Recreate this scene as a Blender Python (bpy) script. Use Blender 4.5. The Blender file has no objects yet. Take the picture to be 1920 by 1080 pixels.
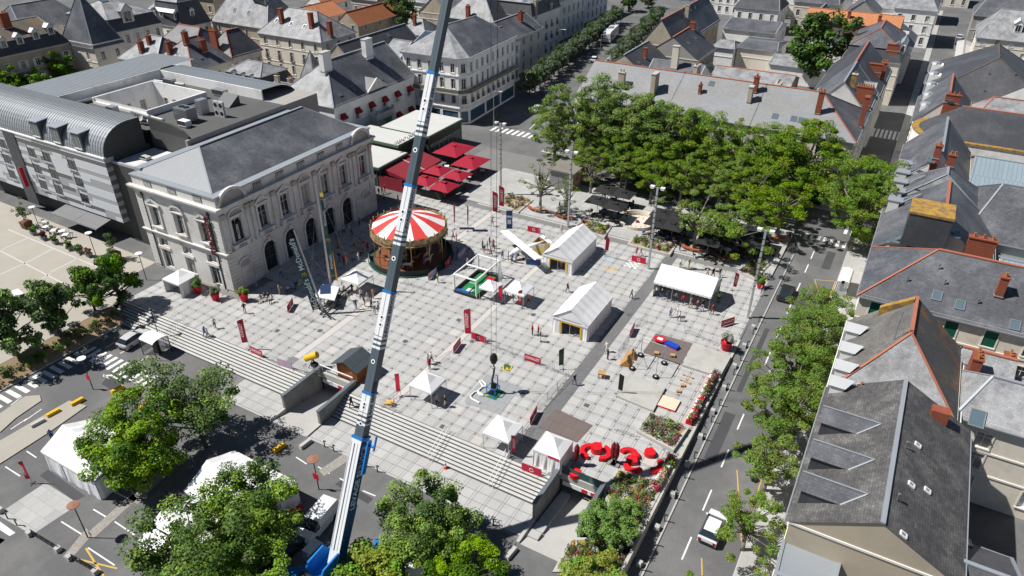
import bpy, math, random
import numpy as np
from math import sin, cos, tan, pi, radians, sqrt, atan2, hypot, floor
from mathutils import Vector as V, Matrix
random.seed(7); RNG = np.random.default_rng(7)
sc = bpy.context.scene
COL = sc.collection
# ------------------------------------------------------------------ camera
HC = 54.0; FPX = 1356.0; PITCH = radians(31.68); ROLL = radians(.15); YAW = radians(-29.44)
_fw = V((sin(YAW)*cos(PITCH), cos(YAW)*cos(PITCH), -sin(PITCH)))
_r = V((cos(YAW), -sin(YAW), 0)); _u = _r.cross(_fw)
CR = _r*cos(ROLL)+_u*sin(ROLL); CU = -_r*sin(ROLL)+_u*cos(ROLL); CF = _fw
cam = bpy.data.cameras.new('camera'); co = bpy.data.objects.new('camera', cam); COL.objects.link(co)
cam.lens = FPX/1920*36; cam.sensor_width = 36; cam.clip_start = 1; cam.clip_end = 3000
co.matrix_world = Matrix(((CR.x, CU.x, -CF.x, 0), (CR.y, CU.y, -CF.y, 0), (CR.z, CU.z, -CF.z, HC), (0, 0, 0, 1)))
sc.camera = co
# ------------------------------------------------------------------ light
SAZ = radians(27.5); SEL = radians(54)          # shadows fall towards azimuth SAZ
sdir = V((cos(SAZ)*cos(SEL), sin(SAZ)*cos(SEL), -sin(SEL)))
w = bpy.data.worlds.new('World'); sc.world = w; w.use_nodes = True
nt = w.node_tree; bg = nt.nodes['Background']; sky = nt.nodes.new('ShaderNodeTexSky')
sky.sky_type = 'NISHITA'; sky.sun_disc = False; sky.sun_elevation = SEL
sky.sun_rotation = atan2(-sdir.x, -sdir.y); sky.air_density = .7; sky.dust_density = .1; sky.ozone_density = 1
nt.links.new(sky.outputs[0], bg.inputs[0]); bg.inputs[1].default_value = .05
sl = bpy.data.lights.new('sun', 'SUN'); so = bpy.data.objects.new('sun', sl); COL.objects.link(so)
sl.energy = 5.0; sl.angle = radians(.5); sl.color = (1, .97, .92)
so.rotation_euler = sdir.to_track_quat('-Z', 'Y').to_euler(); so.location = (-60, 0, 120)
sc.view_settings.view_transform = 'Standard'; sc.view_settings.look = 'None'
sc.view_settings.exposure = 0.3; sc.view_settings.gamma = 1; sc.view_settings.use_curve_mapping = False
sc.render.resolution_x = 1024; sc.render.resolution_y = 576
# ------------------------------------------------------------------ survey: photograph pixel -> place on the ground
def G(px, py, z=0.0):
    d = CR*(px-960)+CU*(540-py)+CF*FPX
    return V((0, 0, HC))+d*((z-HC)/d.z)
def G2(px, py, z=0.0):
    p = G(px, py, z); return (p.x, p.y)
def P(p):
    d = V(p)-V((0, 0, HC)); k = FPX/d.dot(CF); return 960+k*d.dot(CR), 540-k*d.dot(CU)
LOW = -1.35
def gz(x, y):
    if x > -11.5: return -1.6*min(1, max(0, (85-y)/45))
    if x > -85 and y < 43.9: return LOW
    if x > -88 and y < 46.9:
        return LOW*min(1, (46.9-y)/3) if y > 43.9 else LOW*min(1, max(0, (x+88)/3))
    if -66 < x < -11.5 and 97.4 < y < 113.6: return .28
    return 0.0
def GG(px, py):
    z = 0.0
    for _ in range(12):
        p = G(px, py, z); z = gz(p.x, p.y)*.7+z*.3
    p.z = gz(p.x, p.y); return p
def hgt(foot, topy):                       # height of an upright thing over its foot pixel
    g = GG(*foot); lo, hi = 0, 60
    for _ in range(40):
        m = (lo+hi)/2
        if P(g+V((0, 0, m)))[1] > topy: lo = m
        else: hi = m
    return m
# ------------------------------------------------------------------ materials
MATS = {}
def lin(c):
    if isinstance(c, str):
        c = [int(c[i:i+2], 16)/255 for i in (0, 2, 4)]
        c = [x/12.92 if x <= .04045 else ((x+.055)/1.055)**2.4 for x in c]
    return tuple(c[:3])
def mat(name, col, rough=.8, metal=0, var=.18, scale=.6, fine=.1, bump=0, bscale=8, isl=0, spec=.3, col2=None, c2amt=.5, c2scale=.25, brick=None, mortar=None, orand=0, hue=0, emit=0, alpha=None, streak=0):
    """base colour + large blotches (var) + fine grain + optional second weathering colour, per-piece variation and courses (brick=(w,h,joint))"""
    if name in MATS: return MATS[name]
    m = bpy.data.materials.new(name); m.use_nodes = True; n = m.node_tree.nodes; L = m.node_tree.links
    b = n['Principled BSDF']; b.inputs['Roughness'].default_value = rough; b.inputs['Metallic'].default_value = metal
    b.inputs['Specular IOR Level'].default_value = spec
    c = lin(col); geo = n.new('ShaderNodeNewGeometry')
    def math_(op, a, bb):
        x = n.new('ShaderNodeMath'); x.operation = op
        for i, q in enumerate((a, bb)):
            if isinstance(q, (int, float)): x.inputs[i].default_value = q
            else: L.new(q, x.inputs[i])
        return x.outputs[0]
    def noise(s, det=4, r=.6):
        t = n.new('ShaderNodeTexNoise'); t.inputs['Scale'].default_value = s; t.inputs['Detail'].default_value = det; t.inputs['Roughness'].default_value = r
        L.new(geo.outputs['Position'], t.inputs['Vector']); return t.outputs['Fac']
    rgb = n.new('ShaderNodeRGB'); rgb.outputs[0].default_value = (*c, 1); cur = rgb.outputs[0]
    if col2 is not None:
        mx = n.new('ShaderNodeMix'); mx.data_type = 'RGBA'
        r = n.new('ShaderNodeValToRGB'); r.color_ramp.elements[0].position = .5-.5*c2amt+.12; r.color_ramp.elements[1].position = .5-.5*c2amt+.34
        L.new(noise(c2scale, 7, .68), r.inputs[0]); L.new(r.outputs[0], mx.inputs[0])
        mx.inputs[7].default_value = (*lin(col2), 1); L.new(cur, mx.inputs[6]); cur = mx.outputs[2]
    if brick:
        tx = n.new('ShaderNodeUVMap'); bt = n.new('ShaderNodeTexBrick'); L.new(tx.outputs[0], bt.inputs[0])
        bt.inputs['Scale'].default_value = 1; bt.inputs['Brick Width'].default_value = brick[0]; bt.inputs['Row Height'].default_value = brick[1]
        bt.inputs['Mortar Size'].default_value = brick[2]; bt.inputs['Mortar Smooth'].default_value = .3; bt.inputs['Bias'].default_value = 0
        k = brick[3] if len(brick) > 3 else .75
        bt.inputs['Color1'].default_value = (1, 1, 1, 1); bt.inputs['Color2'].default_value = (k, k, k, 1)
        mo = lin(mortar) if mortar else (.55, .55, .55); bt.inputs['Mortar'].default_value = (*mo, 1)
        mx = n.new('ShaderNodeMix'); mx.data_type = 'RGBA'; mx.blend_type = 'MULTIPLY'; mx.inputs[0].default_value = 1
        L.new(cur, mx.inputs[6]); L.new(bt.outputs['Color'], mx.inputs[7]); cur = mx.outputs[2]
    f = math_('ADD', 1-var/2-fine/2, math_('MULTIPLY', noise(scale, 5), var*1.0))
    f = math_('ADD', f, math_('MULTIPLY', noise(scale*18, 3), fine))
    if streak:                                   # rain streaks running down the slope or wall
        uv = n.new('ShaderNodeUVMap'); mp = n.new('ShaderNodeMapping'); mp.inputs['Scale'].default_value = (1.7, .13, 1); L.new(uv.outputs[0], mp.inputs[0])
        t = n.new('ShaderNodeTexNoise'); t.inputs['Scale'].default_value = 1; t.inputs['Detail'].default_value = 5; t.inputs['Roughness'].default_value = .7; L.new(mp.outputs[0], t.inputs['Vector'])
        f = math_('MULTIPLY', f, math_('ADD', 1-streak/2, math_('MULTIPLY', t.outputs['Fac'], streak)))
    if isl: f = math_('MULTIPLY', f, math_('ADD', 1-isl/2, math_('MULTIPLY', geo.outputs['Random Per Island'], isl)))
    if orand:
        oi = n.new('ShaderNodeObjectInfo'); f = math_('MULTIPLY', f, math_('ADD', 1-orand/2, math_('MULTIPLY', oi.outputs['Random'], orand)))
    hs = n.new('ShaderNodeHueSaturation'); L.new(cur, hs.inputs['Color']); L.new(f, hs.inputs['Value'])
    if hue:
        src = n.new('ShaderNodeObjectInfo').outputs['Random'] if orand else geo.outputs['Random Per Island']
        L.new(math_('ADD', .5-hue/2, math_('MULTIPLY', src, hue)), hs.inputs['Hue'])
    L.new(hs.outputs[0], b.inputs['Base Color'])
    if bump:
        bp = n.new('ShaderNodeBump'); bp.inputs['Strength'].default_value = bump; bp.inputs['Distance'].default_value = .05
        L.new(noise(bscale, 3), bp.inputs['Height']); L.new(bp.outputs[0], b.inputs['Normal'])
    if emit: b.inputs['Emission Color'].default_value = (*c, 1); b.inputs['Emission Strength'].default_value = emit
    if alpha is not None: b.inputs['Alpha'].default_value = alpha
    MATS[name] = m; return m
def leafmat(name, col, isl=.7, trans=.25, hue=.05):
    if name in MATS: return MATS[name]
    m = mat(name, col, rough=.55, var=.7, scale=.4, fine=.0, isl=isl, hue=hue, spec=.2, orand=0)
    oi = m.node_tree.nodes.new('ShaderNodeObjectInfo'); hs_ = [q for q in m.node_tree.nodes if q.type == 'HUE_SAT'][0]; mm = m.node_tree.nodes.new('ShaderNodeMapRange'); mm.inputs[3].default_value = .85; mm.inputs[4].default_value = 1.12; m.node_tree.links.new(oi.outputs['Random'], mm.inputs[0]); m.node_tree.links.new(mm.outputs[0], hs_.inputs['Saturation'])
    n = m.node_tree.nodes; L = m.node_tree.links; b = n['Principled BSDF']; o = n['Material Output']
    t = n.new('ShaderNodeBsdfTranslucent'); mx = n.new('ShaderNodeMixShader'); mx.inputs[0].default_value = trans
    src = b.inputs['Base Color'].links[0].from_socket; L.new(src, t.inputs[0])
    L.new(b.outputs[0], mx.inputs[1]); L.new(t.outputs[0], mx.inputs[2]); L.new(mx.outputs[0], o.inputs[0]); return m
def glassmat(name, col=(.02, .03, .04), rough=.08):
    return mat(name, col, rough=rough, var=.3, scale=2, fine=0, spec=.9)
# ------------------------------------------------------------------ mesh builder (world coordinates; build() shifts to the thing's base)
class MB:
    def __init__(s): s.v = []; s.f = []; s.m = []
    def poly(s, pts, mi=0):
        i = len(s.v); s.v += [tuple(p) for p in pts]; s.f.append(tuple(range(i, i+len(pts)))); s.m.append(mi); return s
    def prism(s, poly, z0, z1, mi=0, top=True, bot=True, tmi=None):
        n = len(poly)
        a = sum(poly[i][0]*poly[(i+1) % n][1]-poly[(i+1) % n][0]*poly[i][1] for i in range(n))
        if a < 0: poly = poly[::-1]
        i = len(s.v); s.v += [(p[0], p[1], z0) for p in poly]+[(p[0], p[1], z1) for p in poly]
        for k in range(n): s.f.append((i+k, i+(k+1) % n, i+n+(k+1) % n, i+n+k)); s.m.append(mi)
        if top: s.f.append(tuple(range(i+n, i+2*n))); s.m.append(mi if tmi is None else tmi)
        if bot: s.f.append(tuple(range(i+n-1, i-1, -1))); s.m.append(mi)
        return s
    def box(s, x0, y0, z0, x1, y1, z1, mi=0): return s.prism([(x0, y0), (x1, y0), (x1, y1), (x0, y1)], z0, z1, mi)
    def cbox(s, c, size, rz=0, mi=0):          # c = centre of the base
        ca, sa = cos(rz), sin(rz); w, d = size[0]/2, size[1]/2
        return s.prism([(c[0]+x*ca-y*sa, c[1]+x*sa+y*ca) for x, y in ((-w, -d), (w, -d), (w, d), (-w, d))], c[2], c[2]+size[2], mi)
    def hexa(s, b, t, mi=0):                   # 4 bottom + 4 top points
        i = len(s.v); s.v += [tuple(p) for p in b]+[tuple(p) for p in t]
        for f in ((0, 1, 5, 4), (1, 2, 6, 5), (2, 3, 7, 6), (3, 0, 4, 7), (4, 5, 6, 7), (3, 2, 1, 0)): s.f.append(tuple(i+k for k in f)); s.m.append(mi)
        return s
    def bar(s, p0, p1, w, h=None, mi=0, up=(0, 0, 1)):   # box bar between two points
        p0, p1 = V(p0), V(p1); h = h or w; d = (p1-p0); 
        if d.length < 1e-6: return s
        d.normalize(); u = V(up)
        if abs(d.dot(u)) > .95: u = V((1, 0, 0))
        a = d.cross(u).normalized()*w/2; b = a.cross(d).normalized()*h/2
        return s.hexa([p0-a-b, p0+a-b, p0+a+b, p0-a+b], [p1-a-b, p1+a-b, p1+a+b, p1-a+b], mi)
    def tube(s, p0, p1, r0, r1=None, n=6, mi=0, caps=True):
        p0, p1 = V(p0), V(p1); r1 = r0 if r1 is None else r1; d = (p1-p0)
        if d.length < 1e-6: return s
        d.normalize(); u = V((1, 0, 0)) if abs(d.z) > .9 else V((0, 0, 1)); a = d.cross(u).normalized(); b = a.cross(d); i = len(s.v)
        for p, r in ((p0, r0), (p1, r1)):
            for k in range(n): t = 2*pi*k/n; s.v.append(tuple(p+a*(r*cos(t))+b*(r*sin(t))))
        for k in range(n): s.f.append((i+k, i+n+k, i+n+(k+1) % n, i+(k+1) % n)); s.m.append(mi)
        if caps: s.f.append(tuple(range(i, i+n))); s.m.append(mi); s.f.append(tuple(range(i+2*n-1, i+n-1, -1))); s.m.append(mi)
        return s
    def path(s, pts, r, n=5, mi=0, r1=None):
        k = len(pts)-1
        for j in range(k):
            ra = r if r1 is None else r+(r1-r)*j/k; rb = r if r1 is None else r+(r1-r)*(j+1)/k
            s.tube(pts[j], pts[j+1], ra, rb, n, mi)
        return s
    def lathe(s, prof, c=(0, 0, 0), n=16, mi=0, a0=0, a1=2*pi, cap=False):
        i = len(s.v); full = abs(a1-a0-2*pi) < 1e-6; m = n if full else n+1
        for r, z in prof:
            for k in range(m): t = a0+(a1-a0)*k/n; s.v.append((c[0]+r*cos(t), c[1]+r*sin(t), c[2]+z))
        for j in range(len(prof)-1):
            for k in range(n):
                q = (k+1) % m; s.f.append((i+j*m+k, i+j*m+q, i+(j+1)*m+q, i+(j+1)*m+k)); s.m.append(mi)
        if cap: s.f.append(tuple(i+(len(prof)-1)*m+k for k in range(m))); s.m.append(mi)
        return s
    def ext(s, o, mi=None):
        i = len(s.v); s.v += o.v; s.f += [tuple(i+k for k in f) for f in o.f]; s.m += o.m if mi is None else [mi]*len(o.m); return s
    def xf(s, M): s.v = [tuple(M @ V(p)) for p in s.v]; return s
    def mesh(s, name, mats, off=(0, 0, 0), smooth=False, uv=True):
        me = bpy.data.meshes.new(name); ox, oy, oz = off
        me.from_pydata([(x-ox, y-oy, z-oz) for x, y, z in s.v], [], s.f)
        for q in (mats if isinstance(mats, (list, tuple)) else [mats]): me.materials.append(q)
        me.polygons.foreach_set('material_index', s.m)
        if smooth: me.polygons.foreach_set('use_smooth', [True]*len(s.f))
        if uv:
            me.update(); ul = me.uv_layers.new(name='UVMap').data; vs = me.vertices
            for p in me.polygons:
                nn = p.normal; h = V((-nn.y, nn.x, 0))
                h = V((1, 0, 0)) if h.length < .02 else h.normalized(); t = nn.cross(h)
                for li in p.loop_indices:
                    q = vs[me.loops[li].vertex_index].co; ul[li].uv = (q.dot(h), q.dot(t))
        me.update(); return me
def link(name, data, parent=None, loc=(0, 0, 0), rz=0, scale=None):
    o = bpy.data.objects.new(name, data); COL.objects.link(o); o.location = loc
    if rz: o.rotation_euler = (0, 0, rz)
    if scale: o.scale = scale if isinstance(scale, (tuple, list)) else (scale,)*3
    if parent: o.parent = parent
    return o
def tag(o, label=None, cat=None, group=None, kind=None):
    if label: o['label'] = label
    if cat: o['category'] = cat
    if group: o['group'] = group
    if kind: o['kind'] = kind
    return o
def thing(name, label, cat, loc=(0, 0, 0), rz=0, group=None, scale=None):
    o = link(name, None, None, loc, rz, scale); o.empty_display_size = .3; return tag(o, label, cat, group)
def part(name, mb, mats, root=None, smooth=False, uv=True, **k):     # world-space mesh under an unrotated root
    off = tuple(root.location) if root else (0, 0, 0)
    if root and root.parent: off = tuple(root.location+root.parent.location)
    o = link(name, mb.mesh(name, mats, off, smooth, uv), root)
    return tag(o, **k) if k else o
def solo(name, mb, mats, label, cat, group=None, smooth=False, base=None):   # a one-mesh thing with its origin at its base
    if base is None:
        n = len(mb.v); base = (sum(p[0] for p in mb.v)/n, sum(p[1] for p in mb.v)/n, min(p[2] for p in mb.v))
    o = link(name, mb.mesh(name, mats, base, smooth), None, base); return tag(o, label, cat, group)
def struct(name, mb, mats, parent=None, **k):
    o = link(name, mb.mesh(name, mats), parent); 
    if not parent: o['kind'] = 'structure'
    return o
def copytree(o, parent=None):
    c = o.copy(); COL.objects.link(c)
    if parent: c.parent = parent
    for ch in o.children: copytree(ch, c)
    return c
def text_mesh(txt, size, ext=.01, align='CENTER', bold=False, key=None):
    cu = bpy.data.curves.new('t', 'FONT'); cu.body = txt; cu.size = size; cu.extrude = ext; cu.align_x = align; cu.align_y = 'CENTER'; cu.resolution_u = 2
    if bold: cu.offset = size*.018
    o = bpy.data.objects.new('t', cu); COL.objects.link(o)
    me = bpy.data.meshes.new_from_object(o.evaluated_get(bpy.context.evaluated_depsgraph_get()))
    bpy.data.objects.remove(o); return me
_TX = {}
def text(name, txt, size, m, parent, loc, X, Y, ext=.01, align='CENTER', bold=True):   # X = reading direction, Y = up of the letters
    k = (txt, size, ext, align, bold, m.name)
    if k not in _TX:
        me = text_mesh(txt, size, ext, align, bold); me.materials.append(m); _TX[k] = me
    X = V(X).normalized(); Y = V(Y); Y = (Y-X*Y.dot(X)).normalized(); Z = X.cross(Y)
    o = link(name, _TX[k], parent)
    off = V((0, 0, 0))
    p = parent
    while p: off += p.location; p = p.parent
    o.matrix_basis = Matrix.Translation(V(loc)-off) @ Matrix((X, Y, Z)).transposed().to_4x4()
    return o
# palette
WHITE = mat('white_paint', (.78, .78, .77), .5, var=.08)
CANVAS = mat('white_canvas', (.78, .78, .785), .7, var=.14, scale=.8, bump=.5, bscale=1.7, streak=.12)
DKMETAL = mat('dark_metal', (.035, .037, .04), .5, var=.2)
GREYM = mat('grey_metal', (.3, .31, .32), .4, .6, var=.15)
GALV = mat('galvanised_steel', (.45, .46, .47), .45, .7, var=.2)
BLACK = mat('black_plastic', (.012, .012, .013), .55)
RED = mat('red_paint', (.55, .012, .03), .45, var=.12)
YELLOW = mat('yellow_paint', (.72, .42, .02), .5)
GLASS = glassmat('window_glass'); WOOD = mat('brown_wood', (.28, .13, .06), .7, var=.3, scale=1.5)
ORWOOD = mat('orange_wood', (.33, .115, .035), .65, var=.35, scale=1.2)

# ------------------------------------------------------------------ ground
ASPH=mat('asphalt',(.12,.121,.123),.9,var=.3,scale=.22,fine=.25,bump=.15,bscale=30,col2=(.175,.172,.168),c2amt=.35,c2scale=.12)
BEIGE=mat('beige_resin_paving',(.365,.34,.295),.9,var=.25,scale=.3,fine=.15)
CONC=mat('concrete',(.26,.26,.25),.85,var=.35,scale=.4,fine=.2,col2=(.17,.17,.165),c2amt=.35,c2scale=.5)
CONCL=mat('pale_concrete',(.44,.43,.41),.85,var=.3,scale=.5,fine=.15)
KERB=mat('granite_kerb',(.42,.415,.40),.8,var=.25)
SLAB=mat('granite_slab',(.415,.413,.405),.8,var=.24,scale=.12,fine=.16,isl=.13,col2=(.36,.355,.34),c2amt=.2,c2scale=.3)
SLABW=mat('warm_granite_slab',(.44,.425,.395),.8,var=.2,scale=.35,fine=.15,isl=.3)
JOINT=mat('paving_joint',(.19,.188,.182),.9,var=.3,fine=.2)
DSTRIP=mat('dark_cobble',(.19,.19,.195),.85,var=.2,fine=.3,brick=(.2,.1,.012,.7))
LSTRIP=mat('pale_strip_paving',(.50,.475,.455),.85,var=.15,fine=.25)
SIDEP=mat('side_pavement',(.42,.415,.4),.85,var=.3,scale=.3,fine=.15,brick=(1.2,1.2,.015,.85))
PAINT=mat('road_paint',(.72,.72,.70),.7,var=.3,scale=1.5,fine=.3,col2=(.4,.4,.4),c2amt=.18,c2scale=1.3)
YPAINT=mat('yellow_road_paint',(.55,.36,.08),.7,var=.3,scale=1.5,fine=.3)
SOIL=mat('mulch_soil',(.34,.25,.15),.95,var=.4,scale=1,fine=.4)
R1=(-53.5,-48.5,40.0,48.2);R2=(-21.3,-16.9,39.2,47.8)
g=MB()
def rect(mb,x0,x1,y0,y1,za,zb=None,mi=0):
    zb=za if zb is None else zb
    mb.poly([(x0,y0,za),(x1,y0,za),(x1,y1,zb),(x0,y1,zb)],mi)
def rect_holes(mb,x0,x1,y0,y1,z,holes,mi=0):
    xs=sorted({x0,x1,*[max(x0,min(x1,h)) for q in holes for h in q[:2]]});ys=sorted({y0,y1,*[max(y0,min(y1,h)) for q in holes for h in q[2:]]})
    for i in range(len(xs)-1):
        for j in range(len(ys)-1):
            cx,cy=(xs[i]+xs[i+1])/2,(ys[j]+ys[j+1])/2
            if any(h[0]<cx<h[1] and h[2]<cy<h[3] for h in holes):continue
            rect(mb,xs[i],xs[i+1],ys[j],ys[j+1],z,None,mi)
rect_holes(g,-85,-11.5,-80,43.9,LOW,[R1,R2])
rect(g,-900,-88,-80,900,-.008)
rect(g,-88,-85,-80,43.9,-.008,None)          # under the bed (bed sits on it)
g.f.pop();g.m.pop()
g.poly([(-88,-80,-.008),(-85,-80,LOW),(-85,43.9,LOW),(-88,43.9,-.008)])
rect(g,-88,-11.5,43.9,46.9,LOW-.01,-.6) ;g.f.pop();g.m.pop()
rect_holes(g,-88,-11.5,43.9,46.9,LOW-.02,[R1,R2])
rect_holes(g,-88,-11.5,46.9,900,-.03,[R1,R2])
rect(g,-11.5,900,-80,40,-1.6);rect(g,-11.5,900,40,85,-1.6,-.008);rect(g,-11.5,900,85,900,-.008)
struct('ground',g,ASPH)
# ramps down to the underground car park
def ramp(Rr,name,wall_h):
    x0,x1,y0,y1=Rr;yb=y1+9;zb=-4.2
    f=MB();f.poly([(x0,y0,LOW+.004),(x1,y0,LOW+.004),(x1,yb,zb),(x0,yb,zb)])
    o=struct(name,f,CONCL if name == 'ramp' else CONC)
    i=MB();i.poly([(x0,yb,zb),(x1,yb,zb),(x1,yb,0),(x0,yb,0)])
    for x in (x0,x1):i.poly([(x,y1,-5),(x,yb,-5),(x,yb,-.04),(x,y1,-.04)])
    link('inner_wall',i.mesh('inner_wall',CONC),o)
    return o
rp=ramp(R1,'ramp',1)
rp2=ramp(R2,'ramp',1)
for Rr,root,hb in ((R1,rp,.85),(R2,rp2,1.0)):
    x0,x1,y0,y1=Rr
    for s,x in ((-1,x0),(1,x1)):
        m=MB();t=.32
        xa,xb=(x-t,x) if s<0 else (x,x+t)
        yf=42.2 if Rr is R1 else 42.4
        m.box(xa,yf,-4.5,xb,y1+.3,hb-.25)
        link('ramp_wall',m.mesh('ramp_wall',CONC),root)
        m=MB();m.box(xa-.04,yf-.04,hb-.25,xb+.04,y1+.34,hb-.17);link('wall_coping',m.mesh('wall_coping',mat('dark_coping',(.13,.15,.17),.5)),root)
        k=MB();m2=[(xa,y0,0),(xb,y0,0)]
        k.prism([(xa,y0),(xb,y0),(xb,yf-.002),(xa,yf-.002)],LOW-2,LOW+.18);link('ramp_kerb',k.mesh('ramp_kerb',CONCL),root)
    m=MB();m.box(x0+.002,y1,-.75,x1-.002,y1+.3,.05);link('portal_beam',m.mesh('portal_beam',CONCL),root)
    m=MB();m.box(x0+.3,y1-.1,-1.35,x1-.3,y1-.02,-.8);link('clearance_board',m.mesh('clearance_board',WHITE),root)
    m=MB();m.box((x0+x1)/2+.2,y1-.13,-1.3,(x0+x1)/2+.8,y1-.11,-.85);m.box(x1-1,y1-.13,-1.3,x1-.5,y1-.11,-.85);link('warning_plate',m.mesh('warning_plate',RED),root)
    rl=MB()
    if Rr is R1:
        rl.tube((x0,y1+.15,1.0),(x1,y1+.15,1.0),.07,n=6)
        for k in range(3):rl.tube((x0+.3+k*2.2,y1+.15,.05),(x0+.3+k*2.2,y1+.15,1.0),.03)
        link('rail',rl.mesh('rail',WHITE),root)
    else:
        rl.box(x0,y1+.12,.05,x1,y1+.15,1.0);link('glass_balustrade',rl.mesh('glass_balustrade',mat('green_glass',(.05,.11,.11),.1,var=0,fine=0,spec=.8)),root)
        for k in range(7):
            m=MB();m.box(x0+.25,40.4+k*1.05,LOW-1.2,x0+1.3,41.3+k*1.05,LOW+.03-(.42*max(0,k))*.35)
            link('ramp_slab',m.mesh('ramp_slab',SLAB),root)
# ------------------------------------------------------------------ the square: every near slab a piece
sq=struct('square',(lambda m:(rect_holes(m,-88,-11.6,46.9,97.4,-.018,[R1,R2,(-120,-75.95,55.7,200)]),rect(m,-74.9,-11.6,97.41,122,-.018),m)[2])(MB()),JOINT)
PITCH_S=1.54;SL=1.22
def in_square(x,y,e=.6):
    if not (-87.8<x<-11.6 and 46.95+e*.9<y<97.2-e*.5):return False
    if x<-75.4 and y>55.2:return False
    for r in (R1,R2):
        if r[0]-.4-e<x<r[1]+.4+e and r[2]<y<r[3]+.35+e:return False
    for xs,w_ in ((-58.0,.55),(-42.65,.45),(-26.3,.85)):
        if abs(x-xs)<w_+e*.5:return False
    return True
cells=[]
def fill_x(a,b):
    n=max(1,round((b-a)/PITCH_S));p=(b-a)/n
    return [(a+p*i,p) for i in range(n)]
cols=[]
for a,b in ((-87.8,-58.55),(-57.45,-43.1),(-42.2,-27.15),(-25.45,-11.7)):cols+=fill_x(a,b)
ny=int((97.2-47.0)/PITCH_S)
for x0,p in cols:
    for j in range(ny):
        y0=47.0+j*PITCH_S;cells.append((x0+.02,y0+.02,SL,SL));cells.append((x0+SL+.06,y0+.02,p-SL-.1,SL))
        cells.append((x0+.02,y0+SL+.06,SL,PITCH_S-SL-.1))
rs=random.Random(3);keep=[]
for x,y,a,b in cells:
    if in_square(x+a/2,y+b/2,.0) and all(in_square(q,r,0) for q in (x,x+a) for r in (y,y+b)):
        keep.append((x,y,a,b))
bigs=sorted([c for c in keep if c[2]>1 and c[3]>1],key=lambda c:hypot(c[0]+c[2]/2,c[1]))
near=set(bigs[:295])
smesh=[]
for k in range(6):
    m=MB();z=.0+k*.0012;m.prism([(0,0),(SL,0),(SL,SL),(0,SL)],-.02,z)
    smesh.append(m.mesh('paving_slab',SLABW if k==5 else SLAB))
SLABO=mat('granite_slab_single',(.415,.413,.405),.8,var=.24,scale=.12,fine=.16,orand=.12,col2=(.36,.355,.34),c2amt=.2,c2scale=.3)
SLABOW=mat('warm_slab_single',(.44,.425,.395),.8,var=.2,scale=.35,fine=.15,orand=.15)
for k in range(6):smesh[k].materials[0]=SLABOW if k>4 else SLABO
for c in near:link('paving_slab',smesh[rs.choice((0,1,2,3,4,0,1,2,3,4,0,1,2,3,5))],sq,(c[0],c[1],0))
m=MB()
for c in keep:
    if c in near:continue
    z=rs.uniform(-.002,.004);x,y,a,b=c
    m.poly([(x,y,z),(x+a,y,z),(x+a,y+b,z),(x,y+b,z)],1 if rs.random()<.08 else 0)
o=link('far_slabs',m.mesh('far_slabs',[SLAB,SLABW]),sq);o['kind'] = 'stuff'
for xs,w_,mm,y1 in ((-58.0,.5,LSTRIP,122),(-42.65,.4,LSTRIP,97.3),(-26.3,.8,DSTRIP,97.3)):
    m=MB();rect(m,xs-w_,xs+w_,48.9 if xs<-50 else 47,min(y1,97.3),.002);link('paving_strip',m.mesh('paving_strip',mm),sq)
for k,(px,py) in enumerate(((760,640),(860,600),(1000,590),(700,480),(940,520),(1100,760),(1180,590),(520,620),(600,620),(1260,640),(980,740),(830,800))):
    p=G(px,py);m=MB();m.cbox((p.x,p.y,.006),(.6,.6,.006)) if k % 2 else m.tube((p.x,p.y,.006),(p.x,p.y,.012),.36,n=14);link('drain_cover',m.mesh('drain_cover',mat('cast_iron_cover',(.10,.10,.10),.7,var=.3)),sq)
# upper terrace along the north side, two low steps
ter=MB();ter.box(-66,97.8,-.02,-11.6,113.6,.28);
tr=struct('upper_terrace',ter,mat('terrace_paving',(.43,.425,.41),.85,var=.25,scale=.3,fine=.15,brick=(1.5,1.5,.03,.82),mortar=(.6,.6,.6)))
m=MB();m.box(-62,97.4,-.02,-11.7,97.79,.14);link('step',m.mesh('step',KERB),tr)
# ------------------------------------------------------------------ stairs on the south side: each step a piece
st=struct('staircase',(lambda m:(m.box(-88,46.2,LOW,R1[0]-.34,46.88,-.19),m.box(R1[1]+.34,46.2,LOW,R2[0]-.34,46.88,-.19),m)[2])(MB()),CONC)
NST=8;STEP=mat('pale_step_stone',(.53,.525,.505),.8,var=.2,scale=.5,fine=.12,brick=(2.4,50,.012,.93))
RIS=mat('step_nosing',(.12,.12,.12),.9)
for k in range(NST):
    z1=LOW+(k+1)*(-LOW/NST)*.985;y0=43.9+k*.375;y1=43.9+(k+1)*.375+.02
    for xa,xb in ((-88 if k>2 else -84.9,R1[0]-.36),(R1[1]+.36,R2[0]-.36)):
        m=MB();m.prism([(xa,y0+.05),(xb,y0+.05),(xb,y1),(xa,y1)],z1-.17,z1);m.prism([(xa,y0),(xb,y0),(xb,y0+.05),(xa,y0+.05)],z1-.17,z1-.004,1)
        link('step',m.mesh('step',[STEP,RIS]),st)
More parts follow.
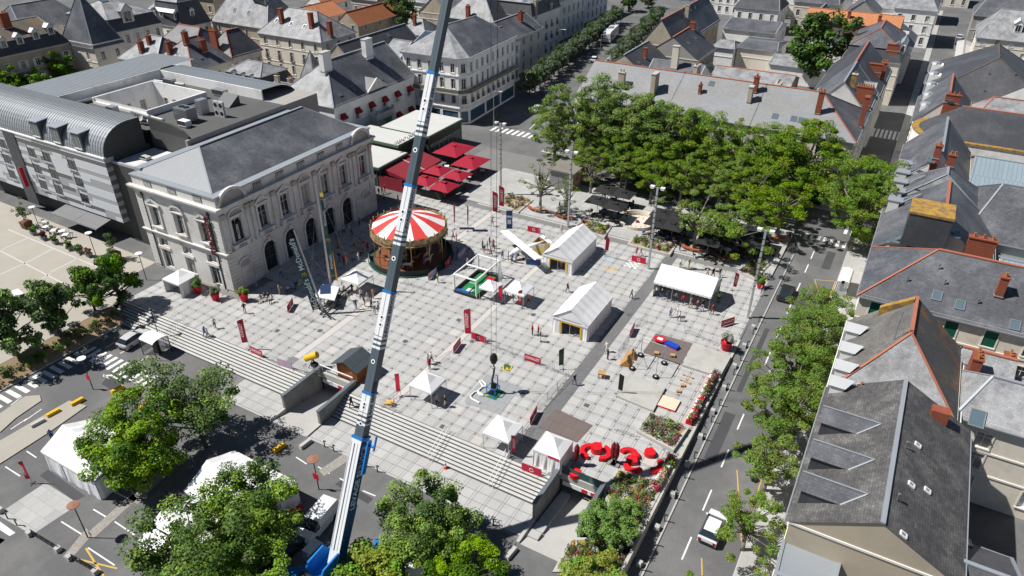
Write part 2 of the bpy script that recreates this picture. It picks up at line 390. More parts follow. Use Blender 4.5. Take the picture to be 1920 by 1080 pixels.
# lower paved apron in front of the stairs
ap=MB()
ap.poly([(-62,40.3,LOW+.005),(R1[0]-.33,40.3,LOW+.005),(R1[0]-.33,43.89,LOW+.005),(-66,43.89,LOW+.005)])
ap.poly([(R1[1]+.33,40.3,LOW+.005),(R2[0]-.33,39.6,LOW+.005),(R2[0]-.33,43.89,LOW+.005),(R1[1]+.33,43.89,LOW+.005)])
apo=struct('lower_pavement',ap,JOINT)
m=MB();rs=random.Random(5)
for a,b in ((-61.8,R1[0]-.35),(R1[1]+.35,R2[0]-.36)):
    n=round((b-a)/1.54);p=(b-a)/n
    for i in range(n):
        for j in range(3):
            y0=43.86-(j+1)*1.2
            for u,wd in ((.02,p-.34),(p-.28,.25)):
                x=a+i*p+u;z=LOW+.009+rs.uniform(0,.004);m.poly([(x,y0+.03,z),(x+wd,y0+.03,z),(x+wd,y0+1.17,z),(x,y0+1.17,z)])
o=link('apron_slabs',m.mesh('apron_slabs',SLAB),apo);o['kind'] = 'stuff'
m=MB()
for a,b in ((-61.8,R1[0]-.34),(R1[1]+.34,R2[0]-.34)):m.box(a,40.0,LOW-.05,b,40.22,LOW+.03)
link('kerb',m.mesh('kerb',KERB),apo)
# retaining wall between square and right-hand road
m=MB()
for k in range(18):
    ya,yb=37.2+k*2.5,37.2+(k+1)*2.5-.02
    if yb>81:break
    m.hexa([(-11.75,ya,-2),(-11.45,ya,-2),(-11.45,yb,-2),(-11.75,yb,-2)],[(-11.75,ya,.1 if ya<46 else .02),(-11.45,ya,.1 if ya<46 else .02),(-11.45,yb,.1 if yb<46 else .02),(-11.75,yb,.1 if yb<46 else .02)])
solo('retaining_wall',m,mat('pale_wall_stone',(.45,.43,.39),.85,var=.25),'low pale stone retaining wall along the edge of the square beside the right road','wall')
# right-hand road: kerbs, pavements
def strip(mb,x0,x1,y0,y1,dz,n=8,mi=0,side=True):
    for k in range(n):
        a,b=y0+(y1-y0)*k/n,y0+(y1-y0)*(k+1)/n
        za,zb=gz(max(x0,-11.4),a)+dz,gz(max(x0,-11.4),b)+dz
        mb.hexa([(x0,a,za-.3),(x1,a,za-.3),(x1,b,zb-.3),(x0,b,zb-.3)],[(x0,a,za),(x1,a,za),(x1,b,zb),(x0,b,zb)],mi)
m=MB();strip(m,-11.44,-10.25,30,85,.10,11);strip(m,-11.44,-10.25,85,106,.1,2);struct('pavement_left',m,DSTRIP)
m=MB();strip(m,-10.25,-10.1,30,85,.12,11);strip(m,-10.25,-10.1,85,106,.12,2)
strip(m,-3.15,-3.0,30,85,.12,11);strip(m,-3.15,-3.0,85,121,.12,2);strip(m,-7.15,-7.0,126,330,.12,2);strip(m,-1.2,-1.05,128,330,.12,2)
struct('kerb',m,KERB)
m=MB();strip(m,-3.0,.3,30,85,.11,11);strip(m,-3.0,.3,85,121,.11,2);strip(m,-1.05,.3,128,330,.11,2);struct('pavement_right',m,SIDEP)
# north street pavements
m=MB();m.box(-64,125.2,-.02,-7,127,.1);struct('pavement_north',m,SIDEP)
# painted markings on the roads
mk=MB()
def stripe(x0,x1,y0,y1,mi=0,dz=.006):
    za,zb=gz((x0+x1)/2,y0)+dz,gz((x0+x1)/2,y1)+dz
    mk.poly([(x0,y0,za),(x1,y0,za),(x1,y1,zb),(x0,y1,zb)],mi)
for y0,y1 in ((45,47.8),(51.3,54.2),(57.6,60.4),(63.8,66.6),(70,72.8),(76.4,79.2),(82.6,85.4),(88.8,91.6),(95.2,98),(101.4,104.2),(106.2,109)):stripe(-7.7,-7.55,y0,y1)
for k in range(7):stripe(-10+k*.98,-9.5+k*.98,112.3,114.6)
for k in range(5):stripe(-14.6,-12.2,116.5+k*1.0,117+k*1.0)
for k in range(4):stripe(-4.6+k*1.0,-4.1+k*1.0,117.5,122)
def zig(pts,wd=.12,mi=1,z=None):
    for a,b in zip(pts,pts[1:]):
        a,b=V((*a,0)),V((*b,0));d=(b-a).normalized();n=V((-d.y,d.x,0))*wd/2
        mk.poly([(q.x,q.y,gz(q.x,q.y)+.009) for q in (a-n,b-n,b+n,a+n)],mi)
zig([(-6.1,58),(-3.4,49.5),(-3.6,58)]);zig([(-6.1,46),(-3.4,38)]);zig([(-6,100),(-3.3,92),(-3.3,101)]);zig([(-6,100),(-3.3,101)])
struct('road_marking',mk,[PAINT,YPAINT])
rp3=MB()
for x0,x1,y0,y1 in ((-9.6,-8.4,58,66),(-6.8,-5.6,86,95),(-9.4,-8.8,70,84),(-7.2,-5,60,62),(-5.8,-4.6,104,110)):rp3.poly([(x,y,gz(-8,y)+.004) for x,y in ((x0,y0),(x1,y0),(x1,y1),(x0,y1))])
for q in (((640,900),(700,935),(690,945),(628,908)),((90,880),(160,930),(140,940),(75,892)),((215,690),(245,705),(215,735),(190,720))):rp3.poly([tuple(GG(*p)+V((0,0,.004))) for p in q])
struct('road_patch',rp3,mat('fresh_asphalt',(.065,.066,.07),.9,var=.3))
mk=MB()
def gpoly(px,mi=0,dz=.006):
    mk.poly([tuple(GG(*p)+V((0,0,dz))) for p in px],mi)
def gline(a,b,wd=.12,mi=0):
    a,b=GG(*a),GG(*b);d=(b-a);d.z=0;d.normalize();n=V((-d.y,d.x,0))*wd/2
    mk.poly([(q.x,q.y,gz(q.x,q.y)+.006) for q in (a-n,b-n,b+n,a+n)],mi)
# zebra by the silver car, zebra along the bed, arrow, bays
for k in range(12):
    c=V((-83.4+k*1.08,37.9,LOW+.006));mk.poly([c+V((-.27,-1.1,0)),c+V((.27,-1.1,0)),c+V((.27,1.1,0)),c+V((-.27,1.1,0))])
for k in range(13):
    c=V((-83.3,24.2+k*1.06,LOW+.006));mk.poly([c+V((-1.2,-.27,0)),c+V((1.2,-.27,0)),c+V((1.2,.27,0)),c+V((-1.2,.27,0))])
gline((155,632),(222,612));gline((197,653),(215,642));gline((225,663),(239,655));gline((255,683),(278,667));gline((20,760),(41,744));gline((45,790),(78,767));gline((20,805),(50,785))
gpoly([(185,701),(206,711),(193,700),(196,706)]);gpoly([(193,704),(209,702),(226,712),(224,714),(207,705),(194,707)])
for a,b in (((90,833),(98,845)),((50,846),(68,858)),((10,875),(38,893)),((210,920),(240,935)),((115,978),(160,1006)),((175,955),(200,970)),((215,978),(252,1003)),((165,1027),(215,1060)),((555,857),(575,870)),((596,875),(618,888)),((637,897),(655,907)),((680,920),(704,930)),((600,955),(590,947)),((898,1037),(930,1052))):gline(a,b,.13)
gline((140,1047),(220,1066),.16,1);gline((161,1028),(194,1080),.16,1)
for k in range(4):gpoly([(-14+k*-14,985+k*-1),(0,978),(29,999),(18,1005)] if k==0 else [(-30,1010),(-20,1002),(10,1012),(0,1020)])
# bays and lines on the hotel forecourt; north crossing; street lines
for a,b in (((960+0,245),(976,252)),):pass
for k in range(9):
    c=V((-79.5+k*1.35,132.6,.0));mk.poly([c+V((-.35,-1.5,.004)),c+V((.35,-1.5,.004)),c+V((.35,1.5,.004)),c+V((-.35,1.5,.004))])
gline((1008,228),(992,243),.15);gline((1145,105),(1130,118),.2);gline((1790,105),(1780,130),.2);gline((1752,117),(1783,116),.2);gline((1780,130),(1766,157),.2)
for k in range(7):c=V((-6.3+k*.85,172,.004));mk.poly([c+V((-.25,-3,0)),c+V((.25,-3,0)),c+V((.25,3,0)),c+V((-.25,3,0))])
struct('road_marking',mk,[PAINT,YPAINT])
# hotel forecourt: beige paving with pale lines
m=MB();m.poly([(-200,6,.003),(-88.2,6,.003),(-88.2,45.5,.003),(-93,52.5,.003),(-93.2,56,.003),(-200,58,.003)])
fc=struct('forecourt',m,BEIGE);m=MB()
def fl(a,b,wd=.22):
    a,b=G(*a),G(*b);d=(b-a).normalized();n=V((-d.y,d.x,0))*wd/2;m.poly([(q.x,q.y,.007) for q in (a-n,b-n,b+n,a+n)])
for a,b in (((15,430),(205,510)),((0,470),(145,545)),((0,470),(50,447)),((50,492),(98,467)),((95,510),(145,485)),((0,515),(50,492)),((95,512),(65,532)),((170,522),(205,506)),((0,560),(15,545)),((205,510),(250,530))):fl(a,b,.25)
link('paving_band',m.mesh('paving_band',LSTRIP),fc)
# kerbed islands and paving in the lower car park
isl=MB()
isl.poly([tuple(GG(*p)+V((0,0,.1))) for p in ((-30,845),(130,752),(163,762),(95,810),(-30,890))]);isl.poly([tuple(GG(*p)+V((0,0,.1))) for p in ((-20,790),(48,744),(75,742),(78,752),(30,785),(0,812))])
struct('traffic_island',isl,BEIGE)
m=MB()
for q in (((118,1044),(162,990),(172,1004),(130,1052)),((165,998),(248,925),(258,935),(175,1010)),((598,882),(652,846),(664,858),(607,893)),((240,935),(330,850),(345,858),(258,945))):
    m.poly([tuple(GG(*p)+V((0,0,.012))) for p in q])
struct('paver_strip',m,mat('pale_setts',(.40,.37,.34),.9,var=.2,fine=.35,brick=(.22,.12,.02,.7)))
m=MB();m.poly([tuple(GG(*p)+V((0,0,.01))) for p in ((-5,965),(85,905),(148,945),(60,1003))]);struct('slab_pavement',m,SIDEP)

# ------------------------------------------------------------------ building kit
SLATE=mat('slate',(.098,.103,.118),.5,var=.4,scale=.18,fine=.42,col2=(.18,.185,.2),c2amt=.4,c2scale=.22,brick=(.32,.22,.014,.72),mortar=(.5,.5,.5),spec=.45,streak=.5)
SLATEL=mat('sunlit_weathered_slate',(.35,.355,.365),.6,var=.35,scale=.3,fine=.5,col2=(.19,.19,.195),c2amt=.42,c2scale=.45,brick=(.32,.22,.012,.84),mortar=(.62,.62,.62),spec=.4,streak=.5)  # weathered slate whose pale base colour also paints sunlight on lit slopes and hips
SLATED=mat('dark_slate',(.065,.068,.078),.5,var=.3,scale=.2,fine=.35,col2=(.10,.10,.105),c2amt=.32,c2scale=.2,brick=(.32,.22,.012,.85),mortar=(.62,.62,.62),spec=.45,streak=.5)
SLATEB=mat('brown_slate',(.115,.105,.095),.7,var=.4,scale=.2,fine=.25,col2=(.20,.14,.075),c2amt=.4,c2scale=.16,brick=(.32,.22,.012,.8),mortar=(.6,.6,.6),streak=.5)
LICHEN=mat('lichened_slate',(.10,.10,.10),.8,var=.4,scale=.25,fine=.25,col2=(.38,.17,.03),c2amt=.2,c2scale=.3,brick=(.32,.22,.012,.8),mortar=(.6,.6,.6),streak=.5)
MOSSTOP=mat('lichen_yellow',(.42,.24,.04),.9,var=.5,scale=1.2,fine=.4,col2=(.16,.12,.08),c2amt=.4,c2scale=1.5)
ZINC=mat('zinc',(.33,.36,.39),.5,.25,var=.2,scale=.3,fine=.1,spec=.5)
ZINCB=mat('zinc_sheet',(.30,.37,.42),.45,.2,var=.2,scale=.3,fine=.1,brick=(.6,30,.04,.93),mortar=(.6,.65,.7))
TILE=mat('orange_tile',(.46,.17,.075),.8,var=.4,scale=.3,fine=.3,isl=.2,brick=(.24,.3,.03,.7),mortar=(.5,.45,.4))
TILEO=mat('bright_tile',(.58,.25,.12),.8,var=.3,scale=.3,fine=.3,brick=(.24,.3,.03,.75),mortar=(.6,.5,.45))
RIDGET=mat('ridge_tile',(.38,.135,.085),.8,var=.3,scale=1,fine=.3)
BRICK=mat('red_brick',(.27,.075,.04),.85,var=.35,scale=.8,fine=.25,brick=(.23,.075,.012,.7),mortar=(1.1,1.2,1.3))
POT=mat('terracotta_pot',(.36,.14,.06),.8,var=.4,scale=2,col2=(.35,.22,.06),c2amt=.35,c2scale=2)
W_STONE=mat('tuffeau_stone',(.64,.62,.59),.85,var=.22,scale=.3,fine=.12,col2=(.42,.38,.33),c2amt=.2,c2scale=.35,streak=.28)
W_CREAM=mat('cream_render',(.72,.66,.56),.9,var=.18,scale=.25,fine=.1,col2=(.5,.45,.37),c2amt=.28,streak=.28)
W_WHITE=mat('white_render',(.84,.83,.81),.9,var=.14,scale=.25,fine=.08,col2=(.58,.56,.52),c2amt=.25,streak=.28)
W_GREY=mat('grey_render',(.34,.325,.30),.9,var=.22,scale=.3,fine=.12,streak=.28)
W_TAN=mat('tan_render',(.46,.39,.30),.9,var=.25,scale=.3,fine=.12,col2=(.32,.28,.22),c2amt=.35,streak=.28)
W_RUB=mat('rubble_stone',(.24,.185,.135),.95,var=.4,scale=1.2,fine=.4,brick=(.45,.22,.03,.6),mortar=(.8,.8,.8),bump=.4,bscale=4)
SHUT=mat('white_shutter',(.66,.67,.68),.6,var=.1);GSHUT=mat('green_shutter',(.01,.11,.065),.5,var=.1)
FRAME=mat('window_frame',(.66,.66,.64),.5,var=.05);SURR=mat('window_surround',(.72,.69,.63),.8,var=.12)
BLIND=mat('roller_blind',(.75,.75,.76),.6,var=.05);SHADEM=mat('baluster_shade',(.05,.05,.05),.5,var=.2)
CURT=mat('curtain',(.30,.29,.27),.8,var=.5,scale=3)
IRON=mat('wrought_iron',(.02,.02,.022),.5)
_WC={}
def winmesh(w,h,style):
    """window seen in its opening: frame with casement bars, its glass and its sill (x right, y into the wall, z up, origin bottom centre of the wall face)"""
    k=(round(w,2),round(h,2),style)
    if k in _WC:return _WC[k]
    f=MB();t=.07;y=.16
    for a in ((-w/2,0,-w/2+t,h),(w/2-t,0,w/2,h),(-w/2+t,0,w/2-t,t),(-w/2+t,h-t,w/2-t,h),(-.035,t,.035,h-t)):f.box(a[0],y-.03,a[1],a[2],y+.05,a[3])
    if h>1.5:f.box(-w/2+t,y-.025,h*.68,-.035,y+.05,h*.68+.06);f.box(.035,y-.025,h*.68,w/2-t,y+.05,h*.68+.06)
    fm=f.mesh('window',FRAME)
    p=MB();p.box(-w/2+.02,y+.02,.02,w/2-.02,y+.04,h-.02);gl=p.mesh('pane',BLIND if style == 'blind' else GLASS)
    s=MB();s.box(-w/2-.14,-.12,-.14,w/2+.14,.0,0.0)
    if style != 'plain':
        b=.14
        s.box(-w/2-b,-.06,0,-w/2-.001,-.002,h+b);s.box(w/2+.001,-.06,0,w/2+b,-.002,h+b);s.box(-w/2,-.06,h+.001,w/2,-.002,h+b)
        if style == 'hood':s.box(-w/2-.25,-.22,h+b,w/2+.25,-.002,h+b+.14)
    sm=s.mesh('surround',SURR)
    ex=None
    if style == 'shut':
        ex=()
        for sx in (-1,1):
            q=MB();x0,x1=sorted((sx*(w/2+.16),sx*(w/2+.16+w*.48)));q.box(x0,-.1,0,x1,-.062,h)
            for j in range(6):q.box(x0+.05,-.115,.1+j*h/6,x1-.05,-.1,.1+j*h/6+h/9)
            ex+=(('shutter',q.mesh('shutter',SHUT)),)
    elif style == 'green':
        q=MB();q.box(-w/2+.03,.02,.02,w/2-.03,.07,h-.02)
        for j in range(10):q.box(-w/2+.1,0.0,.1+j*h/10.5,w/2-.1,.02,.1+j*h/10.5+.1)
        ex=('shutter',q.mesh('shutter',GSHUT))
    elif style == 'greenopen':
        q=MB()
        q.box(.0,.09,.3,.06,.14,h-.02)
        for j in range(5):q.box(-.28,.09,.35+j*(h-.5)/4,.28,.13,.42+j*(h-.5)/4)
        ex=('shutter_bar',q.mesh('shutter_bar',mat('teal_paint',(.04,.16,.15),.5)))
    elif style == 'balc':
        q=MB()
        q.box(-w/2-.1,-.3,.9,w/2+.1,-.26,.95);q.box(-w/2-.1,-.3,.05,w/2+.1,-.26,.1)
        for j in range(9):x=-w/2-.1+j*(w+.2)/8;q.box(x-.012,-.295,.1,x+.012,-.265,.9)
        q.box(-w/2-.12,-.32,-.02,w/2+.12,-.121,.04)
        ex=('guard_rail',q.mesh('guard_rail',IRON))
    elif style == 'awn':
        q=MB();q.hexa([(-w/2-.15,-.95,h*.72-.3),(w/2+.15,-.95,h*.72-.3),(w/2+.15,-.07,h*.72-.3),(-w/2-.15,-.07,h*.72-.3)],[(-w/2-.15,-.95,h*.72),(w/2+.15,-.95,h*.72),(w/2+.15,-.07,h+.12),(-w/2-.15,-.07,h+.12)])
        ex=('awning',q.mesh('awning',mat('dark_red_canvas',(.26,.012,.02),.8)))
        ex=(ex,)
        for sx in (-1,1):q2=MB();x0,x1=sorted((sx*(w/2+.16),sx*(w/2+.16+w*.48)));q2.box(x0,-.1,0,x1,-.062,h);ex+=(('shutter',q2.mesh('shutter',SHUT)),)
    gl2=gl.copy();gl2.materials[0]=CURT;_WC[k]=(fm,(gl,gl,gl,gl2) if style != 'blind' else (gl,gl2),sm,ex);return _WC[k]
def window(root,pos,ang,w,h,style='std',detail=True):
    """pos world (bottom centre on wall face), ang = rotation so that local -Y is the outward normal"""
    fm,gl,sm,ex=winmesh(w,h,style);off=root.location
    if root.parent:off=off+root.parent.location
    o=link('window',fm,root,V(pos)-off,ang);link('pane',random.choice(gl),o);link('surround',sm,o)
    if ex:
        for e in (ex if isinstance(ex[0],tuple) else (ex,)):link(e[0],e[1],o)
    return o
def wall(mb,a,b,z0,z1,ops,mi=0,dep=.2,rmi=None,top=None):
    """wall face from a to b (outward normal to the right of a->b) with real openings (s0,s1,t0,t1) and their reveals"""
    a,b=V((a[0],a[1],0)),V((b[0],b[1],0));L=(b-a).length;d=(b-a)/L;n=V((d.y,-d.x,0));rmi=mi if rmi is None else rmi
    ops=[o for o in ops if o[0]>.01 and o[1]<L-.01]
    xs=sorted({0,L,*[q for o in ops for q in o[:2]]});zs=sorted({z0,z1,*[q for o in ops for q in o[2:]]})
    P3=lambda s,z,k=0:tuple(a+d*s-n*k+V((0,0,z)))
    for i in range(len(xs)-1):
        run=None
        for j in range(len(zs)-1):
            cx,cz=(xs[i]+xs[i+1])/2,(zs[j]+zs[j+1])/2
            solid=not any(o[0]<cx<o[1] and o[2]<cz<o[3] for o in ops)
            if solid:mb.poly([P3(xs[i],zs[j]),P3(xs[i+1],zs[j]),P3(xs[i+1],zs[j+1]),P3(xs[i],zs[j+1])],mi)
    for s0,s1,t0,t1 in ops:
        for q in ([P3(s0,t0),P3(s0,t0,dep),P3(s0,t1,dep),P3(s0,t1)],[P3(s1,t1),P3(s1,t1,dep),P3(s1,t0,dep),P3(s1,t0)],
                  [P3(s0,t1),P3(s0,t1,dep),P3(s1,t1,dep),P3(s1,t1)],[P3(s1,t0),P3(s1,t0,dep),P3(s0,t0,dep),P3(s0,t0)]):mb.poly(q,rmi)
        mb.poly([P3(s0,t0,dep+.05),P3(s1,t0,dep+.05),P3(s1,t1,dep+.05),P3(s0,t1,dep+.05)],rmi)
class House:pass
def house(nm,label,x0,x1,y0,y1,ze,rise,ax='x',h0=None,h1=None,wallm=None,roofm=None,ridge=None,S=0,E=0,Wc=0,fl=((1,1.9),(4.2,1.9),(7.2,1.7)),ww=1.05,style='std',z0=None,ms=None,oh=.35,cat='building',gut=None,shop=None,band=True,group=None,skip=(),flat=False,hipm=None,kind_win=None):
    wallm=wallm or W_CREAM;roofm=roofm or SLATE;H=House();z0=min(gz(x0,y0),gz(x1,y0),gz((x0+x1)/2,y0))-.3 if z0 is None else z0
    cx,cy=(x0+x1)/2,(y0+y1)/2;root=thing(nm,label,cat,(cx,cy,z0+.3),group=group);H.root=root;H.b=(x0,x1,y0,y1);H.ze=ze
    h0=0 if h0 is None else h0;h1=0 if h1 is None else h1
    # walls
    m=MB();wins=[]
    def ops(L,n,face):
        r=[]
        if not n:return r
        for fi,(s,hh) in enumerate(fl):
            if s+hh>ze-.15:continue
            for k in range(n):
                if (face,fi,k) in skip:continue
                c=L*(k+.5)/n;r.append((c-ww/2,c+ww/2,s,s+hh));wins.append((face,c,s,hh,fi))
        return r
    wall(m,(x0,y0),(x1,y0),z0,ze,ops(x1-x0,S,'S'));wall(m,(x1,y0),(x1,y1),z0,ze,ops(y1-y0,E,'E'))
    wall(m,(x1,y1),(x0,y1),z0,ze,[]);wall(m,(x0,y1),(x0,y0),z0,ze,ops(y1-y0,Wc,'W'))
    if flat:
        m.poly([(x0+.3,y0+.3,ze-.35),(x1-.3,y0+.3,ze-.35),(x1-.3,y1-.3,ze-.35),(x0+.3,y1-.3,ze-.35)],1)
        q=[(x0,y0),(x1,y0),(x1,y1),(x0,y1)];qi=[(x0+.3,y0+.3),(x1-.3,y0+.3),(x1-.3,y1-.3),(x0+.3,y1-.3)]
        for k in range(4):
            a,b,c,d=q[k],q[(k+1) % 4],qi[(k+1) % 4],qi[k];m.poly([(*a,ze),(*b,ze),(*c,ze),(*d,ze)],2);m.poly([(*d,ze),(*c,ze),(*c,ze-.35),(*d,ze-.35)],0)
        part('wall',m,[wallm,roofm,gut or ZINC],root);H.rz=lambda x,y:ze-.35 if x0 <= x <= x1 and y0 <= y <= y1 else -99
    else:
        zb=ze;bx=[x0,x1,y0,y1];rf=MB()
        if ms:
            i,hm=ms;q=[(x0-oh*.5,y0-oh*.5),(x1+oh*.5,y0-oh*.5),(x1+oh*.5,y1+oh*.5),(x0-oh*.5,y1+oh*.5)];qi=[(x0+i,y0+i),(x1-i,y0+i),(x1-i,y1-i),(x0+i,y1-i)]
            for k in range(4):rf.poly([(*q[k],ze),(*q[(k+1) % 4],ze),(*qi[(k+1) % 4],ze+hm),(*qi[k],ze+hm)],1)
            zb=ze+hm;bx=[x0+i,x1-i,y0+i,y1-i]
        X0,X1,Y0,Y1=bx
        A,B_,C,D=(X0,Y0),(X1,Y0),(X1,Y1),(X0,Y1)
        D2=((Y1-Y0) if ax == 'x' else (X1-X0))/2;pit=rise/D2;zl=zb-oh*pit;o=oh
        hs0=rise/h0 if h0 else None;hs1=rise/h1 if h1 else None
        if ax == 'x':r0,r1=(X0+h0,(Y0+Y1)/2),(X1-h1,(Y0+Y1)/2)
        else:r0,r1=((X0+X1)/2,Y0+h0),((X0+X1)/2,Y1-h1)
        zr=zb+rise
        if ax == 'x':
            e0=X0-(o if h0 else .12);e1=X1+(o if h1 else .12)
            z0e=zl
            rr0=(r0[0]-(0 if h0 else .12),r0[1]);rr1=(r1[0]+(0 if h1 else .12),r1[1])
            rf.poly([(e0,Y0-o,zl),(e1,Y0-o,zl),(*rr1,zr),(*rr0,zr)]);rf.poly([(e1,Y1+o,zl),(e0,Y1+o,zl),(*rr0,zr),(*rr1,zr)])
            if h0:rf.poly([(e0,Y1+o,zl),(e0,Y0-o,zl),(*r0,zr)],2)
            else:m.poly([(X0,Y1,zb),(X0,Y0,zb),(*r0,zr)])
            if h1:rf.poly([(e1,Y0-o,zl),(e1,Y1+o,zl),(*r1,zr)],2)
            else:m.poly([(X1,Y0,zb),(X1,Y1,zb),(*r1,zr)])
            ends=[((e0,Y0-o,zl),(e0,Y1+o,zl)),((e1,Y0-o,zl),(e1,Y1+o,zl))];eav=[((e0,Y0-o,zl),(e1,Y0-o,zl)),((e1,Y1+o,zl),(e0,Y1+o,zl))]
        else:
            e0=Y0-(o if h0 else .12);e1=Y1+(o if h1 else .12);rr0=(r0[0],r0[1]-(0 if h0 else .12));rr1=(r1[0],r1[1]+(0 if h1 else .12))
            rf.poly([(X1+o,e0,zl),(X1+o,e1,zl),(*rr1,zr),(*rr0,zr)]);rf.poly([(X0-o,e1,zl),(X0-o,e0,zl),(*rr0,zr),(*rr1,zr)])
            if h0:rf.poly([(X0-o,e0,zl),(X1+o,e0,zl),(*r0,zr)],2)
            else:m.poly([(X0,Y0,zb),(X1,Y0,zb),(*r0,zr)])
            if h1:rf.poly([(X1+o,e1,zl),(X0-o,e1,zl),(*r1,zr)],2)
            else:m.poly([(X1,Y1,zb),(X0,Y1,zb),(*r1,zr)])
            ends=[((X0-o,e0,zl),(X1+o,e0,zl)),((X0-o,e1,zl),(X1+o,e1,zl))];eav=[((X1+o,e0,zl),(X1+o,e1,zl)),((X0-o,e1,zl),(X0-o,e0,zl))]
        part('wall',m,[wallm],root)
        ro=part('roof',rf,[roofm,SLATED,hipm or roofm],root);H.roof=ro
        c=MB();c.bar((*rr0,zr+.03),(*rr1,zr+.03),.34,.14)
        for hh,rp_,en in ((h0,r0,ends[0]),(h1,r1,ends[1])):
            if hh:
                for e in en:c.bar(V((*rp_,zr))+V((0,0,.03)),V(e)+V((0,0,.05)),.22,.08)
            elif ridge is None:
                for e in en:c.bar(V((*rp_,zr))+V((0,0,.03)),V(e)+V((0,0,.05)),.26,.1)
        part('ridge_cap',c,ridge or ZINC,root)
        gt=MB()
        for a,b in eav+[e for e,hh in zip(ends,(h0,h1)) if hh]:gt.bar(V(a)-V((0,0,.06)),V(b)-V((0,0,.06)),.16,.12)
        if ms:
            for a,b in zip(q,q[1:]+q[:1]):gt.bar((*a,ze-.03),(*b,ze-.03),.22,.16)
        part('gutter',gt,gut or ZINC,root)
        def rz(x,y):
            if not (x0-oh <= x <= x1+oh and y0-oh <= y <= y1+oh):return -99
            u,v=(x,y) if ax == 'x' else (y,x);U0,U1,V0,V1=(X0,X1,Y0,Y1) if ax == 'x' else (Y0,Y1,X0,X1)
            z=zb+min(v-V0,V1-v)*pit
            if hs0:z=min(z,zb+(u-U0)*hs0)
            if hs1:z=min(z,zb+(U1-u)*hs1)
            if ms:z=min(z,ze+min(x-x0,x1-x,y-y0,y1-y)/ms[0]*ms[1]) if min(x-x0,x1-x,y-y0,y1-y)<ms[0] else z
            return z
        H.rz=rz
    if band and ze>6:
        b=MB()
        for zz in [f[0]-.55 for f in fl[1:] if f[0]<ze]+[ze-.25]:
            b.box(x0-.001,y0-.09,zz,x1+.09,y0-.001,zz+.2);b.box(x1+.001,y0,zz,x1+.09,y1,zz+.2)
        part('string_course',b,SURR if wallm is not W_RUB else wallm,root)
    for face,cc,s,hh,fi in wins:
        st=style if isinstance(style,str) else style[min(fi,len(style)-1)]
        if st == 'mix':st=random.choice(('std','std','blind','shut'))
        if face == 'S':window(root,(x0+cc,y0,s),0,ww,hh,st)
        elif face == 'E':window(root,(x1,y0+cc,s),pi/2,ww,hh,st)
        else:window(root,(x0,y1-cc,s),-pi/2,ww,hh,st)
    return H
def onroof(H,px,py):
    d=CR*(px-960)+CU*(540-py)+CF*FPX;o=V((0,0,HC));t=0
    best=None
    for k in range(4000):
        z=HC-k*.0135
        p=o+d*((z-HC)/d.z) if d.z else None
        r=H.rz(p.x,p.y)
        if p.z <= r:best=p;break
    if best is None:
        x0,x1,y0,y1=H.b;p=G(px,py,H.ze+1);best=V((min(max(p.x,x0+.5),x1-.5),min(max(p.y,y0+.5),y1-.5),0))
    best.z=H.rz(best.x,best.y);return best
def chimney(H,px,py,w=.9,d=.5,h=1.8,m=None,pots=3,ax=None,potm=None):
    p=onroof(H,px,py);c=MB();m=m or BRICK
    lo=min(H.rz(p.x+a*w/2,p.y+b*d/2) for a in (-1,1) for b in (-1,1));lo=max(lo,p.z-2.5)-.1
    c.box(p.x-w/2,p.y-d/2,lo,p.x+w/2,p.y+d/2,p.z+h);c.box(p.x-w/2-.08,p.y-d/2-.08,p.z+h,p.x+w/2+.08,p.y+d/2+.08,p.z+h+.14,1)
    c.box(p.x-w/2-.06,p.y-d/2-.06,p.z-.05,p.x+w/2+.06,p.y+d/2+.06,p.z+.06,2)
    o=part('chimney',c,[m,CONCL if m is not BRICK else m,ZINC],H.root)
    if pots:
        for k in range(pots):
            q=MB();u=(k+.5)/pots-.5;x,y=(p.x+u*w,p.y) if w >= d else (p.x,p.y+u*d)
            q.lathe([(.13,0),(.11,.35),(.15,.38),(.15,.46),(.08,.46),(.08,.3)],(x,y,p.z+h+.14),8)
            oo=link('chimney_pot',q.mesh('chimney_pot',potm or POT,tuple(H.root.location)),o)
    return o
def slopeframe(H,p):
    e=.05;nx=(H.rz(p.x+e,p.y)-H.rz(p.x-e,p.y))/(2*e);ny=(H.rz(p.x,p.y+e)-H.rz(p.x,p.y-e))/(2*e)
    if abs(nx)>5 or abs(ny)>5:nx=ny=0
    n=V((-nx,-ny,1)).normalized();up=V((nx,ny,nx*nx+ny*ny));up=up.normalized() if up.length>1e-4 else V((0,1,0));X=up.cross(n).normalized();return X,up,n
def skylight(H,px,py,w=.8,h=1.1,m=None):
    p=onroof(H,px,py);X,Y,Z=slopeframe(H,p);f=MB();g_=MB()
    for a,b,c,d in ((-w/2,-h/2,w/2,-h/2+.1),(-w/2,h/2-.1,w/2,h/2),(-w/2,-h/2+.1,-w/2+.1,h/2-.1),(w/2-.1,-h/2+.1,w/2,h/2-.1)):f.box(a,b,.0,c,d,.13)
    g_.box(-w/2+.1,-h/2+.1,.0,w/2-.1,h/2-.1,.09);M=Matrix.Translation(p) @ Matrix((X,Y,Z)).transposed().to_4x4();f.xf(M);g_.xf(M)
    o=part('skylight',f,m or GREYM,H.root);link('pane',g_.mesh('pane',mat('skylight_glass',(.10,.15,.18),.12,var=.2,fine=0,spec=.9),tuple(H.root.location)),o);return o
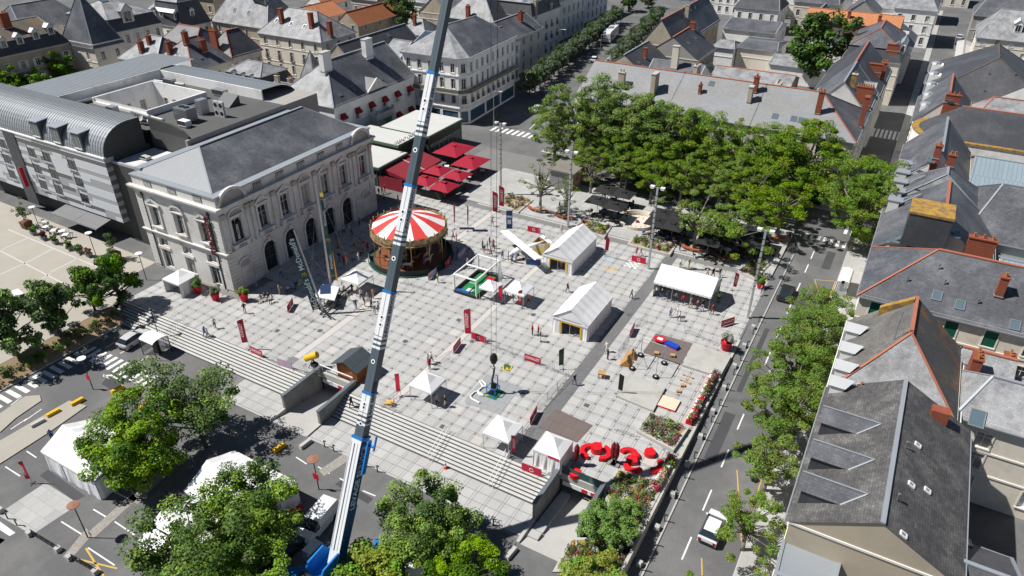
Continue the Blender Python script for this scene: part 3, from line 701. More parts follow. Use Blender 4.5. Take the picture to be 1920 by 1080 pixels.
def dormer(H,px,py,face='S',w=1.3,h=1.6,roofm=None,wallm=None,style='gable',cheek=None,blind=False,pit=.5):
    p=onroof(H,px,py);n={'S':V((0,-1,0)),'E':V((1,0,0)),'W':V((-1,0,0)),'N':V((0,1,0))}[face];t=V((-n.y,n.x,0))
    q=p-n*.6;sl=max(.3,(H.rz(q.x,q.y)-p.z)/.6);L=min(6,(h+.2)/sl);B=MB();zz=V((0,0,1))
    a,b=p-t*(w/2),p+t*(w/2)
    z_=-.3
    B.poly([a+zz*z_,b+zz*z_,b+zz*h,a+zz*h]);B.poly([b+zz*z_,b-n*L+zz*h,b+zz*h],1);B.poly([a+zz*h,a-n*L+zz*h,a+zz*z_],1)
    o=part('dormer',B,[wallm or SURR,cheek or SLATED],H.root)
    R=MB();ov=.15;ea,eb=a-t*ov+n*ov,b+t*ov+n*ov
    if style == 'gable':
        k=w*pit;Lr=(h+k)/sl;r0=p+n*ov+zz*(h+k);r1=p-n*Lr+zz*(h+k)
        R.poly([ea+zz*(h-.05),r0,r1,a-t*ov-n*L+zz*(h-.05)]);R.poly([r0,eb+zz*(h-.05),b+t*ov-n*L+zz*(h-.05),r1]);B2=MB().poly([a+zz*h,b+zz*h,p+zz*(h+k)])
        link('pediment',B2.mesh('pediment',wallm or SURR,tuple(H.root.location)),o)
        Rz=MB();Rz.bar(r0+zz*.02,r1+zz*.02,.14,.06);Rz.bar(ea+zz*(h-.02),r0+zz*.02,.12,.08);Rz.bar(eb+zz*(h-.02),r0+zz*.02,.12,.08);link('flashing',Rz.mesh('flashing',ZINC,tuple(H.root.location)),o)
    else:
        R.hexa([ea+zz*h,eb+zz*h,b+t*ov-n*(L+.3)+zz*(h+.12),a-t*ov-n*(L+.3)+zz*(h+.12)],[ea+zz*(h+.1),eb+zz*(h+.1),b+t*ov-n*(L+.3)+zz*(h+.22),a-t*ov-n*(L+.3)+zz*(h+.22)])
    link('dormer_roof',R.mesh('dormer_roof',roofm or SLATEL,tuple(H.root.location)),o)
    ww,wh=w*.62,h*.78;f=MB();c=p+n*.03+zz*(h*.12)
    for s in (-1,1):f.bar(c+t*(s*ww/2),c+t*(s*ww/2)+zz*wh,.09,.09)
    f.bar(c-t*ww/2,c+t*ww/2,.09,.09);f.bar(c-t*ww/2+zz*wh,c+t*ww/2+zz*wh,.09,.09);f.bar(c,c+zz*wh,.06,.06);link('window',f.mesh('window',FRAME,tuple(H.root.location)),o)
    g_=MB().poly([c-t*ww/2-n*.02,c+t*ww/2-n*.02,c+t*ww/2-n*.02+zz*wh,c-t*ww/2-n*.02+zz*wh]);link('pane',g_.mesh('pane',BLIND if blind else GLASS,tuple(H.root.location)),o)
    return o
def extra(H,name,mb,m):return part(name,mb,m,H.root)
def vent(H,px,py):
    p=onroof(H,px,py);m=MB();m.tube(p,p+V((0,0,.55)),.07,n=6);m.tube(p+V((0,0,.55)),p+V((0,0,.68)),.13,n=6);return part('roof_vent',m,GREYM,H.root)

def PY(px,py,Y):
    d=CR*(px-960)+CU*(540-py)+CF*FPX;return V((0,0,HC))+d*(Y/d.y)
def PX(px,py,X):
    d=CR*(px-960)+CU*(540-py)+CF*FPX;return V((0,0,HC))+d*(X/d.x)
# ------------------------------------------------------------------ the old theatre
TX0,TX1,TY0,TY1=-92.6,-75.9,55.7,87.2
th=thing('theatre','grand pale stone theatre with arched doors and slate roof facing the square','building',(-84,71,0))
PAV=5.2;BAY=(TY1-TY0-2*PAV)/5
bays=[TY0+PAV+BAY*(k+.5) for k in range(5)];pav=[TY0+PAV/2,TY1-PAV/2]
FZ=6.15;W1Z=7.3;W1H=3.3
m=MB();ops=[]
for y in bays:ops+=[(y-TY0-1.15,y-TY0+1.15,.35,5.0),(y-TY0-.8,y-TY0+.8,W1Z,W1Z+W1H)]
for y in pav:ops+=[(y-TY0-.8,y-TY0+.8,W1Z,W1Z+W1H)]
wall(m,(TX1,TY0),(TX1,TY1),-.3,13.0,ops,dep=.35)
sx=[TX0+3.3+k*5.0 for k in range(3)];ops=[]
for x in sx:ops+=[(x-TX0-.85,x-TX0+.85,W1Z-.1,W1Z+2.9),(x-TX0-.95,x-TX0+.95,.4,3.5),(x-TX0-.95,x-TX0+.95,3.95,5.2)]
wall(m,(TX0,TY0),(TX1,TY0),-.3,13.0,ops,dep=.45);wall(m,(TX1,TY1),(TX0,TY1),-.3,13.0,[]);wall(m,(TX0,TY1),(TX0,TY0),-.3,13,[])
part('wall',m,W_STONE,th)
def ring(mb,x0,x1,y0,y1,z0,z1,o,t=None):     # band running round the building, proud by o
    mb.box(x0-o,y0-o,z0,x1+o,y0-.001,z1);mb.box(x1+.001,y0-.0005,z0,x1+o,y1+o,z1);mb.box(x0-o,y1+.001,z0,x1-.0005,y1+o,z1)
m=MB();ring(m,TX0,TX1,TY0,TY1,FZ-.25,FZ,.22);ring(m,TX0,TX1,TY0,TY1,FZ,FZ+.14,.34);part('string_course',m,W_STONE,th)
m=MB();ring(m,TX0,TX1,TY0,TY1,12.0,12.5,.12);ring(m,TX0,TX1,TY0,TY1,12.5,12.85,.45);ring(m,TX0,TX1,TY0,TY1,12.85,13.1,.65);part('cornice',m,W_STONE,th)
m=MB()
for (a,b,c,d) in ((TX0,TY0,TX1,TY0+.4),(TX1-.4,TY0+.4,TX1,TY1-.4),(TX0,TY1-.4,TX1,TY1)):m.box(a,b,13.11,c,d,14.4)
part('parapet',m,W_STONE,th)
m=MB();m.box(TX0-.15,TY0-.15,14.41,TX1+.15,TY0+1.0,14.6);m.box(TX1-1.4,TY0+1.0,14.41,TX1+.15,TY1-1.2,14.6);m.box(TX0-.1,TY1-1.2,14.41,TX1+.15,TY1+.15,14.6)
part('gutter',m,ZINC,th)
rf=MB();a=[(-92.6,TY0+.8,14.62),(TX1-1.2,TY0+.8,14.62),(TX1-1.2,TY1-1.0,14.62),(-92.6,TY1-1.0,14.62)];r0,r1=(-85.0,62.0,17.9),(-85.0,82.2,17.9)
rf.poly([a[1],a[2],r1,r0]);rf.poly([a[3],a[0],r0,r1]);rf.poly([a[0],a[1],r0],1);rf.poly([a[2],a[3],r1],1)
part('roof',rf,[SLATE,mat('sunlit_hip_slate',(.21,.225,.245),.5,var=.15,scale=.3,fine=.15,brick=(.3,.2,.012,.9),spec=.5)],th)  # hip ends coloured paler than the slopes to paint in the sunlight
m=MB();m.bar(V(r0)+V((0,0,.05)),V(r1)+V((0,0,.05)),.4,.12);m.bar(r0,a[1],.2,.08);m.bar(r0,a[0],.2,.08);m.bar(r1,a[2],.2,.08);m.bar((-92.2,TY0+1,14.9),(-92.2,TY1-1,14.9),1.2,.5);part('ridge_cap',m,ZINC,th)
def arch(mb,c,w,z0,up,out,t,n=12,mi=0,seg=pi,a0=0):   # half-ring moulding in the wall plane (out = normal, tangent horizontal)
    out=V(out);tg=V((-out.y,out.x,0));rad=w/2
    pts=[c+tg*(cos(a0+seg*k/n)*rad)+V((0,0,z0-c.z+sin(a0+seg*k/n)*rad*up)) for k in range(n+1)]
    for p,q in zip(pts,pts[1:]):mb.bar(p,q,t,t,mi,up=out)
STRELIEF=mat('carved_stone',(.40,.36,.31),.9,var=.7,scale=1.6,fine=.4,bump=.9,bscale=2.2)
DGLASS=glassmat('dark_glass',(.012,.016,.02))
def spandrel(c,w,zs,ztop,out,dep=.1):       # wall filling beside a round arch head
    out=V(out);tg=V((-out.y,out.x,0));mb=MB();n=8;r=w/2
    for s in (-1,1):
        pts=[c+tg*(s*r)+V((0,0,ztop-c.z)),c+tg*(s*r)+V((0,0,zs-c.z))]
        pts+=[c+tg*(s*r*cos(pi/2*k/n))+V((0,0,zs-c.z+r*sin(pi/2*k/n))) for k in range(1,n+1)]+[c+V((0,0,ztop-c.z))]
        if s>0:pts=pts[::-1]
        mb.poly([p-out*dep for p in pts])
    return mb
for i,y in enumerate(bays+pav):
    is_p=i >= 5;c=V((TX1,y,0))
    window(th,(TX1-.1,y,W1Z),pi/2,1.6,W1H,'plain')
    # jambs, pediment
    m=MB()
    for s in (-1,1):m.box(TX1+.002,y+s*1.05-.17,W1Z-.3,TX1+.2,y+s*1.05+.17,W1Z+W1H+.1);m.box(TX1+.002,y+s*1.05-.22,W1Z+W1H+.1,TX1+.3,y+s*1.05+.22,W1Z+W1H+.4)
    m.box(TX1+.003,y-1.2,W1Z+W1H+.401,TX1+.28,y+1.2,W1Z+W1H+.6);zt=W1Z+W1H+.62
    if is_p or i==2:arch(m,c+V((.2,0,0)),2.5,zt,.75,(1,0,0),.2,10);m.poly([(TX1+.06,y-1.2,zt),(TX1+.06,y+1.2,zt),(TX1+.06,y+.8,zt+.7),(TX1+.06,y-.8,zt+.7)],1)
    else:
        m.bar((TX1+.2,y-1.35,zt),(TX1+.2,y,zt+.85),.36,.16,up=(1,0,0));m.bar((TX1+.2,y+1.35,zt),(TX1+.2,y,zt+.85),.36,.16,up=(1,0,0));m.poly([(TX1+.06,y-1.2,zt),(TX1+.06,y+1.2,zt),(TX1+.06,y,zt+.75)])
    part('pediment',m,[W_STONE,STRELIEF],th)
    m=MB();m.box(TX1+.002,y-1.45,FZ+.141,TX1+.55,y+1.45,FZ+.3);m.box(TX1+.002,y-1.45,W1Z-.3+.001,TX1+.6,y+1.45,W1Z-.14)
    for s in (-1,1):m.box(TX1+.003,y+s*1.08-.34,FZ+.301,TX1+.5,y+s*1.08+.34,W1Z-.3)
    m.box(TX1+.003,y-.73,FZ+.3,TX1+.06,y+.73,W1Z-.3,1)  # dark sheet painted in for the shade between the balusters
    b_=part('balcony',m,[W_STONE,SHADEM],th)
    m=MB()
    for k in range(5):
        yy=y-.58+k*.29;m.lathe([(.06,0),(.1,.16),(.05,.42),(.08,.55)],(TX1+.4,yy,FZ+.3),6)
    link('baluster',m.mesh('baluster',W_STONE,tuple(th.location)),b_)
    if not is_p:
        d=MB();X_=TX1-.33
        d.box(X_-.02,y-1.12,.36,X_,y+1.12,5.0);part('door_glass',d,DGLASS,th)
        d=MB();X_=TX1-.3
        for yy in (-1.08,-.04,1.0):d.box(X_,y+yy,.36,X_+.08,y+yy+.08,4.9)
        for z in (.4,2.3,3.75):d.box(X_+.001,y-1.08,z,X_+.079,y+1.08,z+.1)
        part('door',d,mat('door_frame',(.10,.10,.10),.5),th)
        sp=spandrel(V((TX1,y,0)),2.3,3.85,5.0,(1,0,0),-.002);part('arch_spandrel',sp,W_STONE,th)
        a_=MB();arch(a_,c+V((.1,0,0)),2.75,3.85,1,(1,0,0),.3,14)
        for s in (-1,1):a_.box(TX1+.002,y+s*1.38-.18,0,TX1+.16,y+s*1.38+.18,3.85)
        a_.hexa([(TX1+.05,y-.14,5.1),(TX1+.4,y-.14,5.1),(TX1+.4,y+.14,5.1),(TX1+.05,y+.14,5.1)],[(TX1+.05,y-.26,5.85),(TX1+.45,y-.26,5.85),(TX1+.45,y+.26,5.85),(TX1+.05,y+.26,5.85)])
        part('archivolt',a_,W_STONE,th)
    else:
        a_=MB();arch(a_,c+V((.12,0,0)),2.3,3.5,.9,(1,0,0),.26,10);a_.box(TX1+.002,y-.8,1.2,TX1+.05,y+.8,3.1);a_.box(TX1+.0505,y-.95,.95,TX1+.12,y+.95,1.15)
        a_.prism([(TX1+.01,y-.85),(TX1+.1,y-.85),(TX1+.1,y+.85),(TX1+.01,y+.85)],3.3,4.3,1)
        for k in range(10):
            if k*.56+.5<5.6:
                for s in (-1,1):a_.box(TX1+.002,y+s*1.9-.66,.3+k*.56,TX1+.1,y+s*1.9+.66,.3+k*.56+.5)
        part('niche',a_,[W_STONE,STRELIEF],th)
        # half-round crowning pediment on the parapet
        a_=MB();arch(a_,V((TX1+.1,y,0)),4.4,13.15,.85,(1,0,0),.42,16)
        n=14;a_.poly([(TX1+.02,y,13.15)]+[(TX1+.02,y+2.1*cos(pi*k/n),13.15+1.75*sin(pi*k/n)) for k in range(n+1)],1)
        a_.poly([(TX1-.42,y+2.1*cos(pi*k/n),13.15+1.75*sin(pi*k/n)) for k in range(n,-1,-1)],0)
        part('crowning_pediment',a_,[W_STONE,STRELIEF],th)
for y in [TY0+.5,TY0+PAV-.55]+[TY0+PAV+BAY*k for k in range(1,5)]+[TY1-PAV+.55,TY1-.5]+[TY0+PAV+.35,TY1-PAV-.35]:
    m=MB();m.box(TX1+.002,y-.34,FZ+.15,TX1+.28,y+.34,FZ+.5);m.box(TX1+.002,y-.28,FZ+.5,TX1+.22,y+.28,11.2)
    m.hexa([(TX1,y-.28,11.2),(TX1+.24,y-.28,11.2),(TX1+.24,y+.28,11.2),(TX1,y+.28,11.2)],[(TX1,y-.42,11.95),(TX1+.4,y-.42,11.95),(TX1+.4,y+.42,11.95),(TX1,y+.42,11.95)],1)
    part('pilaster',m,[W_STONE,STRELIEF],th)
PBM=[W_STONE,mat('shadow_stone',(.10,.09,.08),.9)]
for k in range(5):
    y=bays[k];m=MB()
    for q in range(5):m.lathe([(.07,0),(.11,.3),(.05,.65),(.08,.8)],(TX1+.05,y-.6+q*.3,13.3),6)
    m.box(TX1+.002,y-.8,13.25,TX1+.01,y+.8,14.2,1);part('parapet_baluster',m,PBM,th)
for k in range(3):
    x=sx[k];m=MB()
    for q in range(6):m.lathe([(.06,0),(.1,.3),(.05,.6),(.07,.75)],(x-.7+q*.28,TY0-.05,13.4),6)
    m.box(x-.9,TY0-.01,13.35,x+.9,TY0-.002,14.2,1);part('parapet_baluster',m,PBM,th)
for k,x in enumerate(sx):
    window(th,(x,TY0+.15,W1Z-.1),0,1.7,3.0,'plain');window(th,(x,TY0+.15,.4),0,1.9,3.1,'plain');window(th,(x,TY0+.15,3.95),0,1.9,1.25,'plain')
    m=MB();zt=W1Z+3.3
    for s in (-1,1):m.box(x+s*1.1-.16,TY0-.16,W1Z-.3,x+s*1.1+.16,TY0-.002,zt-.15)
    m.box(x-1.35,TY0-.3,zt-.15,x+1.35,TY0-.003,zt+.02);m.box(x-1.2,TY0-.3,W1Z-.35,x+1.2,TY0-.003,W1Z-.11)
    if k==1:arch(m,V((x,TY0-.15,0)),2.6,zt,.7,(0,-1,0),.26,10)
    else:m.bar((x-1.4,TY0-.15,zt+.05),(x,TY0-.15,zt+.85),.3,.18,up=(0,1,0));m.bar((x+1.4,TY0-.15,zt+.05),(x,TY0-.15,zt+.85),.3,.18,up=(0,1,0))
    m.box(x-1.25,TY0-.14,3.5,x+1.25,TY0-.003,3.94);part('pediment',m,W_STONE,th)
for k in range(11):
    for xc in (TX0+.7,TX1-.75):m=MB();m.box(xc-.65,TY0-.07,6.45+k*.52,xc+.65,TY0-.002,6.45+k*.52+.46);part('quoin',m,W_STONE,th)
    if k<10:
        for xc in (TX0+.9,TX1-.9):m=MB();m.box(xc-.85,TY0-.09,.4+k*.56,xc+.85,TY0-.002,.4+k*.56+.5);part('quoin',m,W_STONE,th)
for x in (TX0+1.6,TX1-1.75):
    m=MB();m.tube((x,TY0-.14,.2),(x,TY0-.14,12.0),.09,n=6);m.box(x-.18,TY0-.28,11.7,x+.18,TY0-.05,12.2);part('drainpipe',m,DKMETAL,th)
WINE=mat('wine_sign',(.12,.015,.02),.5);WLET=mat('white_letters',(.8,.8,.8),.5,var=0)
text('sign_letters','mercure',1.7,WINE,th,(TX1-2.3,TY0-.35,8.6),(0,0,1),(-1,0,0),ext=.06)
text('sign_letters','BALCON',.55,WLET,th,(TX1+.05,pav[0],8.6),(0,0,1),(0,-1,0))
m=MB();m.box(TX1-.02,pav[0]-.75,W1Z,TX1-.0,pav[0]+.75,W1Z+2.7);part('window_film',m,BLACK,th)
# steps in front of the doors
m=MB();m.box(TX1+.01,TY0+PAV,.01,TX1+2.6,TY1-PAV,.16);m.box(TX1+.01,TY0+PAV+.3,.161,TX1+2.0,TY1-PAV-.3,.32);part('entrance_step',m,KERB,th)
# ------------------------------------------------------------------ modern hotel
ho=thing('hotel','modern grey hotel with striped cladding and curved zinc roof beside the theatre','building',(-118,76,0))
HX0,HX1,HY=-141.0,-102.2,58.2
PW=mat('white_panel',(.60,.62,.65),.5,var=.08);PG=mat('grey_panel',(.36,.375,.39),.5,var=.1);PD=mat('dark_panel',(.13,.135,.135),.5,var=.1);PC=mat('corrugated_dark',(.05,.052,.06),.5,var=.2,brick=(.28,40,.05,.9),mortar=(2.2,2.2,2.2))
HBR=mat('dark_grey_brick',(.078,.08,.078),.8,var=.15,fine=.15,brick=(.22,.075,.008,.85));HFL=mat('flat_roof_felt',(.10,.10,.10),.9,var=.4,scale=.3,fine=.2);HFLW=mat('white_flat_roof',(.62,.62,.6),.8,var=.3,scale=.4,col2=(.45,.44,.42),c2amt=.3,c2scale=.5)
m=MB();m.box(HX0,HY+1.4,-.3,HX1-.6,66,3.4,0);m.box(HX0,HY+.06,3.4,HX1-.02,66,13.9,0);m.box(HX0,66,-.3,-124,94,15.9,1);m.box(-123.99,85.9,-.3,-93.0,94,15.9,1);m.box(-93.4,66,-.3,-93.0,85.9,15.9,1)
part('wall',m,[HBR,W_GREY],ho)
wx=[];wins=[]
for px,py in ((60,286),(90,299),(138,316),(72,320),(103,330),(151,347),(85,355),(114,365),(162,380),(14,300),(26,333),(5,268)):
    p=PY(px,py,HY);wins.append((p.x,p.z))
rowz=(10.55,7.75,4.95);W_=[]
for x,z in wins:
    r=min(rowz,key=lambda q:abs(q-z));W_.append((x,r))
rs=random.Random(11)
for k in range(15):                        # cladding: every panel a piece
    z0_=3.42+k*.7;x=HX0
    while x<HX1-.05:
        L=rs.choice((3.4,4.6,6.0,7.5,2.4));x1_=min(HX1,x+L)
        if HX1-x1_<1:x1_=HX1
        segs=[(x,x1_)]
        for wx_,wz in W_:
            if wz-.2<z0_+.69 and wz+1.5>z0_:
                ns=[]
                for a,b in segs:
                    if b <= wx_-1.05 or a >= wx_+1.05:ns.append((a,b))
                    else:
                        if a<wx_-1.05:ns.append((a,wx_-1.05))
                        if b>wx_+1.05:ns.append((wx_+1.05,b))
                segs=ns
        c=rs.choice((PW,PG,PG,PD,PD)) if k % 3==1 else rs.choice((PW,PW,PW,PG))
        for a,b in segs:
            if b-a<.12:continue
            q=MB();q.box(a+.01,HY-.02-.03*(c is PW),z0_+.01,b-.01,HY+.058,z0_+.69);part('cladding_panel',q,c,ho)
        x=x1_
for x,z in W_:
    q=MB();q.box(x-1.06,HY+.045,z-.75,x+1.06,HY+.0585,z+1.95);part('cladding_panel',q,rs.choice((PW,PW,PG)),ho);f=MB();
    for a in ((-1.0,-.1,-.93,1.4),(.93,-.1,1.0,1.4),(-.93,-.1,.93,0),(-.93,1.32,.93,1.4),(-.04,0,.04,1.32)):f.box(x+a[0],HY-.0,z+a[1],x+a[2],HY+.05,z+a[3])
    o=part('window',f,DKMETAL,ho);q=MB();q.box(x-.95,HY+.02,z-.05,x+.95,HY+.04,z+1.35);link('pane',q.mesh('pane',GLASS,tuple(ho.location)),o)
    q=MB();q.box(x-1.05,HY-.25,z-.2,x+1.05,HY-.06,z-.11);link('sill',q.mesh('sill',PG,tuple(ho.location)),o)
cx_=PY(35,300,HY).x;m=MB();m.box(cx_-1.6,HY-.14,1.2,cx_+1.6,HY-.055,13.95);part('corrugated_panel',m,PC,ho)
m=MB();m.box(HX0,HY-.2,13.92,HX1+.15,HY+.3,14.1);part('eave_trim',m,WHITE,ho)
# barrel roof: three wings with standing seams
def barrel(prof,a,b,axis,name='curved_roof',seams=True):
    m=MB();pts=prof
    for (u0,z0_),(u1,z1_) in zip(pts,pts[1:]):
        if axis == 'x':m.poly([(a,u0,z0_),(b,u0,z0_),(b,u1,z1_),(a,u1,z1_)])
        else:m.poly([(u1,a,z1_),(u1,b,z1_),(u0,b,z0_),(u0,a,z0_)])
    part(name,m,mat('barrel_zinc',(.27,.29,.31),.5,.25,var=.2,streak=.2),ho,smooth=False)
    if seams:
        m=MB();n=int((b-a)/.62)
        for k in range(n+1):
            s=a+(b-a)*k/n
            for (u0,z0_),(u1,z1_) in zip(pts,pts[1:]):
                p,q=((s,u0,z0_),(s,u1,z1_)) if axis == 'x' else ((u0,s,z0_),(u1,s,z1_));m.bar(V(p),V(q),.07,.09)
        o=part('roof_seam',m,mat('zinc_seam',(.20,.215,.23),.5,.2),ho);o['kind'] = 'stuff'
prof=[(HY+.1+4.9*(1-cos(t)),14.1+4.2*sin(t)) for t in [pi/2*k/9 for k in range(10)]]+[(HY+7.2,18.25)]
barrel(prof,HX0+2,HX1,'x')
prof2=[(-140.5+5.5*(1-cos(t)),14.0+3.6*sin(t)) for t in [pi/2*k/6 for k in range(7)]]+[(-124.2,17.9)]
barrel(prof2,63,94,'y');prof3=[(94.5-5.0*(1-cos(t)),14.0+3.6*sin(t)) for t in [pi/2*k/6 for k in range(7)]]+[(86.2,17.7)]
m=MB()
for (u0,z0_),(u1,z1_) in zip(prof3,prof3[1:]):m.poly([(-124.2,u1,z1_),(-98,u1,z1_),(-98,u0,z0_),(-124.2,u0,z0_)])
part('curved_roof',m,ZINC,ho);m=MB()
for k in range(44):
    x=-124+k*.6
    for (u0,z0_),(u1,z1_) in zip(prof3[5:],prof3[6:]):m.bar((x,u0,z0_),(x,u1,z1_),.07,.09)
o=part('roof_seam',m,MATS['zinc_seam'],ho);o['kind'] = 'stuff'
n_=len(prof);m=MB();m.poly([(HX1-.01,u,z) for u,z in prof]+[(HX1-.01,HY+7.2,13),(HX1-.01,HY+.1,13)]);part('roof_end_wall',m,HBR,ho)
m=MB();m.box(-124.25,63,15.95,-124.0,86.3,17.85);m.box(-124.0,86.0,15.95,-98,86.25,17.65);part('parapet',m,W_WHITE,ho)
# flat roof with light court
m=MB();CX0,CX1,CY0,CY1=-121.2,-107.6,70.6,82.0
rect_holes(m,-124,-93.0,65.4,86,15.92,[(CX0,CX1,CY0,CY1),(-102.2,-93,65.4,66.61)]);m.poly([(-102.2,66.61,12.9),(-93,66.61,12.9),(-93,66.61,15.92),(-102.2,66.61,15.92)]);part('flat_roof',m,HFL,ho)
m=MB();wall(m,(CX1,CY1),(CX1,CY0),4,17.0,[]);
ops=[(4.4,5.5,12.3,14.3),(7.6,8.7,12.3,14.3),(2.0,3.1,12.3,14.3)]
wall(m,(CX0,CY1),(CX1,CY1),4,17.0,ops);wall(m,(CX0,CY0),(CX0,CY1),4,17.0,[(2,3.1,12.3,14.3),(5,6.1,12.3,14.3),(8,9.1,12.3,14.3)]);wall(m,(CX1,CY0),(CX0,CY0),4,17.0,[]);m.box(CX0-.25,CY0-.25,15.93,CX0-.002,CY1+.25,17);m.box(CX1+.002,CY0-.25,15.93,CX1+.25,CY1+.25,17);m.box(CX0-.001,CY1+.002,15.93,CX1,CY1+.25,17);m.box(CX0-.001,CY0-.25,15.93,CX1,CY0-.002,16.4)
part('light_court',m,W_WHITE,ho)
for s in (4.95,8.15,2.55):window(ho,(CX0+s,CY1+.05,12.3),0,1.1,2.0,'std')
for s in (2.55,5.55,8.55):window(ho,(CX0-.05,CY0+s,12.3),pi/2,1.1,2.0,'std')
# link block beside the theatre, east
m=MB();m.box(HX1+.0,59.2,-.3,TX0-.02,66.6,13.0,0);m.box(HX1+.3,59.6,13.001,TX0-.3,66.3,13.1,1);m.box(HX1+.02,59.2,13.0,TX0-.03,59.55,13.35,2);m.box(TX0-.35,59.56,13.0,TX0-.03,66.3,13.35,2);part('link_block',m,[HBR,HFLW,PG],ho)
m=MB();m.hexa([(HX1-.001,HY+.2,3.4),(HX1-.001,60.4,3.4),(HX1+2.6,60.4,12),(HX1+1.2,60.3,12)],[(HX1-.002,HY+.2,13.9),(HX1-.002,62,13.9),(HX1+.3,62,13.9),(HX1+.3,HY+.2,13.9)]);
m=MB();m.box(HX1-.01,HY+.06,3.4,HX1+.0,66,13.9)
for k in range(15):
    m2=MB();m2.box(HX1,HY-.02,3.42+k*.7,HX1+.06,HY+1.5,4.1+k*.7);part('corner_panel',m2,(PG,PD)[k % 2],ho)
for k in range(3):                         # dormers of the curved roof
    x=(-118.2,-113.0,-107.7)[k];m=MB();m.hexa([(x-1.1,HY-.05,14.2),(x+1.1,HY-.05,14.2),(x+1.1,HY+3,14.2),(x-1.1,HY+3,14.2)],[(x-1.1,HY-.05,17.0),(x+1.1,HY-.05,17.0),(x+1.1,HY+3.6,17.3),(x-1.1,HY+3.6,17.3)]);d=part('dormer',m,PC,ho)
    q=MB();q.hexa([(x-1.25,HY-.3,17.01),(x+1.25,HY-.3,17.01),(x+1.25,HY+4,17.32),(x-1.25,HY+4,17.32)],[(x-1.25,HY-.3,17.13),(x+1.25,HY-.3,17.13),(x+1.25,HY+4,17.45),(x-1.25,HY+4,17.45)]);link('dormer_roof',q.mesh('dormer_roof',ZINC,tuple(ho.location)),d)
    q=MB();q.box(x-.8,HY-.07,14.6,x+.8,HY-.055,16.6);link('pane',q.mesh('pane',glassmat('teal_glass',(.06,.12,.13)),tuple(ho.location)),d);q=MB()
    for a in (-.8,-.03,.74):q.box(x+a,HY-.1,14.6,x+a+.06,HY-.071,16.6)
    q.box(x-.9,HY-.2,14.45,x+.9,HY-.051,14.6);link('window',q.mesh('window',FRAME,tuple(ho.location)),d)
# plant on the roof: things standing on the hotel
def rooftop(nm,lab,x,y,z,sx_,sy_,sz_,mm,fans=0,cat='roof unit'):
    t=thing(nm,lab,cat,(x,y,z));m=MB();m.cbox((x,y,z+.25),(sx_,sy_,sz_));m.cbox((x,y,z),(sx_*.8,sy_*.8,.25));part('casing',m,mm,t)
    m=MB()
    for k in range(fans):m.lathe([(.45,0),(.45,.12),(.3,.1),(.0,.12)],(x+(k-(fans-1)/2)*1.1,y,z+.25+sz_),12)
    if fans:part('fan',m,BLACK,t)
    m=MB()
    for k in range(6):m.box(x-sx_/2-.01,y-sy_/2-.02,z+.45+k*sz_/7,x+sx_/2+.01,y-sy_/2-.001,z+.52+k*sz_/7)
    part('louvre',m,DKMETAL,t);return t
rooftop('chiller','large grey roof chiller with two top fans on the hotel roof',-100.4,72.2,15.92,3.0,2.0,2.0,GREYM,2)
rooftop('air_handler','boxy silver air handling unit at the far court edge of the hotel roof',-119.4,84.2,15.92,2.2,1.2,1.0,GALV)
rooftop('air_handler','silver duct unit near the right corner of the light court',-106.4,84.3,15.92,2.6,1.3,.9,GALV)
rooftop('air_handler','small duct unit in front of the light court on the hotel roof',-113.6,68.6,15.92,1.6,1.2,1.1,GALV)
rooftop('roof_hatch','white roof hatch box behind the curved zinc roof',-110.4,66.8,15.92,1.6,1.3,.6,WHITE,0,'hatch')
for k in range(4):
    x,z=-98.0+(k % 2)*1.15,15.95+(k//2)*1.3;t=thing('heat_pump',('lower left','lower right','upper left','upper right')[k]+' unit of the four stacked fan units on the hotel roof','heat pump',(x,76.5,z),group='stacked fan units')
    m=MB();m.box(x-.5,76.2,z,x+.5,76.6,z+1.2);part('casing',m,mat('pale_grey_metal',(.5,.5,.5),.5),t);m=MB();m.tube((x,76.19,z+.6),(x,76.17,z+.6),.36,n=12);part('fan_grille',m,BLACK,t)
t=thing('roof_duct','shiny silver ventilation duct bending along the hotel roof edge','duct',(-104,69,15.92));m=MB();m.path([(-110.6,69.9,16.5),(-104.0,69.4,16.5),(-102.3,69.4,16.5),(-102.3,68.2,16.5),(-106,67.4,16.5)],.32,8);part('duct',m,GALV,t);m=MB()
for x in (-109,-105):m.box(x-.05,69.4,15.92,x+.05,69.9,16.3)
part('support',m,GALV,t)
t=thing('roof_duct','long round silver duct along the west side of the light court','duct',(-122.6,74,15.92));m=MB();m.path([(-122.8,68,16.4),(-122.8,83.5,16.4),(-116,84.6,16.4)],.3,8);part('duct',m,GALV,t)
for k,(x,y) in enumerate(((-104.8,67.6),(-103.2,68.0))):
    t=thing('satellite_dish',('left','right')[k]+' of the two grey satellite dishes on the hotel roof edge','dish',(x,y,15.92));m=MB();m.tube((x,y,15.92),(x,y,17),.04);part('mast',m,GREYM,t);m=MB();m.lathe([(0,0),(.3,.05),(.55,.18)],(0,0,0),14);m.xf(Matrix.Translation((x,y-.1,17.1)) @ Matrix.Rotation(radians(65),4,'X'));part('dish',m,CONCL,t)
m=MB();m.hexa([(-103,80,15.92),(-99.6,80,15.92),(-99.6,82.5,15.92),(-103,82.5,15.92)],[(-103,80,16.0),(-99.6,80,16.0),(-99.6,82.5,17.6),(-103,82.5,17.6)]);part('roof_light',m,SLATED,ho)
prof4=[(-93.4,16.2),(-94.6,17.0),(-97,17.6),(-102,17.9)];m=MB()
for (u0,z0_),(u1,z1_) in zip(prof4,prof4[1:]):m.hexa([(u1,66.62,15.93),(u0,66.62,15.93),(u0,67.0,15.93),(u1,67.0,15.93)],[(u1,66.62,z1_),(u0,66.62,z0_),(u0,67.0,z0_),(u1,67.0,z1_)])
part('curved_end_wall',m,HBR,ho)
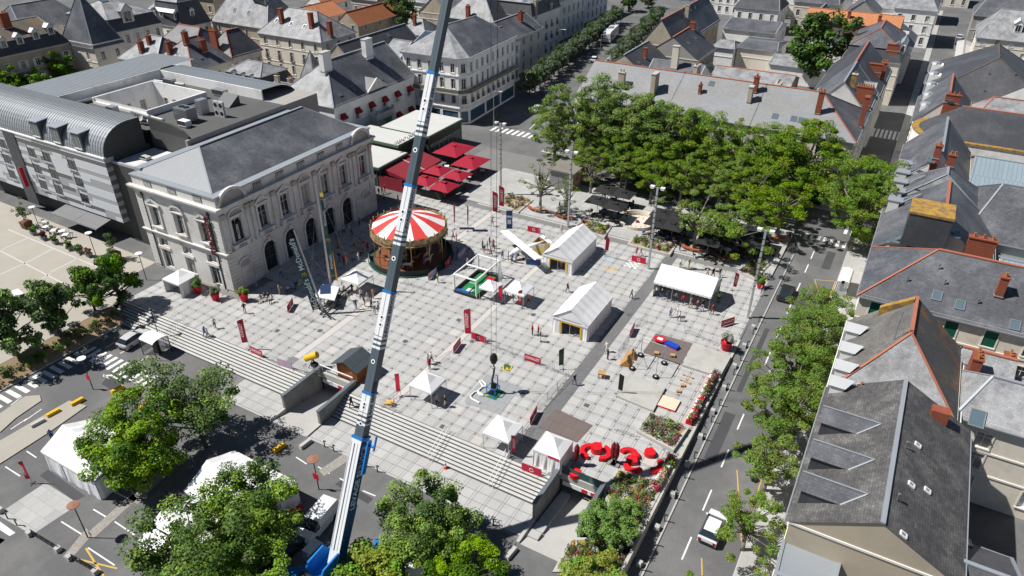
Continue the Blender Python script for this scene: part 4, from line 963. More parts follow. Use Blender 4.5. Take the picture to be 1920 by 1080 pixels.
rooftop('air_handler','low white plant box beside the curved end wall on the hotel roof',-98.4,70.2,15.92,1.8,1.2,.8,WHITE);rooftop('roof_hatch','beige hatch on the low white roof beside the theatre',-98.6,62.4,13.1,1.5,1.0,.3,CONCL,0,'hatch');rooftop('air_handler','tall grey duct stack left of the stacked fan units',-101.0,76.0,15.92,1.2,1.6,2.2,GALV)
# terrace awning of the hotel
t=thing('awning','grey fabric awning over the hotel terrace','awning',(-111,57,0));ya=55.6
m=MB();m.hexa([(-117.2,ya,2.55),(-105.6,ya,2.55),(-105.6,59.4,3.25),(-117.2,59.4,3.25)],[(-117.2,ya,2.62),(-105.6,ya,2.62),(-105.6,59.4,3.32),(-117.2,59.4,3.32)]);part('fabric',m,mat('grey_awning',(.22,.22,.225),.8,brick=(.12,30,.03,1),mortar=(.6,.6,.6)),t)
m=MB();m.bar((-117.2,ya,2.5),(-105.6,ya,2.5),.12,.12);m.bar((-111.4,ya,2.6),(-111.4,59.3,3.28),.1,.12);part('frame',m,GREYM,t)
m=MB();p=PY(42,352,HY-1.4);m.box(p.x-.08,HY-.9,4.6,p.x+.08,HY-.3,8.0);
solo('hotel_sign',m,RED,'narrow red and black projecting sign on the hotel front','sign')
# ------------------------------------------------------------------ cafe pavilion
ca=thing('cafe_pavilion','low cafe pavilion with pale flat roofs, green trim and red awning','building',(-86,105,0))
GRN=mat('green_trim',(.06,.115,.075),.6,var=.15);FLT=mat('pale_roof_membrane',(.52,.52,.50),.8,var=.2,scale=.3);RAWN=mat('red_awning',(.235,.022,.035),.8,var=.12);GDK=mat('green_dark',(.035,.05,.042),.5)
for (x0,x1,y0,y1,z1) in ((-91.5,-81.5,95.0,103.5,3.9),(-95,-83.5,103.5,110.0,5.0),(-92,-81.0,110.0,122.0,5.2)):
    m=MB();m.box(x0,y0,-.02,x1-.02,y1-.02,z1-.5);part('wall',m,GDK,ca);m=MB();m.box(x0-.5,y0-.5,z1-.49,x1+.5,y1-.03,z1-.05);part('fascia',m,GRN,ca);m=MB();m.box(x0-.3,y0-.3,z1-.049,x1+.3,y1-.23,z1);part('roof',m,FLT,ca)
for (x,y0,y1,n) in ((-81.5,95.2,103.2,5),(-81.0,110.4,121.6,7)):
    for k in range(n):
        a,b=y0+(y1-y0)*k/n,y0+(y1-y0)*(k+1)/n;f=MB();f.box(x-.01,a+.05,.3,x+.06,a+.13,3.1);f.box(x-.01,b-.13,.3,x+.06,b-.05,3.1);f.box(x-.009,a+.13,3.0,x+.06,b-.13,3.1);f.box(x-.009,a+.13,.3,x+.06,b-.13,.4);o=part('window',f,GREYM,ca)
        q=MB();q.box(x+.0,a+.13,.4,x+.02,b-.13,3.0);link('pane',q.mesh('pane',glassmat('cafe_glass',(.05,.065,.07)),tuple(ca.location)),o)
for k in range(4):
    x=-91.2+k*2.4;f=MB();f.box(x,94.92,.3,x+.1,94.99,3.1);f.box(x+2.0,94.92,.3,x+2.1,94.99,3.1);f.box(x+.1,94.93,3.0,x+2.0,94.99,3.1);o=part('window',f,GREYM,ca);q=MB();q.box(x+.1,94.97,.3,x+2.0,94.985,3.0);link('pane',q.mesh('pane',MATS['cafe_glass'],tuple(ca.location)),o)
m=MB();m.hexa([(-81.3,96.0,3.2),(-75.9,96.0,2.1),(-75.9,107,2.1),(-81.3,107,3.2)],[(-81.3,96.0,3.28),(-75.9,96.0,2.18),(-75.9,107,2.18),(-81.3,107,3.28)]);m.box(-75.95,96.0,1.75,-75.88,107,2.1);m.poly([(-81.3,95.99,3.2),(-81.3,95.99,2.4),(-75.9,95.99,1.75),(-75.9,95.99,2.1)]);part('awning',m,RAWN,ca)
m=MB();m.bar((-81.2,101.4,3.33),(-75.9,101.4,2.23),.1,.06);part('awning_rail',m,WHITE,ca)
m=MB();m.box(-81.45,94.9,0,-76.2,94.98,2.4);m.box(-80,94.88,0.2,-79.2,94.9,2.2);part('side_screen',m,RAWN,ca)
text('sign_letters','GRAND CAFÉ',1.1,WLET,ca,(-83.2,105.4,5.55),(0,1,0),(0,0,1),ext=.05)
m=MB()
for y in (103.8,107.0):m.bar((-83.2,y,5.0),(-83.2,y,6.0),.06)
part('sign_post',m,GREYM,ca)

# ------------------------------------------------------------------ houses round the square (positions surveyed from eaves)
F3=((.9,2.1),(4.3,2.0),(7.6,1.7));F2=((.9,1.9),(4.0,1.7));F4=((1,2.2),(4.6,1.9),(7.9,1.9),(11.3,1.8))
# --- west
h=house('townhouse','long townhouse with lichened brown mansard roof and white dormers at the far left edge',-202,-186,60,106.5,11.5,2.6,'y',4,0,W_TAN,SLATEB,ms=(1.6,3.0),E=13,fl=((.6,2.4),(4.3,2.1),(7.9,1.8)),style='mix')
for px,py in ((40,84),(70,75),(98,66),(10,92)):dormer(h,px,py,'E',1.7,1.9,WHITE,SURR)
chimney(h,14,52,1.0,2.0,3.2);chimney(h,100,40,1.0,2.2,2.2);chimney(h,62,14,1,2,2.4)
h=house('corner_house','corner house with tall pointed slate roof beside the street trees',-189.5,-177,106.6,114.5,12,11,'x',6.24,6.24,W_CREAM,SLATE,S=2,E=2,fl=((4.4,1.9),(8.0,1.9)),hipm=SLATE)
m=MB();m.box(-176.99,108,2.8,-176.85,114,4.0);extra(h,'fascia_sign',m,BLACK);text('sign_letters',"O'TACOS",1.05,WLET,h.root,(-176.8,111,3.4),(0,1,0),(0,0,1))
h=house('stone_mansion','stone mansion with dark mansard and white pedimented dormer behind the pointed roof',-206,-186,117.5,133,11.5,3.2,'y',5,5,W_STONE,SLATEL,ms=(1.3,3.2),E=5,fl=((.8,2.4),(4.4,2.4),(8.2,2.2)),style='hood');dormer(h,243,44,'E',3.4,3.2,SLATEL,W_STONE)
skylight(h,195,2,2,1.4,DKMETAL)
h=house('mansard_house','pale slate mansard house with round-topped white dormers near the top left',-194,-182,136,146,10,2,'x',3,3,W_WHITE,SLATEL,ms=(1.6,6.5),S=3,E=3,fl=((4,1.8),(7,1.8)),hipm=SLATED)
for px,py in ((290,32),(304,35)):dormer(h,px,py,'S',1.6,1.7,SLATED,WHITE)
for px,py in ((332,37),(362,32)):dormer(h,px,py,'E',1.6,1.7,WHITE,WHITE)
house('tall_house','tall grey-beige house with narrow windows at the top edge behind the mansard',-196,-184,150,164,15.5,4,'x',0,0,W_TAN,SLATED,S=3,E=3,fl=F4)
h=house('town_house','beige town house under a broad white-grey slate roof at the top left',-180,-158.5,145,158,11,8.5,'x',5,4,W_TAN,SLATEL,S=4,E=3,fl=((.9,2.0),(4.3,1.9),(7.8,1.8)))
skylight(h,440,19,.9,1.3);skylight(h,466,24,.9,1.3);dormer(h,500,8,'E',1.2,1.4)
h=house('low_house','low white house with pale hipped roof left of the big brick chimney',-172.5,-159,109.5,122,9,4.6,'x',5,4,W_WHITE,SLATEL,S=3,E=2,fl=F2,hipm=SLATE);chimney(h,267,97,.9,1.2,2.3);chimney(h,281,82,.9,1.0,1.8,pots=2)
h=house('courtyard_house','house with pale front hip and chimney pots behind the hotel',-161.5,-147.3,110.5,122,9,5.2,'y',5.4,3,W_CREAM,SLATE,ridge=RIDGET,S=3,E=4,fl=((1,1.9),(5.4,1.7)),hipm=SLATEL,gut=GREYM);chimney(h,320,100,.9,1.3,2.6);chimney(h,350,82,1.0,1.2,2.6);chimney(h,383,97,.8,1.6,2.6);skylight(h,333,102);skylight(h,375,108)
h=house('chimney_house','house with a massive brick chimney slab behind the courtyard house',-158,-148.8,123.5,133,9,5,'y',3.5,2,W_CREAM,SLATED,ridge=RIDGET,E=4,fl=((1,1.9),(5.4,1.8)),hipm=SLATEL);chimney(h,407,100,2.2,.7,5.4,pots=5)
h=house('ridged_house','house with ribbed grey roof and orange ridge tiles behind the courtyard house',-177,-163,124,135,9,4,'x',3,3,W_WHITE,SLATE,ridge=RIDGET,S=2,fl=F2)
h=house('little_mansard','small pale mansard house just behind the hotel right corner',-141,-128.4,113,123,6.5,1.8,'x',3,3,W_WHITE,SLATEL,ms=(1.0,2.6),S=4,E=3,fl=((1,1.8),(4.1,1.6)));[dormer(h,px,py,'S',1.2,1.5,SLATEL,WHITE) for px,py in ((440,149),(457,154),(473,158))]
h=house('low_shed','low dark roofed outbuilding beside the little mansard',-127.5,-117,112,121,5.5,2.2,'x',0,0,W_TAN,SLATEB);chimney(h,523,168,1.1,.6,3.0,W_TAN);chimney(h,505,145,.7,1.3,1.6,W_GREY)
# --- north-west
h=house('cream_corner_house','cream corner house with rounded slate roof and tall brick chimneys',-157.5,-135.4,140.8,154,10.8,5.6,'x',6,6.5,W_CREAM,SLATEL,S=5,E=3,fl=((.8,2.3),(4.2,2.4),(7.9,1.8)),hipm=SLATEL,style=('std','balc','std'));
for px,py in ((529,42),(585,51),(620,67)):chimney(h,px,py,1.0,1.1,3.4,pots=0)
for px,py in ((519,39),(546,45),(571,50)):skylight(h,px,py,1,1.3)
h=house('pyramid_house','small house with steep pale pyramid roof behind the red-awning building',-131,-127,128,132,6,5.5,'x',2,2,W_CREAM,SLATEL,fl=F2)
h=house('dark_roof_house','long dark slate roofed house behind the red-awning building',-133,-122.5,138,166,6.8,4.6,'y',0,0,W_TAN,SLATED,E=5,fl=F2);skylight(h,728,66)
h=house('tiled_house','house with orange tiled roof next to the round tree at the top',-163.5,-155,178,199,6,3.4,'y',0,0,W_TAN,TILE,ridge=TILE,E=3,S=2,fl=F2)
house('tiled_annex','small orange tiled annex left of the tiled house',-182,-170,176,190,6.5,3,'y',0,0,W_WHITE,TILEO,ridge=TILE,E=2,S=2,fl=F2)
house('tiled_annex','bright orange tiled roof at the top edge beyond the cream corner house',-192,-184,195,210,6.5,3,'y',0,0,W_WHITE,TILEO,ridge=TILE,E=2,S=2,fl=F2)
h=house('rear_house','house with small grey pyramid roof and brick chimney behind the corner block',-133.5,-124,170,179,8,3.2,'x',4,4,W_RUB,SLATEL,S=2,E=2,fl=F2,hipm=SLATE);chimney(h,778,47,.8,.8,2.6)
h=house('tiled_lean_to','orange tiled lean-to roof beside the red-awning building',-118.5,-104.5,131,145,7,4,'y',0,0,W_TAN,TILE,ridge=TILE)
h=house('blue_metal_roof','low building with blue ribbed metal roof behind the corner block',-121,-103,160,172,8,2.2,'x',0,0,W_GREY,mat('blue_ribbed_metal',(.045,.075,.11),.5,.3,brick=(.5,40,.06,.95),mortar=(.5,.5,.5)))
h=house('brown_wall_house','large tan walled house with pale speckled slate roof behind the boom',-123,-106.5,178,192,12,8,'y',7,4,W_TAN,SLATED,E=3,fl=F3,hipm=SLATEL);chimney(h,878,36,1,1,3.4)
h=house('gabled_house','tan gabled house beside the round tree at the top',-142,-130,192,205,9,5,'y',0,0,W_TAN,SLATEL,S=2,E=3,fl=F3)
house('far_house','far grey roofed house left of the gabled house at the top edge',-160,-148,205,220,9,4,'x',2,2,W_WHITE,SLATEL,S=3,E=2,fl=F3)
house('far_house','far slate roofed house between orange roofs at the top edge',-176,-165,200,214,9,5,'x',2,2,W_GREY,SLATE,S=3,E=3,fl=F3)
house('far_house','far dark roofed house at the top edge left of the boom',-128,-112,212,226,9,5,'x',0,0,W_WHITE,SLATED,S=4,E=3,fl=F3)
house('far_house','far pale roofed house at the top left corner',-214,-200,150,165,10,5,'x',3,3,W_STONE,SLATEL,S=3,E=4,fl=F3)
house('far_house','far cream house with grey roof at the extreme top left',-228,-212,110,128,11,5,'y',3,3,W_CREAM,SLATE,E=4,fl=F3)
house('far_house','far grey house peeking over the mansards at the top left',-222,-206,172,188,11,6,'x',0,0,W_TAN,SLATE,S=4,E=4,fl=F3)
# --- red-awning building
h=house('red_awning_building','white shuttered building with small red window awnings and two white chimneys',-113.6,-98.6,103.6,130,10,6.2,'y',7.5,0,W_WHITE,SLATE,E=6,S=0,fl=((1.0,2.2),(5.6,2.2)),ww=1.15,style='awn',hipm=SLATEL,skip=(('E',0,2),('E',0,3)))
for px,py in ((612,132),(690,106)):chimney(h,px,py,1.2,2.3,3.6,W_WHITE,0)
for px,py in ((636,176),(662,165),(712,147),(733,134)):skylight(h,px,py,.9,1.2)
m=MB();yc=116.8;m.box(-98.59,yc-3.0,4.2,-96.6,yc+3.0,4.5);m.box(-96.8,yc-3.0,4.5,-96.6,yc+3,5.5);m.box(-98.5,yc-3.0,4.5,-96.81,yc-2.8,5.5);m.box(-98.5,yc+2.8,4.5,-96.81,yc+3,5.5)
for k in range(2):m.box(-98.59,yc-2.8+k*5.2,0,-96.9,yc-2.4+k*5.2,4.2)
extra(h,'balcony',m,W_STONE)
m=MB();m.poly([(-98.3,yc-3,10.1),(-98.3,yc+3,10.1),(-98.3,yc,12.2)]);m.bar((-98.2,yc-3.2,10.1),(-98.2,yc,12.3),.3,.25);m.bar((-98.2,yc+3.2,10.1),(-98.2,yc,12.3),.3,.25);m.poly([(-98.3,yc-3.1,10.1),(-98.3,yc,12.25),(-103.2,yc,12.25)],1);m.poly([(-98.3,yc,12.25),(-98.3,yc+3.1,10.1),(-103.2,yc,12.25)],1);extra(h,'pediment',m,[W_STONE,SLATE])
m=MB()
for k in range(2):m.lathe([(.1,0),(.35,.3),(.25,.6),(.4,.7)],(-96.7,yc-2.6+k*5.2,5.5),8)
extra(h,'urn',m,CONCL)
# --- white corner block with balcony (chamfered corner)
cb=thing('corner_block','white four-storey corner block with long balcony and slate roof at the crossroads','building',(-94,142,0))
q=[(-101.5,130.2),(-87.4,131.0),(-85.9,132.8),(-87.2,155.5),(-101.5,155.5)];zc=14.5
m=MB();pts=[]
def cols_of(L,n,w=1.0):return [L*(k+.5)/n for k in range(n)]
for i,n in ((0,5),(1,1),(2,9)):
    a,b=V((*q[i],0)),V((*q[i+1],0));L=(b-a).length;d=(b-a)/L;nn=V((d.y,-d.x,0));ang=atan2(nn.y,nn.x)+pi/2;op=[]
    for c in cols_of(L,n):
        for s,hh in ((4.7,1.7),(7.9,2.2),(11.4,1.9)):
            op.append((c-.5,c+.5,s,s+hh));window(cb,a+d*c+V((0,0,s)),ang,1.0,hh,'balc' if s==4.7 and i else 'std')
    shops=[(L*k/ (3 if i!=1 else 1)+.35,L*(k+1)/(3 if i!=1 else 1)-.35) for k in range(3 if i!=1 else 1)]
    for s0,s1 in shops:
        op.append((s0,s1,.4,2.9));f=MB();p0,p1=a+d*s0-nn*.15,a+d*s1-nn*.15;f.bar(p0+V((0,0,.45)),p1+V((0,0,.45)),.1);f.bar(p0+V((0,0,2.85)),p1+V((0,0,2.85)),.1)
        k=max(1,int((s1-s0)/1.4))
        for j in range(k+1):pp=p0+(p1-p0)*(j/k);f.bar(pp+V((0,0,.4)),pp+V((0,0,2.9)),.08)
        o=part('shopfront',f,DKMETAL,cb);g_=MB().poly([p0+V((0,0,.4)),p1+V((0,0,.4)),p1+V((0,0,2.9)),p0+V((0,0,2.9))]);link('pane',g_.mesh('pane',glassmat('shop_glass',(.05,.10,.16)),tuple(cb.location)),o)
    wall(m,q[i],q[i+1],-.3,zc,op)
wall(m,q[3],q[4],-.3,zc,[]);wall(m,q[4],q[0],-.3,zc,[]);part('wall',m,W_WHITE,cb)
def off(poly,o):
    r=[];n=len(poly)
    for i in range(n):
        p0,p1,p2=V(poly[i-1]),V(poly[i]),V(poly[(i+1) % n]);d0=(p1-p0).normalized();d1=(p2-p1).normalized();n0=V((d0.y,-d0.x));n1=V((d1.y,-d1.x));b=(n0+n1);b=b/(1+n0.dot(n1));r.append((p1.x+b.x*o,p1.y+b.y*o))
    return r
def band_poly(mb,poly,z0_,z1_,o,edges,inner=.0):
    a,b=off(poly,o),off(poly,inner)
    for i in edges:
        j=(i+1) % len(poly);mb.hexa([(*b[i],z0_),(*a[i],z0_),(*a[j],z0_),(*b[j],z0_)],[(*b[i],z1_),(*a[i],z1_),(*a[j],z1_),(*b[j],z1_)])
m=MB();[band_poly(m,q,z_,z_+.25,.18,(0,1,2),.003) for z_ in (3.6,10.7)];band_poly(m,q,zc-.3,zc,.4,(0,1,2),.003);part('string_course',m,W_WHITE,cb)
m=MB();band_poly(m,q,6.95,7.15,.9,(0,1,2),.004);part('balcony',m,W_STONE,cb);m=MB();band_poly(m,q,7.151,7.95,.88,(0,1,2),.80);part('balcony_rail',m,mat('olive_rail',(.16,.155,.11),.6),cb)
m=MB()
for k in range(6):
    band_poly(m,q,3.95+k*.5,4.38+k*.5,.07,(0,1,2),.002)
rf=MB();e=off(q,.45);R0,R1_=(-95.5,138.5,19.3),(-94.8,150.5,19.3);E3=[(*p,zc) for p in e]
rf.poly([E3[0],E3[1],R0],1);rf.poly([E3[1],E3[2],R0],1);rf.poly([E3[2],E3[3],R1_,R0]);rf.poly([E3[3],E3[4],R1_]);rf.poly([E3[4],E3[0],R0,R1_]);part('roof',rf,[SLATE,SLATEL],cb);m=MB();m.bar(R0,R1_,.3,.15);m.bar(R0,E3[1],.25,.1);m.bar(R0,E3[2],.25,.1);part('ridge_cap',m,ZINC,cb)  # south and corner slopes take the paler slate as painted sunlight
m=MB();band_poly(m,q,zc+.001,zc+.12,.55,(0,1,2),.3);part('gutter',m,ZINC,cb)
h=house('green_shop_house','narrow grey mansard house with green shopfront left of the corner block',-108.5,-101.6,129.8,141,10.5,2.4,'x',0,0,W_GREY,SLATEL,ms=(.9,2.6),S=3,fl=((4.4,2.0),(7.6,2.0)),style='hood');[dormer(h,px,py,'S',1.2,1.7,SLATED,WHITE) for px,py in ((770,115),(788,118),(757,112))]
m=MB();m.box(-108.3,129.5,2.5,-101.8,129.78,3.6);extra(h,'shop_fascia',m,GRN);m=MB();m.hexa([(-108,127.6,2.3),(-102.4,127.6,2.3),(-102.4,129.7,2.9),(-108,129.7,2.9)],[(-108,127.6,2.36),(-102.4,127.6,2.36),(-102.4,129.7,2.96),(-108,129.7,2.96)]);extra(h,'shop_awning',m,mat('mint_awning',(.25,.42,.33),.8));m=MB();m.box(-101.55,129.9,.1,-101.2,130.15,3.2);extra(h,'red_pillar',m,RED)
# --- street running north, left side
h=house('street_house','white street house right of the corner block',-104,-93.2,156.2,169,9.8,3.4,'y',0,0,W_WHITE,SLATE,E=4,fl=F3,ridge=RIDGET);skylight(h,978,66)
h=house('street_house','pinkish street house with two skylights up the hedge street',-107,-95.6,169.2,186,10.2,3.6,'y',0,0,W_STONE,SLATE,E=4,fl=F3);chimney(h,976,40,1.0,1.2,2.4,pots=4);skylight(h,1000,48);skylight(h,1012,43)
h=house('mansard_town_house','tall white mansard house up the hedge street',-114,-99,186.2,204,12.5,2.6,'y',4,3,W_WHITE,SLATEL,ms=(1.0,3.6),S=0,E=5,fl=F4[:3],style='balc');dormer(h,1034,20,'E',1.3,1.7,WHITE,WHITE);chimney(h,1003,22,1,1,3.0,W_TAN,2);skylight(h,1006,2,1.6,1.2);skylight(h,985,2,1.6,1.2)
h=house('mansard_town_house','long white mansard row house farther up the hedge street',-118,-103.5,204.2,232,13,3,'y',3,3,W_WHITE,SLATEL,ms=(1.0,3.4),E=8,fl=F4[:3]);[dormer(h,px,py,'E',1.2,1.6,WHITE,WHITE) for px,py in ((1050,18),(1057,14),(1064,10))]
house('far_house','farthest white row house at the top of the hedge street',-122,-108,232.2,262,13,4,'y',2,2,W_WHITE,SLATE,E=8,fl=F4[:3])
house('far_building','blue-grey low building across the top of the hedge street',-93,-78,300,312,8,3,'x',2,2,mat('bluegrey_render',(.16,.22,.28),.8),SLATED,S=5,fl=F2)
house('far_building','white gabled building at the end of the hedge street',-76,-62,282,296,8,3,'x',2,2,W_WHITE,SLATE,S=5,fl=F2)
# --- street running north, right side and gardens
h=house('tan_gable_house','big dark roofed house with blank tan gable facing the square',-66.5,-57,186.4,226,9.3,6.2,'y',0,0,W_TAN,SLATE,ridge=RIDGET,E=5,fl=F2)
for px,py in ((1287,32),(1250,26)):chimney(h,px,py,1.0,.8,3.0,W_TAN,2)
for px,py in ((1284,30),(1293,17),(1307,51),(1302,13)):skylight(h,px,py,1.0,1.4)
chimney(h,1249,24,1.8,.8,1.4,pots=0)
h=house('grey_gable_house','dark slate house with grey gable right of the pleached trees',-64.6,-50.5,184.5,200,7.2,4.9,'y',0,0,W_GREY,SLATED,ridge=RIDGET,E=4,fl=F2);chimney(h,1281,48,1.6,.8,2.0,pots=3);chimney(h,1298,55,1.4,.8,1.6,pots=2);[skylight(h,px,py,.8,1) for px,py in ((1291,81),(1304,71))]
h=house('long_slope_house','house with zinc-edged dark roof beside the street car',-70,-56.5,166.0,182.5,6.3,4.6,'y',0,0,W_TAN,SLATED,ridge=ZINC,E=4,fl=F2,group=None);chimney(h,1209,108,.8,.8,2.2,pots=0);[skylight(h,px,py,.8,1) for px,py in ((1205,124),(1197,117))]
h=house('pale_chimney_house','grey roofed house with tall cream chimney behind the long row',-57.0,-44.5,161,178,5.2,4.8,'x',0,0,W_WHITE,SLATE,E=3,fl=F2);chimney(h,1264,128,1.5,1.0,5.0,W_CREAM,0)
h=house('white_workshop','white workshop with ridge roof lights behind the gardens',-55,-40,224,240,7.4,1.6,'x',0,0,W_WHITE,SLATE,S=0,E=2,fl=F2);skylight(h,1360,20,5,2.2,WHITE);skylight(h,1322,14,3,2.2,WHITE)
house('white_annex','small white annex with grey cap roof beside the workshop',-52.5,-46.8,205.5,213,6.2,1.2,'x',1,1,W_WHITE,SLATEL)
house('white_annex','tall plain white block in front of the roof-light workshop',-46.5,-36,208,222,6.2,.8,'x',1,1,W_CREAM,SLATE)
h=house('rubble_shed','long low slate roof on rubble stone walls behind the row',-45.5,-26.5,178.0,191,4.6,2.0,'x',0,0,W_RUB,SLATEL,ridge=RIDGET);skylight(h,1362,96,5,1.6,DKMETAL)
house('white_low_building','low white building with flat slate roof by the round garden tree',-36,-22,201,214,4.6,1.2,'x',0,0,W_WHITE,SLATEL)
house('small_dark_roof','small dark pyramid roof tucked behind the row',-46.5,-38,158,167,4.8,2.8,'x',3,3,W_GREY,SLATED)
house('tiled_lean_to','small orange tiled roof strip behind the row ridge',-41.5,-30,150.5,157,7.0,2.6,'x',0,0,W_TAN,TILE,ridge=RIDGET)
h=house('gabled_white_house','white gabled house with satellite dish and flue left of the brown wall',-33,-20.5,215,229,6.0,4.5,'y',0,0,W_WHITE,SLATE,S=1,fl=F2)
m=MB();m.tube((-22.5,216,6),(-22.5,216,11.5),.35,n=8);m.tube((-22.5,216,11.5),(-22.5,216,11.9),.55,n=8);extra(h,'flue',m,mat('blue_flue',(.10,.14,.2),.5));m=MB();m.lathe([(0,0),(.5,.08),(.9,.3)],n=14);m.xf(Matrix.Translation((-26.5,214.7,7.6)) @ Matrix.Rotation(radians(75),4,'X'));extra(h,'satellite_dish',m,WHITE)
house('white_gable_small','small white gabled house at the top beside the garden tree',-37,-28,246,258,7,4,'y',0,0,W_WHITE,SLATED,S=2,E=2,fl=F2)
house('far_house','blue-grey rendered house left of the bright tile roof',-27,-17,262,275,8,4,'y',0,0,W_GREY,SLATE,S=2,E=3,fl=F3)
h=house('bright_tile_building','long brown rubble wall building under a bright orange tiled roof',-32.5,-8.5,222,231,12.6,2.2,'x',0,0,W_RUB,TILEO,ridge=TILEO);[chimney(h,px,py,.8,.8,1.6,pots=1) for px,py in ((1591,34),(1648,42))]
house('far_house','grey roofed house with orange ridge behind the bright tile roof',-26,-11,278,292,8,5,'x',3,3,W_WHITE,SLATEL,ridge=RIDGET,S=3,fl=F2)
house('far_house','tan blank wall building at the top right of centre',-12,-1,300,316,10,.6,'x',0,0,W_TAN,SLATEB)
for k,(x0,x1,y0,y1,zz,lab,wm,rm) in enumerate(((-60,-46,256,270,8,'far white house at the top centre right of the hedge street',W_WHITE,SLATED),(-44,-30,270,286,9,'far cream house behind the garden trees at the top',W_CREAM,SLATE),(-58,-40,292,308,9,'far pale house at the top edge above the workshop',W_WHITE,SLATEL),(-30,-14,312,330,10,'far white building at the top edge above the bright tiles',W_WHITE,SLATE),(-82,-66,322,338,9,'far house beyond the end of the hedge street',W_CREAM,SLATE))):house('far_house',lab,x0,x1,y0,y1,zz,4,'x',2,2,wm,rm,S=4,E=3,fl=F3)
# --- long row on the north side of the square
RW=mat('row_slate',(.27,.28,.3),.55,var=.35,scale=.2,fine=.25,col2=(.27,.265,.255),c2amt=.45,c2scale=.25,brick=(.32,.22,.012,.85),mortar=(.7,.7,.7),spec=.45)
for nm,lab,x0,x1,c,wm in (('row_house','left end house of the long row with pale roof behind the plaza trees',-57.5,-39.2,6,W_WHITE),('row_house','middle house of the long row behind the plaza trees',-39.15,-24.0,5,W_STONE),('row_house','right corner house of the long row at the street junction',-23.95,-7.0,5,W_CREAM)):
    h=house(nm,lab,x0,x1,126.6,144.6,12.3,4.7,'x',0,7.5 if x1==-7 else 0,wm,RW,ridge=RIDGET,S=c,E=6 if x1==-7 else 0,fl=((.6,2.4),(4.6,2.1),(8.6,1.9)),style='hood',hipm=SLATE,group=None)
    ch={-57.5:((1165,160,1.2,.9,2.4,W_TAN,2),(1226,172,.8,2.2,3.4,W_TAN,0)),-39.15:((1238,150,.8,2.4,3.2,W_TAN,3),(1312,174,.5,.8,1.4,BRICK,2),(1405,190,.7,1.2,2.6,W_TAN,0),(1415,172,.8,1.0,2.6,BRICK,2)),-23.95:((1533,212,.9,.8,3.6,BRICK,2),(1430,152,1.0,2.6,2.6,MOSSTOP,3))}[x0]
    for a in ch:chimney(h,*a[:2],a[2],a[3],a[4],a[5],a[6])
    for px,py in {-57.5:(),-39.15:((1334,157),),-23.95:((1488,223),(1502,226),(1453,218))}[x0]:skylight(h,px,py,1,1.2)
    if x1==-7:
        m=MB();m.box(-14.5,126.2,.1,-9.5,126.58,3.6);m.box(-14.2,126.1,.3,-12.6,126.19,3.0,1);m.box(-12.3,126.1,.3,-9.8,126.19,3.0,1);extra(h,'shopfront',m,[GREYM,DGLASS])
        chimney(h,1613,236,.7,1.4,5.0,BRICK,0)
# --- left side of the far right-hand street
h=house('street_corner_house','slate house with massive brick chimney stack on the right-hand street',-17.5,-7.0,144.7,161,11.5,5.4,'y',0,0,W_STONE,SLATE,E=6,fl=F3,style='shut');chimney(h,1615,196,2.8,.8,3.2,pots=7,potm=POT);chimney(h,1598,162,.9,.9,2.2,MOSSTOP,1)
dormer(h,1650,175,'E',1.6,1.6)
h=house('dark_gable_house','house with dark slate roof, orange ridge and two brick stacks on the right-hand street',-18.5,-6.6,161.1,184,10.8,5.6,'y',0,0,W_WHITE,SLATED,ridge=RIDGET,E=7,fl=F3);chimney(h,1640,135,2.6,.8,1.6,pots=0);chimney(h,1652,145,1.2,1.2,3.0,pots=4);skylight(h,1688,122)
h=house('mansard_street_house','mansard house with white dormers farther up the right-hand street',-18,-5.5,194,214,10,3.2,'y',4,3,W_CREAM,SLATE,ms=(1.1,3.2),S=2,E=6,fl=F3,ridge=RIDGET);[dormer(h,px,py,'S',1.5,1.8,ZINC,WHITE) for px,py in ((1680,100),(1713,105))];[dormer(h,px,py,'E',1.4,1.6,WHITE,WHITE) for px,py in ((1745,82),(1750,74))];chimney(h,1673,96,2.6,.7,1.4,pots=0)
house('white_house','white house with pale blue shutters beyond the bright tile roof',-13,-1.5,262,280,11,3.4,'x',3,3,W_WHITE,SLATEL,S=3,E=4,fl=F3);house('low_house','low house linking the mansard house and the white house',-14,-4.6,216,242,7.5,3,'y',0,0,W_WHITE,SLATE,E=5,S=0,fl=F2)
